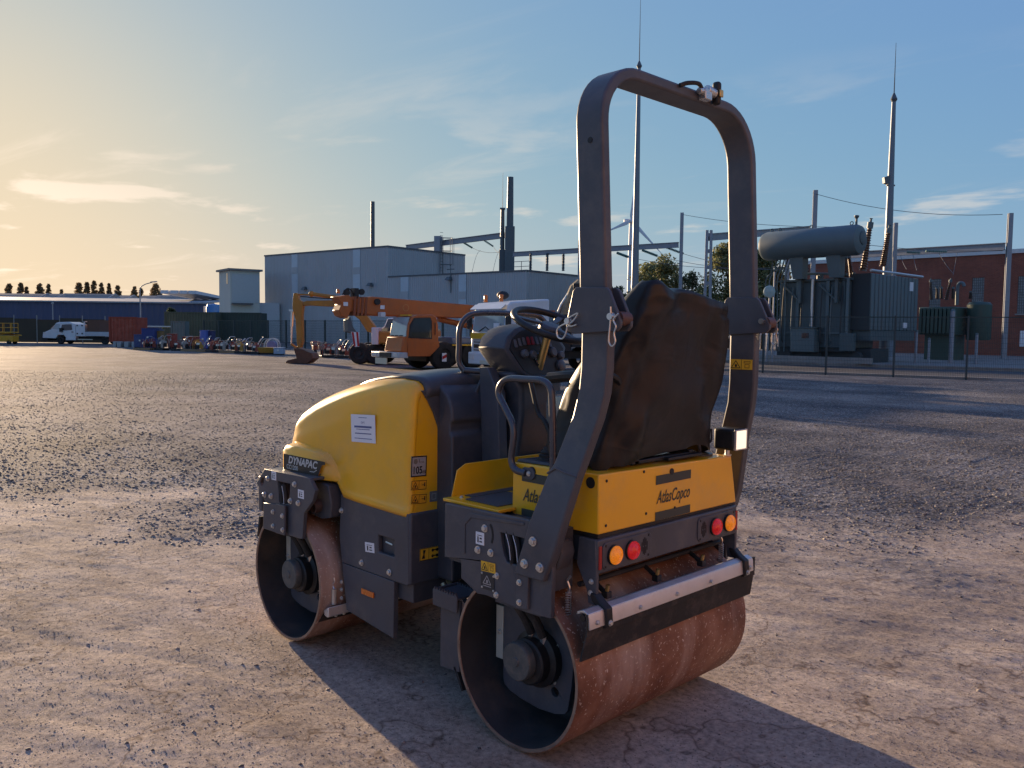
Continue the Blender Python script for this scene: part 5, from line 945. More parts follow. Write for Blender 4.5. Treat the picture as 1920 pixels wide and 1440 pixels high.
# ---- drums
def drum(xc, yo):
    rr, ri, hw = .35, .333, .60
    o = (xc, yo, rr)
    sh = obj('drum', G().lathe([(ri, -hw), (ri+.003, -hw-.003), (rr-.004, -hw-.003), (rr, -hw+.002), (rr, -.4), (rr, -.2), (rr, 0), (rr, .2), (rr, .4), (rr, hw-.002), (rr-.004, hw+.003), (ri+.003, hw+.003), (ri, hw)], o, (0, 1, 0), 128), RUST, R, smooth=50)
    for q in (1, -1): obj('drum_liner', G().lathe([(ri, q*hw), (ri, q*.29), (ri-.02, q*.27), (.06, q*.27), (.0, q*.27)], o, (0, 1, 0), 96), DIN, sh, smooth=50)
    for q in (1, -1): obj('rim_edge', G().lathe([(ri+.001, q*(hw+.0032)), (rr-.0035, q*(hw+.0032)), (rr-.0035, q*(hw+.0042)), (ri+.001, q*(hw+.0042)), (ri+.001, q*(hw+.0032))], o, (0, 1, 0), 96), mat('worn_rim', (.30, .22, .17), .45, metal=.5, var=.3, scale=14), sh, smooth=40)
    for s in (1, -1):
        yo_ = lambda y: yo+s*y
        # carrier plate hanging inside the open drum end
        pl = [(.207, .555), (.15, .612), (-.15, .612), (-.198, .55), (-.204, .437), (-.188, .267), (-.170, .168), (-.155, .148), (-.10, .130), (-.009, .122), (.102, .132), (.165, .146), (.200, .165), (.207, .19)]
        cp = obj('carrier_plate', G().prism([(xc+a, b) for a, b in pl], 'y', yo_(.44), yo_(.46), holes=[arc_hole(xc-.098, .222, .021)]), GRY, R, bev=.003)
        obj('edge_strip', G().box(xc+.2085, xc+.252, yo_(.44), yo_(.462), .27, .505), ZNB, cp, bev=.002)
        bolt((xc+.23, yo_(.463), .39), (0, s, 0), .012, cp)
        obj('hanger', G().box(xc-.16, xc+.10, yo_(.44), yo_(.615), .585, .612), GRY, cp, bev=.004)
        mo = obj('drum_motor', G().lathe([(.0, .0), (.118, .0), (.118, .035), (.095, .045), (.095, .085), (.088, .092), (0, .092)], (xc-.02, yo_(.462), .35), (0, s, 0), 40), BLK, R, smooth=40)
        obj('motor_cap', G().lathe([(.079, 0), (.079, .034), (.074, .040), (.020, .041), (.017, .046), (0, .046)], (xc-.0, yo_(.55), .355), (0, s, 0), 40), mat('motor_cap_steel', (.075, .085, .088), .5, metal=.2, var=.15, dirt=(DUST, .3, 20)), mo, smooth=40)
        for k in range(5):
            a = rad(-36+k*16); bolt((xc+.02-.145*math.cos(a), yo_(.461), .35+.145*math.sin(a)), (0, s, 0), .010, cp)
        for k, dx in enumerate((-.035, .03)):
            h = G().tube(bez([(xc+dx-.01, yo_(.60), .70), (xc+dx+.015, yo_(.56), .60), (xc+dx-.015, yo_(.525), .52), (xc+dx-.03, yo_(.50), .455)], 6), .019, 10)
            obj('hydraulic_hose', h, RUB, R)
            obj('hose_fitting', G().cyl((xc+dx-.03, yo_(.50), .462), (xc+dx-.033, yo_(.495), .425), .015, seg=6), STL, R)
    return sh
def arc_hole(cx, cy, r, n=14): return [(cx+r*math.cos(2*math.pi*k/n), cy+r*math.sin(2*math.pi*k/n)) for k in range(n)]
drum(0, 0); drum(FX, FO)
# ---- rear frame: fork plates
side = [(.405, .950), (-.10, .962), (-.235, .94), (-.228, .60), (-.10, .592), (.135, .606), (.19, .600), (.225, .615), (.297, .645), (.297, .722), (.330, .722), (.407, .712)]
hole = [(.058, .885), (-.075, .885), (-.092, .872), (-.094, .855), (-.066, .80), (-.058, .770), (.018, .770), (.038, .80), (.050, .84)]
for s in (1, -1):
    fp = obj('fork_plate', G().prism(side, 'y', s*(YP-.022), s*YP, [hole]), GRY, R, bev=.004)
    # raised welded doubler plate with a chamfered corner
    db = [(.225, .925), (.285, .875), (.285, .76), (-.10, .76), (-.215, .78), (-.222, .935), (-.10, .945)]
    obj('doubler_plate', G().prism([(.232, .915), (.268, .88), (.268, .755), (.29, .755), (.292, .888), (.24, .935), (-.08, .948), (-.08, .936)], 'y', s*YP, s*(YP+.004)), GRY, fp, bev=.002)
    lb = obj('lower_bracket', G().prism([(-.056, .766), (-.056, .604), (-.118, .612), (-.118, .772)], 'y', s*(YP+.0005), s*(YP+.016)), GRY, fp, bev=.003)
    for px, py in ((909.6, 990.5), (896.7, 1030.6), (920.8, 1036.4)):
        a = xz(px, py, YP); bolt((a[0], s*YP, a[1]), (0, s, 0), .0165, fp)
    for px, py in ((932, 1079.5), (931, 1115.5)):
        a = xz(px, py, YP); bolt((a[0], s*YP, a[1]), (0, s, 0), .0135, fp)
    for px, py in ((974, 1092), (974, 1129.5)):
        a = xz(px, py, YP+.016); bolt((a[0], s*(YP+.016), a[1]), (0, s, 0), .0135, fp)
    obj('inner_web', G().box(-.22, .40, s*.50, s*(YP-.023), .70, .935), GRYP, fp)
    for k, dx in enumerate((-.035, .005)):
        obj('hydraulic_hose', G().tube(bez([(dx+.02, s*(YP-.012), .90), (dx-.005, s*(YP-.006), .84), (dx-.012, s*(YP-.008), .79), (dx-.01, s*(YP-.02), .70)], 5), .012, 8), RUB, R)
        obj('hose_stripe', G().tube(bez([(dx+.018, s*(YP+.001), .885), (dx-.007, s*(YP+.007), .84), (dx-.014, s*(YP+.005), .785)], 5), .0016, 5), WHT, R)
obj('curved_slot', G().prism(arc(.17, .862, .075, 140, 205, 8)+arc(.17, .862, .066, 205, 140, 8), 'y', YP+.0005, YP+.002), INK, R, smooth=0)
# main frame between the plates
obj('rear_frame', G().box(-.29, .40, -.48, .48, .80, .904), GRYP, R, bev=.006)
# ---- lower roll-over legs, lofted from the bolted foot to the hinge
for s in (1, -1):
    T = .046
    secs = []
    for xf, xr, z, yo in ((-.045, -.205, .742, .654), (-.095, -.262, .87, .654), (-.118, -.285, .945, .652), (-.190, -.335, 1.165, .612), (-.203, -.340, 1.19, .602), (-.265, -.392, 1.375, .568), (-.280, -.408, 1.47, .553), (-.284, -.412, 1.56, .546), (-.284, -.412, 1.70, .545), (-.284, -.412, 1.80, .545)):
        secs.append([(xf, s*yo, z), (xr, s*yo, z), (xr, s*(yo-T), z), (xf, s*(yo-T), z)])
    lg = obj('rops_leg', G().loft(secs), GRY, R, bev=.007, smooth=25)
    wd = G()
    wd.tube([(-.186, s*.616, 1.155), (-.225, s*.613, 1.18), (-.27, s*.612, 1.168), (-.335, s*.612, 1.16)], .004, 6); obj('weld_seam', wd, GRY, lg)
    for px, py in ((1000, 1015), (984, 1056.6), (1013, 1064)):
        a = xz(px, py, .654); bolt((a[0], s*.654, a[1]), (0, s, 0), .019, lg)
    # hinge brackets either side of the leg
    for yo in (.560, .499):
        hp = [(-.272, 1.862), (-.418, 1.858), (-.432, 1.845), (-.487, 1.735), (-.485, 1.715), (-.470, 1.700), (-.262, 1.688), (-.232, 1.70), (-.226, 1.722), (-.258, 1.85)]
        hb = obj('hinge_plate', G().prism(hp, 'y', s*(yo-.008), s*(yo+.008)), GRY, R, bev=.003)
    for X, Z in ((-.247, 1.735), (-.452, 1.752)):
        pn = obj('hinge_pin', G().cyl((X, s*.475, Z), (X, s*.588, Z), .0125, seg=14).lathe([(0, 0), (.016, 0), (.016, .008), (0, .008)], (X, s*.569, Z), (0, s, 0), 14), STL, R)
        c = s*.581
        if X > -.3: pts = [(X-.005, c, Z+.012), (X-.05, c, Z+.030), (X-.02, c, Z-.004), (X+.02, c, Z-.012), (X+.052, c, Z-.030), (X+.05, c, Z-.058), (X+.026, c, Z-.066), (X+.008, c, Z-.045), (X, c, Z-.02), (X-.025, c, Z-.018), (X-.045, c, Z-.012)]
        else: pts = [(X, c, Z+.035), (X-.001, c, Z), (X+.003, c, Z-.05), (X+.005, c, Z-.09), (X-.010, c, Z-.106), (X-.025, c, Z-.09), (X-.018, c, Z-.06), (X-.026, c, Z-.035), (X-.014, c, Z-.012), (X-.035, c, Z+.01)]
        obj('spring_clip', G().tube(bez(pts, 4), .0032, 6), STL, pn)
    obj('hinge_spacer', G().cyl((-.462, s*.495, 1.745), (-.462, s*.552, 1.745), .026, seg=16), mat('spacer_brown', (.10, .05, .04), .5), R)
# ---- upper hoop: a flat rectangular tube bent over the seat
def hoop():
    ro, T, zt, wy = .235, .046, 2.700, .548
    path = [(wy, 1.80)]+[(wy, z) for z in (1.95, 2.1, 2.25, 2.38)]+[(wy-ro+ro*math.cos(rad(a)), zt-ro+ro*math.sin(rad(a))) for a in range(0, 91, 9)]
    path = path+[(y, zt) for y in (.2, .1)]; path = path+[(-y, z) for y, z in reversed(path)]
    inn = []
    for i, (y, z) in enumerate(path):
        y0, z0 = path[max(i-1, 0)]; y1, z1 = path[min(i+1, len(path)-1)]; t = Vector((y1-y0, z1-z0)).normalized(); inn.append((y-t.y*T, z+t.x*T))
    secs = []
    for (y, z), (yi, zi) in zip(path, inn):
        k = (z-1.66)*.052; xr = -.410+k; xf = xr+.128
        secs.append([(xf, y, z), (xr, y, z), (xr, yi, zi), (xf, yi, zi)])
    return G().loft(secs)
hp_ = obj('rops_hoop', hoop(), GRY, R, bev=.010, smooth=30, seg=3)
for s in (1, -1):
    obj('bolt_hole', G().lathe([(0, 0), (.011, 0), (.011, .002), (0, .002)], (-.315, s*.5485, 2.40), (0, s, 0), 14), INK, hp_)
obj('bolt_hole', G().lathe([(0, 0), (.011, 0), (.011, .002), (0, .002)], (-.3535, .23, 2.678), (-1, 0, 0), 14), INK, hp_)
# socket and cable for the beacon on the hoop
bk = obj('beacon_socket', G().box(-.395, -.36, -.205, -.175, 2.655, 2.752), BLK, R, bev=.012, seg=3)
obj('beacon_clamp', G().cyl((-.375, -.175, 2.70), (-.375, -.115, 2.705), .020, seg=12).box(-.392, -.356, -.135, -.085, 2.66, 2.705).cyl((-.375, -.06, 2.69), (-.375, -.115, 2.70), .014, seg=10), STL, bk, bev=.003)
obj('beacon_lens', G().box(-.403, -.395, -.203, -.178, 2.685, 2.715), BRS, bk, bev=.003)
obj('beacon_cable', G().tube(bez([(-.372, -.09, 2.70), (-.385, -.04, 2.712), (-.375, .02, 2.704), (-.36, .055, 2.69)], 6), .009, 8), RUB, bk)
# ---- water tank box with the seat on it
XB = -.345
tank = [(XB, .497, .925), (XB, -.492, .918), (.128, -.492, .915), (.128, .497, .915)]
tnk = obj('water_tank', G().hexa(tank, [(XB, .500, 1.157), (XB, -.440, 1.140), (.120, -.44, 1.142), (.120, .500, 1.150)]), YEL, R, bev=.007, seg=3)
obj('tank_seal', G().box(XB+.012, .12, -.485, .487, .905, .9235), BLK, R)
for Y, Z in ((.455, 1.128), (.455, .955), (.20, .965), (.22, 1.138), (-.0, .962)): screw((XB-.001, Y, Z), (-1, 0, 0), .006, tnk)
obj('grommet', G().lathe([(.014, 0), (.014, .003), (0, .003)], (XB, .028, 1.118), (-1, 0, 0), 16), INK, tnk)
a = oY(1108, 905, .498); obj('grommet', G().lathe([(.022, 0), (.022, .003), (0, .003)], (a[0], .4985, a[2]), (0, 1, 0), 18), INK, tnk)
a = oY(998, 884, .4995); obj('plug', G().lathe([(.020, 0), (.020, .004), (0, .005)], (a[0], .499, a[2]), (0, 1, 0), 18), BLK, tnk)
def brand(o, u, v, w):
    d = Decal('maker_mark', tnk, o, u, v, w, w*.6, None, th=.0005)
    d.rect(-w/2, .19*w, w/2, .34*w, DKG).rect(-w/2, -.40*w, w/2, -.26*w, DKG)
    d.text('AtlasCopco', 0, -.035*w, .30*w, DKG, shear=.38, bold=.010, width=w*.96); d.done()
brand((XB-.0005, .012, 1.026), (0, -1, 0), (0, 0, 1), .252)
brand((-.06, .4995, 1.03), (-1, 0, 0), (0, 0, 1), .252)
# ---- rear light beam
bm_ = obj('rear_beam', G().box(XB-.003, XB+.05, -.495, .503, .772, .905), GRY, R, bev=.008, seg=3)
# end brackets, folded down towards the scraper
for s in (1, -1):
    eb = obj('end_bracket', G().prism([(-.338, .905), (-.255, .905), (-.245, .80), (-.30, .70), (-.305, .655), (-.346, .655), (-.346, .78)], 'y', s*.49, s*.506), GRY, R, bev=.003)
    for X, Z in ((-.322, .742), (-.318, .697)): bolt((X, s*.506, Z), (0, s, 0), .011, eb)
    obj('hose_cover', G().prism([(-.11, .90), (-.235, .90), (-.25, .85), (-.235, .80), (-.17, .72), (-.12, .70), (-.10, .72)], 'y', s*.515, s*.60), GRYP, R, bev=.022, seg=3)
XL = XB-.004
LAMPA = mat('amber_lens', (.62, .17, .008), .12, var=.35, scale=90, coat=.6, emit=(1., .30, .01), es=.07, bump=.4, bscale=160)
LAMPR = mat('red_lens', (.42, .010, .010), .12, var=.35, scale=90, coat=.6, emit=(1., .02, .015), es=.04, bump=.4, bscale=160)
REFL = mat('red_reflector', (.35, .02, .015), .3, var=.1)
def lamp_plate(s):
    y0, y1 = (.478, .170) if s > 0 else (-.478, -.170)
    c = [(y0, .785), (y0, .885), (y1, .885), (y1, .785)]
    ym = (y0+y1)/2
    lp = obj('lamp_plate', G().prism([(y0, .80), (y0, .875), (y0-s*.015, .890), (y1+s*.015, .890), (y1, .875), (y1, .80), (y1+s*.015, .785), (y0-s*.015, .785)], 'x', XL-.004, XL+.001), GRY, R, bev=.002)
    for yy, zz in ((y0-s*.018, .878), (y0-s*.018, .796), (y1+s*.018, .878), (y1+s*.018, .796)): screw((XL-.004, yy, zz), (-1, 0, 0), .0055, lp)
    for yy, m_, nm in ((s*.412, LAMPA, 'indicator_lamp'), (s*.302, LAMPR, 'tail_lamp')):
        h = obj(nm, G().lathe([(.040, 0), (.040, .008), (.037, .010), (.0, .010)], (XL-.004, yy, .836), (-1, 0, 0), 28), BLK, R, smooth=40)
        obj('lens', G().lathe([(0.0369, .006), (0.0369, .014), (0.0342, .019), (0.0328, .018), (0.0297, .023), (0.0284, .0215), (0.0243, .026), (0.0229, .0245), (0.0180, .0285), (0.0166, .027), (0.0108, .030), (0.0095, .0285), (0.0045, .031), (0, .031)], (XL-.004, yy, .836), (-1, 0, 0), 28), m_, h, smooth=20)
    sl_ = G()
    for k, hh in enumerate((.018, .030, .036, .030, .018)):
        yy = s*.215+(k-2)*.0085; g0, g1 = .836-hh, .836+hh
        for a0, b0 in (((g0, .833), (.839, g1)) if k % 2 else ((g0, g1),)): sl_.box(XL-.0055, XL-.0035, yy-.0022, yy+.0022, a0, b0)
    obj('buzzer_slots', sl_, INK, lp, smooth=0)
    obj('reflector', G().box(XL-.003, XL+.002, s*.481, s*.497, .79, .88), REFL, R, bev=.001)
lamp_plate(1); lamp_plate(-1)
# ---- scraper bar, blade and spray nozzles
X0 = -.345
prof = [(X0+.012, .650), (X0-.018, .662), (X0-.043, .652), (X0-.048, .640), (X0-.052, .592), (X0-.046, .592), (X0-.040, .636), (X0-.018, .650), (X0+.010, .640)]
scb = obj('scraper_bar', G().prism(prof, 'y', -.575, .600), ALU, R, bev=.0015)
obj('scraper_tube', G().cyl((X0-.018, -.57, .632), (X0-.018, .603, .632), .0135, seg=14), BLK, scb)
obj('scraper_blade', G().hexa([(X0-.046, .598, .610), (X0-.046, -.600, .610), (X0-.040, -.600, .610), (X0-.040, .598, .610)], [(X0-.022, .612, .468), (X0-.022, -.604, .468), (X0-.012, -.604, .468), (X0-.012, .612, .468)]), RUB, scb, bev=.001)
obj('blade_upper', G().box(X0-.044, X0-.036, -.600, .605, .565, .65), RUB, scb)
for k, Y in enumerate((.555, .29, .04, -.215, -.545)): bolt((X0-.0515, Y, .612), (-1, 0, -.08), .0095, scb)
for Y in (.495, -.500):
    sa = obj('scraper_arm', G().prism([(-.315, .70), (-.345, .70), (-.372, .675), (-.405, .655), (-.410, .60), (-.400, .578), (-.382, .578), (-.372, .60), (-.365, .645), (-.33, .665)], 'y', Y-.018, Y+.018), BLK, R, bev=.005)
    bolt((-.408, Y, .60), (-1, 0, 0), .012, sa)
for s in (1, -1):
    sp = G(); pts = []
    for k in range(60): pts.append((-.24+.012*math.cos(k*1.05), s*.545+.012*math.sin(k*1.05), .60+k*.0016))
    obj('scraper_spring', sp.tube(pts, .0022, 5).tube(bez([(-.24, s*.545, .69), (-.245, s*.545, .71), (-.235, s*.545, .735), (-.25, s*.545, .755)], 4), .005, 6), STL, R)
sbx = obj('spray_pipe', G().cyl((-.255, -.50, .715), (-.255, .50, .715), .011, seg=10), BLK, R)
for Y in (.415, .085, -.25):
    nz = obj('spray_nozzle', G().cyl((-.258, Y, .712), (-.315, Y, .678), .010, seg=10).box(-.338, -.308, Y-.015, Y+.015, .660, .686), BLK, R, bev=.002)
    obj('nozzle_tip', G().cyl((-.325, Y, .686), (-.330, Y, .712), .0085, seg=8), BRS, nz)
# ---- operator platform
pf = obj('platform', G().prism([(.455, .60), (.455, -.60), (.10, -.60), (.10, -.50), (.128, -.50), (.128, .50), (.10, .50), (.10, .60)], 'z', .948, .962), YEL, R, bev=.003)
for y0, y1 in ((.555, .30), (.27, -.55)):
    obj('floor_mat', G().box(.15, .36, y0, y1, .9625, .967), mat('floor_mat_grey', (.06, .065, .07), .7, var=.2, bump=.2, bscale=150), pf, bev=.002)
obj('mat_strip', G().box(.375, .425, .50, .15, .9625, .966), MATS['floor_mat_grey'], pf, bev=.002)
obj('toe_board', G().prism([(.55, .962), (.52, 1.075), (.47, 1.10), (-.47, 1.10), (-.52, 1.075), (-.55, .962)], 'x', .452, .458), YEL, pf, bev=.002)
bolt((.405, .535, .962), (0, 0, 1), .010, pf)
# boarding step
for s in (1, -1):
    st = obj('boarding_step', G().prism([(.480, .52), (.480, .195), (.348, .205), (.348, .52)], 'y', s*.575, s*.59).box(.34, .505, s*.46, s*.61, .530, .540).box(.495, .505, s*.46, s*.61, .49, .55).box(.34, .505, s*.605, s*.615, .475, .548), GRY, R, bev=.003)
    tt = G()
    for k in range(9):
        x = .345+k*.0175; tt.prism([(x, .547), (x+.013, .547), (x+.0065, .562)], 'y', s*.605, s*.615).prism([(x, .539), (x+.013, .539), (x+.0065, .554)], 'y', s*.47, s*.48)
    obj('step_teeth', tt, GRY, st)
    obj('front_scraper', G().hexa([(.375, s*.585, .20), (.40, s*.585, .22), (.40, s*.30, .22), (.375, s*.30, .20)], [(.355, s*.585, .255), (.378, s*.585, .27), (.378, s*.30, .27), (.355, s*.30, .255)]), ALU, R, bev=.003)
    obj('scraper_rubber', G().hexa([(.325, s*.59, .13), (.335, s*.59, .125), (.335, s*.30, .125), (.325, s*.30, .13)], [(.375, s*.59, .225), (.39, s*.59, .22), (.39, s*.30, .22), (.375, s*.30, .225)]), RUB, R, bev=.002)
# centre joint and hoses hanging under it
cj = obj('centre_joint', G().cyl((.575, 0, .30), (.575, 0, .86), .085, seg=24).box(.36, .80, -.16, .16, .40, .50).box(.36, .80, -.16, .16, .70, .80), BLK, R, bev=.008)
obj('joint_guard', G().box(.42, .74, -.45, .30, .50, .90), BLK, R, bev=.01)
for k in range(8):
    Y = .44-k*.055; x = .52+.03*(k % 3); b = .26+.05*((k*7) % 3)
    hh = obj('hydraulic_hose', G().tube(bez([(x+.16, Y-.03, .47), (x+.05, Y, b+.07), (x-.02, Y+.015, b+.05), (x-.15, Y-.04, .45)], 6), .011, 8), RUB, R)
    obj('hose_fitting', G().cyl((x+.16, Y-.03, .49), (x+.085, Y-.012, b+.14), .012, seg=6).cyl((x+.12, Y-.02, .44), (x+.105, Y-.016, .41), .016, seg=6), mat('yellow_zinc', (.42, .36, .2), .4, metal=.7, var=.2), hh)
# ---- control box on the left of the tank, lever and handrail
ctl = obj('console_top', G().hexa([(.115, .485, 1.151), (-.10, .485, 1.155), (-.10, .25, 1.150), (.115, .25, 1.146)], [(.110, .48, 1.163), (-.10, .48, 1.167), (-.10, .25, 1.16), (.110, .25, 1.156)]), GRYP, R, bev=.003)
lv = obj('travel_lever', G().lathe([(.050, 0), (.046, .012), (.040, .015), (.042, .024), (.033, .028), (.035, .036), (.026, .042), (.022, .055), (.0, .056)], (.01, .40, 1.16), (0, 0, 1), 20), RUB, R, smooth=40)
obj('lever_rod', G().tube(bez([(.01, .40, 1.21), (.006, .40, 1.27), (.035, .40, 1.32), (.075, .40, 1.355), (.105, .40, 1.44), (.125, .40, 1.50)], 6), [.011]*30+[.006], 8), BLK, lv)
hr = [(.035, .512, 1.115), (.085, .520, 1.125), (.110, .520, 1.165), (.100, .518, 1.25), (.110, .515, 1.31), (.165, .510, 1.38), (.205, .505, 1.43), (.190, .505, 1.475), (.140, .505, 1.498), (.04, .505, 1.500), (-.05, .505, 1.498), (-.092, .505, 1.470), (-.102, .505, 1.42), (-.108, .505, 1.30), (-.112, .505, 1.16), (-.112, .505, 1.12)]
obj('side_handrail', G().tube(bez(hr, 5), .0145, 12), CHR, R, smooth=60)
rf = obj('rail_foot', G().prism([(.062, 1.100), (.062, 1.128), (.05, 1.138), (.0, 1.138), (-.012, 1.125), (-.012, 1.103), (0, 1.092), (.05, 1.092)], 'y', .4995, .5075), GRY, R, bev=.002); bolt((.02, .5075, 1.115), (0, 1, 0), .011, rf)
# ---- seat, wrapped in film, on its slide rails
obj('seat_slide', G().box(-.30, -.255, -.22, .24, 1.160, 1.176).box(-.30, .05, .19, .22, 1.160, 1.185).box(-.30, .05, -.20, -.17, 1.160, 1.185).box(-.325, -.285, -.235, .02, 1.158, 1.172), BLK, R, bev=.003)
obj('seat_cushion', G().loft([[(x, y*k, z) for x, y in ((-.26*1, .25), (-.15, .275), (.10, .27), (.19, .22), (.21, .0), (.19, -.22), (.10, -.27), (-.15, -.275), (-.26, -.25))] for k, z in ((.86, 1.19), (.98, 1.22), (1.03, 1.30), (1.04, 1.37), (.99, 1.415), (.85, 1.43), (.5, 1.435))]), mat('film_wrapped_vinyl', (.16, .16, .15), .16, var=.3, coat=.7, bump=.6, bscale=18), R, smooth=50)
obj('armrest', G().tube(bez([(-.25, .345, 1.50), (-.10, .35, 1.515), (.06, .35, 1.50)], 5), [.02]*5+[.024]*6, 10), BLK, R)
obj('seat_belt_guide', G().tube(bez([(-.36, .50, 1.535), (-.345, .43, 1.53), (-.33, .37, 1.50), (-.31, .34, 1.44)], 5), .013, 8), BLK, R)
obj('seat_cable', G().tube(bez([(-.30, -.25, 1.155), (-.30, -.24, 1.20), (-.27, -.22, 1.245), (-.24, -.20, 1.26)], 6), .0075, 8).tube(bez([(-.29, -.24, 1.25), (-.305, -.30, 1.21), (-.30, -.34, 1.215), (-.28, -.37, 1.26)], 6), .005, 6), RUB, R)
obj('filler_ring', G().lathe([(.055, 0), (.055, .008), (.045, .010), (0, .010)], (-.245, -.34, 1.142), (0, 0, 1), 24), GRYP, R)
# ---- work lamp
wl = obj('work_lamp', G().box(-.395, -.285, -.478, -.378, 1.170, 1.268), BLK, R, bev=.014, seg=3)
obj('lens', G().box(-.401, -.394, -.471, -.385, 1.178, 1.260), mat('lit_lamp_glass', (.9, .85, .72), .1, var=.05, coat=.6, emit=(1, .84, .58), es=.22), wl, bev=.018, seg=3)
obj('lamp_rim', G().box(-.402, -.392, -.477, -.471, 1.173, 1.265).box(-.402, -.392, -.385, -.379, 1.173, 1.265).box(-.402, -.392, -.471, -.385, 1.260, 1.265).box(-.402, -.392, -.471, -.385, 1.173, 1.178), ALU, wl, bev=.001)
obj('lamp_stem', G().cyl((-.33, -.428, 1.14), (-.33, -.428, 1.172), .011, seg=10).lathe([(.02, 0), (.02, .006), (0, .006)], (-.33, -.428, 1.14), (0, 0, 1), 6), STL, wl)
# ================================================================ front half
def fx(px, py, Y): p = oY(px, py, Y); return (p[0], p[2])
HY = .560                                # half-width line of the hood side (world Y on the left)
def sgnY(s, y): return FO+s*(y-FO)       # mirror about the front half's own centre line
# dark lower body with skirts
low = [(1.33, .845), (.76, .835), (.752, .50), (.765, .487), (1.322, .487), (1.345, .62)]
for s in (1, -1):
    lo = obj('side_skirt', G().prism(low, 'y', sgnY(s, HY-.03), sgnY(s, HY-.002), [[(.868, .690), (1.000, .690), (1.000, .605), (.868, .605)]]), GRY, R, bev=.006, seg=3)
    obj('lower_skirt', G().prism([(.868, .486), (.872, .205), (1.275, .245), (1.318, .486)], 'y', sgnY(s, HY-.03), sgnY(s, HY-.0015)), GRY, R, bev=.003)
    obj('skirt_recess', G().box(.85, 1.02, sgnY(s, HY-.09), sgnY(s, HY-.031), .59, .70), INK, lo)
    obj('latch', G().cyl((.975, sgnY(s, HY-.04), .655), (.92, sgnY(s, HY-.04), .65), .012, seg=8), STL, lo)
    for px, py, r in ((678, 1055, .016), (730, 1073, .016), (640, 957, .015)):
        a = fx(px, py, HY); bolt((a[0], sgnY(s, HY-.002), a[1]), (0, s, 0), r, lo)
    a = fx(690, 1112, HY); obj('side_reflector', G().box(a[0]-.052, a[0]+.052, sgnY(s, HY-.002), sgnY(s, HY+.006), a[1]-.014, a[1]+.014), mat('orange_reflector', (.70, .16, .01), .25, var=.1, coat=.4), lo, bev=.002)
obj('front_chassis', G().box(.752, 1.36, sgnY(-1, HY-.03), HY-.03, .40, .84), GRYP, R, bev=.004)
obj('rear_wall', G().box(.744, .770, sgnY(-1, HY-.006), HY-.006, .492, .836), GRY, R, bev=.010, seg=3)
obj('front_beam', G().box(1.36, 2.02, -.35, .46, .72, .86), GRYP, R, bev=.01)
# hood shell lofted from cross sections
def hood_sec(X, w, zb, zt, inset, rs, n=9):
    w = w-inset; zt = zt-inset; cr = .03
    pts = [(w, zb), (w+.004, zb+.02), (w, zb+.036), (w-.004, zb+.05)]
    zs = zt-cr-rs; tum = .022
    for k in range(1, 7): t = k/6; pts.append((w-.004-tum*t*t, zb+.05+(zs-zb-.05)*t))
    w2 = w-.004-tum
    for k in range(1, n+1): a = rad(90*k/n); pts.append((w2-rs+rs*math.cos(a), zs+rs*math.sin(a)))
    ye = w2-rs; z0 = zs+rs
    for k in range(1, 6): t = k/5; pts.append((ye*(1-t), z0+cr*(1-(1-t)**2)))
    full = [(X, FO+y, z) for y, z in pts]+[(X, FO-y, z) for y, z in reversed(pts[:-1])]
    return full
HW = HY-FO
ST = [(.752, .032), (.755, .019), (.762, .008), (.775, .002), (.80, 0.)]
def zb_(X): return .815+(.012 if X < 1.3 else .02)
HS = []
for X, ins in ST: HS.append((X, HW, .816, 1.482-.02*(.80-X)/.05, ins, .055))
for X, w_, zb, zt, rs in ((.90, HW, .818, 1.490, .06), (1.05, HW, .822, 1.482, .075), (1.20, HW, .826, 1.462, .09), (1.30, HW, .832, 1.444, .10), (1.36, HW, .90, 1.430, .10), (1.50, HW, .905, 1.395, .11), (1.62, HW, .905, 1.357, .11), (1.72, HW-.003, .905, 1.318, .11), (1.80, HW-.008, .905, 1.278, .10), (1.86, HW-.018, .905, 1.235, .09), (1.90, HW-.035, .905, 1.190, .07), (1.922, HW-.055, .905, 1.145, .05), (1.93, HW-.08, .905, 1.11, .04)):
    HS.append((X, w_, zb, zt, 0., rs))
secs = [hood_sec(*h) for h in HS]
g = G().loft(secs, closed=False, caps=False); m_ = len(secs[0]); g.add(secs[-1], [tuple(range(m_))])
hood = obj('hood', g, YEL, R, smooth=40); so = hood.modifiers.new('thick', 'SOLIDIFY'); so.thickness = .006; so.offset = -1
# yellow rear corner panel and the dark centre cover beside it
s0 = secs[0]; half = [p for p in s0[:14]]          # left side up into the shoulder
for s in (1, -1):
    lp = [(FO+s*(p[1]-FO), p[2]) for p in half]
    bd = [(.488, 1.408), (.462, 1.375), (.422, 1.31), (.390, 1.235), (.370, 1.12), (.358, .95), (.352, .816)]
    obj('corner_panel', G().prism(lp+[(FO+s*(y-FO), z) for y, z in bd], 'x', .7515, .762), YEL, hood, smooth=40)
bdm = [(.495, 1.412), (.466, 1.377), (.426, 1.312), (.394, 1.237), (.374, 1.12), (.362, .95), (.356, .84)]
cp_ = bdm+[(2*FO-y, z) for y, z in reversed(bdm)]
obj('rear_cover', G().prism(cp_, 'x', .738, .7505), GRYP, R, bev=.003)
cov = [(1.20, 1.45), (.95, 1.470), (.83, 1.462), (.74, 1.435), (.68, 1.39), (.648, 1.33), (.640, 1.27), (.66, 1.255), (.66, 1.215), (.642, 1.20), (.635, .86), (.635, .50), (1.2, .50)]
obj('centre_cover', G().prism(cov, 'y', FO-.335, FO+.335), GRYP, R, bev=.05, seg=4, smooth=60)
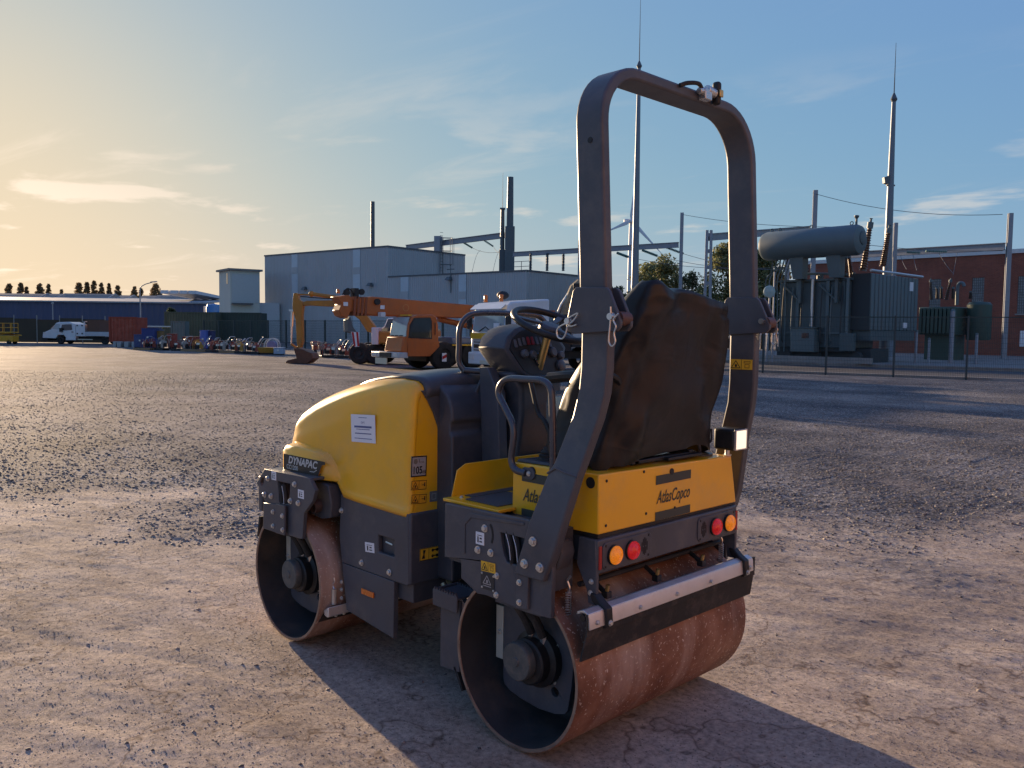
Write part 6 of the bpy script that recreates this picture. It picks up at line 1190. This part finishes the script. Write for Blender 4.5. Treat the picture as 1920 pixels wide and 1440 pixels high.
def sec_z(sec, y):
    q = [(p[1]-FO, p[2]) for p in sec if p[1] >= FO-1e-6]; q = q[10:]; ys = [a for a, b in q][::-1]; zs_ = [b for a, b in q][::-1]
    return float(np.interp(abs(y), ys, zs_))
tc_ = []
for h in HS[1:-4]:
    X = h[0]; sc = hood_sec(*h); wv = np.interp(X, (.75, .9, 1.3, 1.72), (.415, .42, .36, .22))
    tc_.append([(X-.012, FO+wv*t, sec_z(sc, wv*t)+.014) for t in np.linspace(1, -1, 25)])
tc_ = [[(x-.008, y, z-.05) for x, y, z in tc_[0]], [(x-.006, y, z-.012) for x, y, z in tc_[0]]]+tc_
tcv = obj('hood_top_cover', G().loft(tc_, closed=False, caps=False), GRYP, R, smooth=60); q_ = tcv.modifiers.new('t', 'SOLIDIFY'); q_.thickness = .022; q_.offset = -1
# arch bulge with the name plate
def bulge(s):
    S = []
    for X, d, zt in ((1.33, .000, .97), (1.37, .018, 1.01), (1.42, .040, 1.045), (1.52, .056, 1.065), (1.70, .060, 1.075), (1.80, .058, 1.075), (1.845, .045, 1.06), (1.865, .02, 1.04), (1.875, -.02, 1.0)):
        w = HW-.006
        S.append([(X, FO+s*(w-.03), .905), (X, FO+s*(w+d), .905), (X, FO+s*(w+d), zt-.045), (X, FO+s*(w+d-.016), zt-.02), (X, FO+s*(w-.03), zt)])
    return G().loft(S)
for s in (1, -1):
    b_ = obj('arch_bulge', bulge(s), YEL, R, bev=.006, smooth=40, seg=3)
    d = Decal('name_plate', b_, (1.595, FO+s*(HW+.055), .966), (-s*1, -.02, 0), (0, 0, 1), .41, .085, None, th=.001)
    PB = mat('plate_black', (.02, .02, .019), .4, var=.05); PL = mat('plate_silver', (.52, .53, .50), .45, var=.05)
    d.poly([(-.205, -.043), (.125, -.043), (.145, -.030), (.172, .020), (.187, .026), (.205, .028), (.205, .043), (-.205, .043)], PB)
    d.th += .001
    d.text('DYNAPAC', -.015, .014, .056, PL, shear=.25, bold=.035, width=.29).text('CC1200', -.115, -.024, .034, PL, bold=.02, width=.115)
    for k in range(6): a = k*60; d.poly(arc(.145+.018*math.cos(rad(a)), -.026+.018*math.sin(rad(a)), .005, 0, 300, 6), PB)
    d.line((.06, -.024), (.10, -.022), .004, PL).line((.10, -.022), (.128, -.008), .004, PL); d.done()
# front fork brackets
YF = YP+FO
fpl = [fx(a, b, YF) for a, b in ((481, 905), (496, 879), (580, 897), (591, 920), (586, 940), (570, 962), (567, 1011), (522, 999), (496, 990), (497, 940), (490, 925))]
fh = [fx(a, b, YF) for a, b in ((520, 902), (544, 907), (543, 925), (541, 946), (523, 942), (522, 920))]
eye = [fx(a, b, YF) for a, b in ((487, 905), (490, 895), (495, 896), (494, 908), (490, 912))]
for s in (1, -1):
    def mir(y): return FO+s*(y-FO)
    ff = obj('fork_plate', G().prism(fpl, 'y', mir(YF-.022), mir(YF), [fh, eye]), GRY, R, bev=.004)
    lb = obj('lower_bracket', G().prism([fx(a, b, YF) for a, b in ((497, 942), (522, 945), (522, 999), (496, 990))], 'y', mir(YF+.001), mir(YF+.010)).prism([fx(a, b, YF) for a, b in ((524, 943), (541, 947), (541, 1003), (524, 998))], 'y', mir(YF+.011), mir(YF+.024)), GRY, ff, bev=.003)
    for px, py, e in ((503, 897, 0), (553, 908, 0), (497, 927, 0), (509, 930, 0), (545, 939, 0), (560, 943, 0), (515.5, 959, .010), (515.5, 985.5, .010), (537.5, 966, .024), (538, 992, .024)):
        a = fx(px, py, YF); bolt((a[0], mir(YF+e), a[1]), (0, s, 0), .0165 if e == 0 else .0135, ff)
    a, b = fx(497, 880, YF), fx(632, 905, YF-.10)
    obj('fork_top', G().prism([(fpl[1][0], fpl[1][1]-.001), (fpl[2][0]+.0, fpl[2][1]-.0), (fpl[2][0], fpl[2][1]-.016), (fpl[1][0], fpl[1][1]-.016)], 'y', mir(YF-.023), mir(YF-.17)), GRY, ff, bev=.003)
    obj('fork_box', G().prism([(1.75, .885), (1.42, .893), (1.385, .885), (1.355, .80), (1.36, .72), (1.45, .70), (1.70, .72)], 'y', mir(.60), mir(.50)), GRYP, R, bev=.015, seg=3)
    obj('stub_pipe', G().tube([(1.47, mir(.56), .775), (1.47, mir(.64), .765)], .035, 18, caps=False).lathe([(.035, 0), (.029, 0), (.029, -.06), (0, -.06)], (1.47, mir(.64), .765), (0, s, -.12), 18), mat('burnt_pipe', (.07, .045, .04), .6, metal=.3, var=.3), R)
    for k, dx in enumerate((-.03, .01)):
        obj('hydraulic_hose', G().tube(bez([(FX+dx+.02, mir(YF-.010), .86), (FX+dx, mir(YF-.008), .80), (FX+dx, mir(YF-.012), .70)], 5), .012, 8), RUB, R)
    obj('hose_stripe', G().tube(bez([(FX-.005, mir(YF+.001), .85), (FX-.025, mir(YF+.003), .80), (FX-.03, mir(YF+.003), .755)], 5), .0016, 5), WHT, R)
obj('front_bumper', G().box(1.98, 2.03, -.55, .655, .66, .86), GRY, R, bev=.01)
fr_ = obj('front_scraper_rubber', G().hexa([(2.03, .64, .62), (2.05, .64, .62), (2.05, -.53, .62), (2.03, -.53, .62)], [(2.06, .64, .50), (2.075, .64, .50), (2.075, -.53, .50), (2.06, -.53, .50)]), RUB, R)
# rear scraper of the front drum
ps = [(1.372, .240), (1.330, .262), (1.322, .215), (1.335, .208), (1.368, .215)]
fs_ = obj('scraper_bar', G().prism(ps, 'y', -.52, .635), ALU, R, bev=.003)
obj('scraper_rubber', G().hexa([(1.365, .64, .225), (1.375, .64, .215), (1.375, -.52, .215), (1.365, -.52, .225)], [(1.425, .645, .15), (1.432, .645, .14), (1.432, -.53, .14), (1.425, -.53, .15)]), RUB, fs_)
for Y in (.58, .53): bolt((1.345, Y, .207), (0, 0, -1), .010, fs_)
obj('scraper_spring', G().cyl((1.355, .585, .265), (1.352, .585, .345), .013, seg=10).tube(bez([(1.352, .585, .345), (1.365, .585, .365), (1.348, .585, .385), (1.352, .585, .405)], 4), .004, 6), STL, R)
for Z in (.30, .345, .385): bolt((1.318, HY+.0, Z), (0, 1, 0), .011)
# ---- printed labels
def rect_on(pl, c, m, pxs, name, par):
    "label plate from its four photo corners on a plane"
    f_ = (lambda a, b: oY(a, b, c)) if pl == 'y' else (lambda a, b: oX(a, b, c))
    P = [Vector(f_(a, b)) for a, b in pxs]; o = sum(P, Vector())/4; u = (P[1]-P[0]+P[2]-P[3])/2; v = (P[0]-P[3]+P[1]-P[2])/2
    return Decal(name, par, o, u, v, u.length, v.length, m)
YLB = mat('yellow_label', (.80, .45, .03), .4, var=.03); GLB = mat('grey_label', (.36, .34, .33), .5, var=.03); BLB = mat('black_label', (.03, .032, .035), .4, var=.05); SLB = mat('slate_label', (.13, .15, .16), .5, var=.05)
def warn(d, m, a0, b0, a1, b1, t):
    w_, h_ = a1-a0, b1-b0; mx_ = a0+w_*.5
    d.line((a0, b0), (mx_, b1), t, m).line((a1, b0), (mx_, b1), t, m).line((a0, b0), (a1, b0), t, m).rect(mx_-w_*.10, b0+h_*.14, mx_+w_*.14, b0+h_*.5, m)
d = rect_on('x', .7508, GLB, ((770, 856), (799, 854), (800, 892), (771, 895)), 'noise_label', R); w_, h_ = d.w, d.h
d.frame(-w_/2, -h_/2, w_/2, h_/2, w_*.06, INK).text('105', -w_*.09, -h_*.20, h_*.50, INK, bold=.02, width=w_*.56).text('dB', w_*.33, -h_*.29, h_*.24, INK, width=w_*.22).text('L', w_*.05, h_*.26, h_*.24, INK).text('WA', w_*.23, h_*.19, h_*.11, INK).poly(arc(-w_*.22, h_*.24, w_*.13, 0, 330, 12), mat('mid_ink', (.22, .18, .14), .5)); d.done()
for y in (900, 926):
    d = rect_on('x', .7508, mat('amber_label', (.78, .36, .02), .4, var=.03), ((771, y+2), (799, y), (799, y+17), (771, y+19)), 'warning_label', R); w_, h_ = d.w, d.h
    d.frame(-w_/2, -h_/2, w_/2, h_/2, w_*.025, INK).rect(-.01*w_, -h_/2, .01*w_, h_/2, INK); warn(d, INK, -w_*.44, -h_*.36, -w_*.06, h_*.34, w_*.03)
    d.line((w_*.18, 0), (w_*.33, 0), w_*.03, INK).rect(w_*.34, -h_*.16, w_*.41, h_*.26, INK); d.done()
d = rect_on('x', .7508, SLB, ((805, 922), (820, 920), (821, 939), (806, 941)), 'manual_label', R); w_, h_ = d.w, d.h; d.frame(-w_*.28, -h_*.3, w_*.28, h_*.3, w_*.07, mat('pale_ink', (.28, .30, .30), .5)); d.done()
d = rect_on('x', .743, YLB, ((787, 1030), (825, 1022), (825, 1045), (787, 1052)), 'lifting_label', R); w_, h_ = d.w, d.h
d.frame(-w_/2, -h_/2, w_/2, h_/2, w_*.02, INK).poly([(-w_*.42, -h_*.35), (-w_*.25, -h_*.35), (-w_*.28, 0), (-w_*.22, h_*.35), (-w_*.36, h_*.36), (-w_*.34, 0)], INK).rect(-w_*.08, -h_/2, -w_*.06, h_/2, INK)
for yy in (.22, -.25): d.poly(arc(w_*.12, h_*yy, h_*.13, 0, 330, 8), INK).rect(w_*.12, h_*yy-h_*.04, w_*.40, h_*yy+h_*.06, INK).poly(arc(w_*.34, h_*yy, h_*.14, 0, 330, 8), INK)
d.done()
d = rect_on('y', HY-.0085, WHT, ((661, 777), (706, 779), (702, 831), (657, 827)), 'paper_notice', R); w_, h_ = d.w, d.h
d.o = d.o+Vector((0, .0, 0)); NB = mat('notice_ink', (.10, .12, .26), .5)
d.text('DPS', 0, h_*.21, h_*.10, NB, width=w_*.14).rect(-w_*.17, h_*.38, w_*.17, h_*.40, NB)
for yy, ww, tt in ((.06, .36, .035), (-.03, .28, .012), (-.18, .34, .018), (-.36, .36, .012)): d.rect(-w_*ww, h_*yy-h_*tt, w_*ww, h_*yy+h_*tt, NB)
d.done()
def bar_label(pl, c, pxs, par):
    d = rect_on(pl, c, WHT, pxs, 'service_label', par); w_, h_ = d.w, d.h
    d.rect(-w_*.3, h_*.22, w_*.3, h_*.27, INK).rect(-w_*.28, -h_*.34, -w_*.14, h_*.14, INK).rect(-w_*.04, -h_*.3, w_*.28, -h_*.2, INK).rect(0, -h_*.05, w_*.24, h_*.08, INK); d.done()
bar_label('y', YP+.0005, ((893, 996), (908, 1000), (908, 1023), (892, 1019)), R)
bar_label('y', YF+.0005, ((559, 917), (570, 920), (570, 936), (559, 933)), R)
bar_label('y', YF+.0005, ((509, 883), (518, 885), (518, 901), (510, 899)), R)
bar_label('y', HY-.0015, ((685, 1016), (702, 1019), (702, 1037), (685, 1034)), R)
d = rect_on('y', YP+.0015, YLB, ((903, 1051), (929, 1057), (929, 1076), (902, 1069)), 'warning_label', R); w_, h_ = d.w, d.h
warn(d, INK, -w_*.45, -h_*.36, -w_*.04, h_*.36, w_*.035); d.rect(.0, -h_/2, w_*.02, h_/2, INK).frame(w_*.16, -h_*.32, w_*.38, h_*.05, w_*.03, mat('brown_ink', (.30, .15, .02), .5)).frame(w_*.12, h_*.12, w_*.40, h_*.34, w_*.03, MATS['brown_ink']); d.done()
d = rect_on('y', YP+.0015, BLB, ((902, 1072), (927, 1079), (926, 1110), (902, 1102)), 'type_plate', R); w_, h_ = d.w, d.h
warn(d, GLB, -w_*.32, -h_*.14, w_*.28, h_*.36, w_*.05); d.rect(-w_*.32, -h_*.30, w_*.30, -h_*.25, GLB); d.done()
for a_, b_ in ((904, 1074), (925.5, 1081), (925, 1108), (904, 1100)): pp = oY(a_, b_, YP+.003); bolt(pp, (0, 1, 0), .005)
d = rect_on('x', -.4125, YLB, ((1374, 685), (1404, 684), (1404, 699), (1374, 700)), 'warning_label', R)
d.o = Vector((-.40, -.4985, 1.56)); d.ob.data.transform(Matrix.Identity(4))
bpy.data.objects.remove(d.ob)
d = Decal('warning_label', R, (-.348, -.4985, 1.555), (-1, 0, 0), (0, 0, 1), .112, .046, YLB); w_, h_ = d.w, d.h
warn(d, INK, -w_*.45, -h_*.36, -w_*.04, h_*.36, w_*.03); d.rect(.0, -h_/2, w_*.02, h_/2, INK).frame(w_*.16, -h_*.36, w_*.38, h_*.05, w_*.03, MATS['brown_ink']).frame(w_*.12, h_*.12, w_*.42, h_*.36, w_*.03, MATS['brown_ink']); d.done()
# ================================================================ dashboard, steering wheel, rails
DY = -.04
obj('steering_column', G().loft([[(.665, DY+w, z), (x, DY+w*.9, z), (x, DY-w*.9, z), (.665, DY-w, z)] for x, w, z in ((.50, .20, .955), (.49, .17, 1.10), (.475, .15, 1.30), (.47, .16, 1.42), (.50, .20, 1.50))]), GRYP, R, bev=.02, seg=3)
obj('column_cover', G().prism([(.63, .95), (.50, .95), (.53, 1.40), (.60, 1.52), (.66, 1.52)], 'y', DY+.19, DY+.245), GRY, R, bev=.006)
pod = [(.255, 1.612), (.215, 1.665), (.14, 1.705), (.06, 1.724), (-.06, 1.724), (-.14, 1.705), (-.215, 1.665), (-.255, 1.612), (-.21, 1.555), (-.16, 1.49), (-.08, 1.462), (.08, 1.462), (.16, 1.49), (.21, 1.555)]
pod = [(y*.86, z) for y, z in pod]
def podsec(X, k, dz): return [(X-(z-1.46)*-.28, DY+y*k, 1.60+(z-1.60)*k+dz) for y, z in pod]
pd = obj('dashboard', G().loft([podsec(.47, .93, .0), podsec(.475, 1.0, 0), podsec(.56, 1.02, .004), podsec(.66, .97, .0), podsec(.70, .80, -.01)]), GRYP, R, bev=.006, smooth=30)
def on_dash(y, z, d=0.): return (.468+(z-1.46)*.28-d, DY+y, z)
face = [on_dash(y*.86, 1.60+(z-1.60)*.86, .003) for y, z in pod]
obj('switch_panel', G().loft([face, [(a+.01, b, c) for a, b, c in face]]), BLK, pd)
SWR = mat('red_switch', (.25, .012, .015), .3, var=.1); SWG = mat('grey_switch', (.10, .10, .11), .35, var=.1)
for k in range(9):
    y = .145-k*.030; z = 1.652-.0035*(k-4)**2/4; p_ = on_dash(y, z)
    obj('rocker_switch', G().hexa([(p_[0]-.002, p_[1]-.011, z-.024), (p_[0]-.002, p_[1]+.011, z-.024), (p_[0]+.013, p_[1]+.011, z+.022), (p_[0]+.013, p_[1]-.011, z+.022)], [(p_[0]-.016, p_[1]-.009, z-.020), (p_[0]-.016, p_[1]+.009, z-.020), (p_[0]+.003, p_[1]+.009, z+.020), (p_[0]+.003, p_[1]-.009, z+.020)]), SWR if k in (3, 4) else SWG, pd, bev=.002)
for y, z, r in ((.10, 1.585, .022), (.045, 1.58, .022), (-.10, 1.59, .026), (-.155, 1.575, .022), (-.14, 1.525, .03)):
    p_ = on_dash(y, z); obj('knob', G().lathe([(r, 0), (r*.95, .016), (r*.7, .022), (0, .022)], p_, (-.96, 0, .27), 18), SWG, pd, smooth=40)
p_ = on_dash(0, 1.555); obj('gauge', G().lathe([(.034, 0), (.034, .008), (.030, .010), (0, .010)], p_, (-.96, 0, .27), 24), GLASS, pd, smooth=40)
obj('steering_shaft', G().cyl((.50, DY, 1.50), (.425, DY, 1.715), .020, seg=14), BRS, pd)
obj('dash_tray', G().prism([(.15, 1.455), (.18, 1.485), (-.18, 1.485), (-.15, 1.455)], 'x', .40, .48), GRYP, pd, bev=.01, seg=3)
Cw = Vector((.415, DY, 1.728)); nw = Vector((-.40, 0, .917)).normalized(); uw = Vector((0, 1, 0)); vw = nw.cross(uw)
def wp(a, r, d=0.): return tuple(Cw+uw*(r*math.cos(a))+vw*(r*math.sin(a))+nw*d)
sw = obj('steering_wheel', G().tube([wp(2*math.pi*k/48, .190) for k in range(48)], .0165, 12, closed=True), BLK, R, smooth=60)
gs = G().lathe([(.058, -.03), (.058, .0), (.045, .012), (0, .014)], tuple(Cw-nw*.01), tuple(nw), 24)
for a in (90, 210, 330): gs.hexa([wp(rad(a-14), .05, -.012), wp(rad(a+14), .05, -.012), wp(rad(a+5), .185, -.004), wp(rad(a-5), .185, -.004)], [wp(rad(a-14), .05, .002), wp(rad(a+14), .05, .002), wp(rad(a+5), .185, .006), wp(rad(a-5), .185, .006)])
obj('wheel_hub', gs, GRYP, sw, bev=.003, smooth=40)
obj('wheel_knob', G().lathe([(.010, 0), (.010, .03), (.024, .036), (.026, .055), (.018, .068), (0, .07)], wp(rad(150), .19, .01), tuple(nw), 16), BLK, sw, smooth=50)
# tubular guard rail round the dashboard
gr = [(.78, .20, 1.500), (.80, .215, 1.54), (.80, .215, 1.62), (.80, .210, 1.71), (.79, .17, 1.765), (.78, .10, 1.783), (.76, -.05, 1.786), (.74, -.22, 1.783), (.72, -.29, 1.765), (.70, -.315, 1.70), (.70, -.315, 1.56)]
obj('guard_rail', G().tube(bez(gr, 5), .0145, 12).tube([(.78, .20, 1.500), (.70, .12, 1.492)], .0145, 10), CHR, R, smooth=60)
obj('dash_stay', G().prism([(.60, .50)], 'y', 0, 0) if False else G().tube([(.66, .16, 1.50), (.70, .20, 1.38), (.74, .22, 1.30)], .010, 8), GRY, R)
# ================================================================ cover over the seat
def seat_cover():
    lev = [(1.172, -.305, .03, -.385, .42), (1.23, -.310, .03, -.387, .42), (1.35, -.325, .0, -.388, .415), (1.47, -.345, -.06, -.384, .41), (1.58, -.365, -.13, -.372, .392), (1.68, -.385, -.19, -.352, .36), (1.76, -.402, -.235, -.334, .325), (1.82, -.412, -.265, -.318, .300), (1.852, -.412, -.290, -.305, .288), (1.866, -.395, -.31, -.29, .272), (1.868, -.365, -.335, -.20, .20)]
    zz = np.array([l[0] for l in lev]); zs = np.concatenate([np.linspace(1.172, 1.80, 42), np.linspace(1.81, 1.868, 14)])
    n = 120; secs = []
    r_ = np.random.default_rng(3)
    for z in zs:
        x0, x1, y0, y1 = [np.interp(z, zz, [l[k] for l in lev]) for k in (1, 2, 3, 4)]
        cx, cy, hx, hy = (x0+x1)/2, (y0+y1)/2, (x1-x0)/2, (y1-y0)/2; q = []
        t = (z-1.172)/.7
        for k in range(n):
            a = 2*math.pi*k/n; e = .34 if hx > .08 else .5
            c, s = math.cos(a), math.sin(a); px = cx+hx*math.copysign(abs(c)**e, c); py = cy+hy*math.copysign(abs(s)**e, s)
            nx_, ny_ = c, s
            f = .010*math.sin(9*s+4*t+1.4*math.sin(5*t+2*c))*(1-.5*t)+.014*math.sin(5.2*(py*3.1+z*2.4))*(.4+.6*t)+.007*math.sin(26*py-9*z+2*math.sin(7*z))
            f += .012*math.sin(14*(py*.9-z*.8))*max(0, 1-abs(t-.75)*3)
            f += .010*(fbm(np.array(py*9+5), np.array(z*7+a), 3, 4)-.5)*2
            for (A_, B_, C_, am) in ((1., .55, 1.9, .012), (-.8, .9, 1.25, .012), (.35, 1., 1.62, .010), (1., -.25, .42, .009), (-.3, 1., 1.43, .008)):
                dd = (py*A_*3+z*B_-C_)*7; f += am*math.exp(-abs(dd)*1.6)*(1 if abs(dd) < 4 else 0)
            k_ = min(1, (1.868-z)/.06+.15)
            px += nx_*f*k_; py += ny_*f*k_*.6
            # pulled-up corner on the left
            pk = math.exp(-((py-.26)/.07)**2)*max(0, (z-1.74)/.128)
            q.append((px-.03*pk, py, z+.045*pk-.028*max(0, (-py-.0)/.3)*max(0, (z-1.7)/.16)+.010*math.sin(py*11+1)*max(0, (z-1.75)/.12)-(.02*math.sin(a*3+1)+.012*math.sin(7*a))*max(0, 1-(z-1.172)/.10)))
        secs.append(q)
    g = G().loft(secs, True, False); g.add(secs[-1], [tuple(range(n))]); return g
def tarp_mat():
    m = mat('black_tarpaulin', (.015, .015, .016), .42, var=.2, scale=4, spec=.35, dirt=((.05, .04, .032), .25, 7)); t = m.node_tree; n = t.nodes; l = t.links; b = n['Principled BSDF']; co = n.new('ShaderNodeTexCoord'); hs_ = []
    for sc, st in ((2.6, (1, 1, .5)), (4.2, (1, .5, 1)), (9, (1, 1, 1))):
        mp = n.new('ShaderNodeMapping'); mp.inputs['Scale'].default_value = st; mp.inputs['Rotation'].default_value = (.5, .3, .2); l.new(co.outputs['Object'], mp.inputs[0])
        z = n.new('ShaderNodeTexNoise'); z.inputs['Scale'].default_value = sc; z.inputs['Detail'].default_value = 2; z.inputs['Distortion'].default_value = 1.2; l.new(mp.outputs[0], z.inputs[0])
        a = n.new('ShaderNodeMath'); a.operation = 'SUBTRACT'; a.inputs[1].default_value = .5; l.new(z.outputs[0], a.inputs[0]); c = n.new('ShaderNodeMath'); c.operation = 'ABSOLUTE'; l.new(a.outputs[0], c.inputs[0]); hs_.append(c.outputs[0])
    s1 = n.new('ShaderNodeMath'); s1.operation = 'ADD'; l.new(hs_[0], s1.inputs[0]); l.new(hs_[1], s1.inputs[1]); s2 = n.new('ShaderNodeMath'); s2.operation = 'MULTIPLY_ADD'; l.new(hs_[2], s2.inputs[0]); s2.inputs[1].default_value = .12; l.new(s1.outputs[0], s2.inputs[2])
    bu = n.new('ShaderNodeBump'); bu.invert = True; bu.inputs['Strength'].default_value = .55; bu.inputs['Distance'].default_value = .022; l.new(s2.outputs[0], bu.inputs['Height']); l.new(bu.outputs[0], b.inputs['Normal']); return m
TARP = tarp_mat()
cv = obj('seat_cover', seat_cover(), TARP, None, smooth=180)
tag(cv, 'creased black tarpaulin cover pulled over the seat of the road roller', 'seat cover')
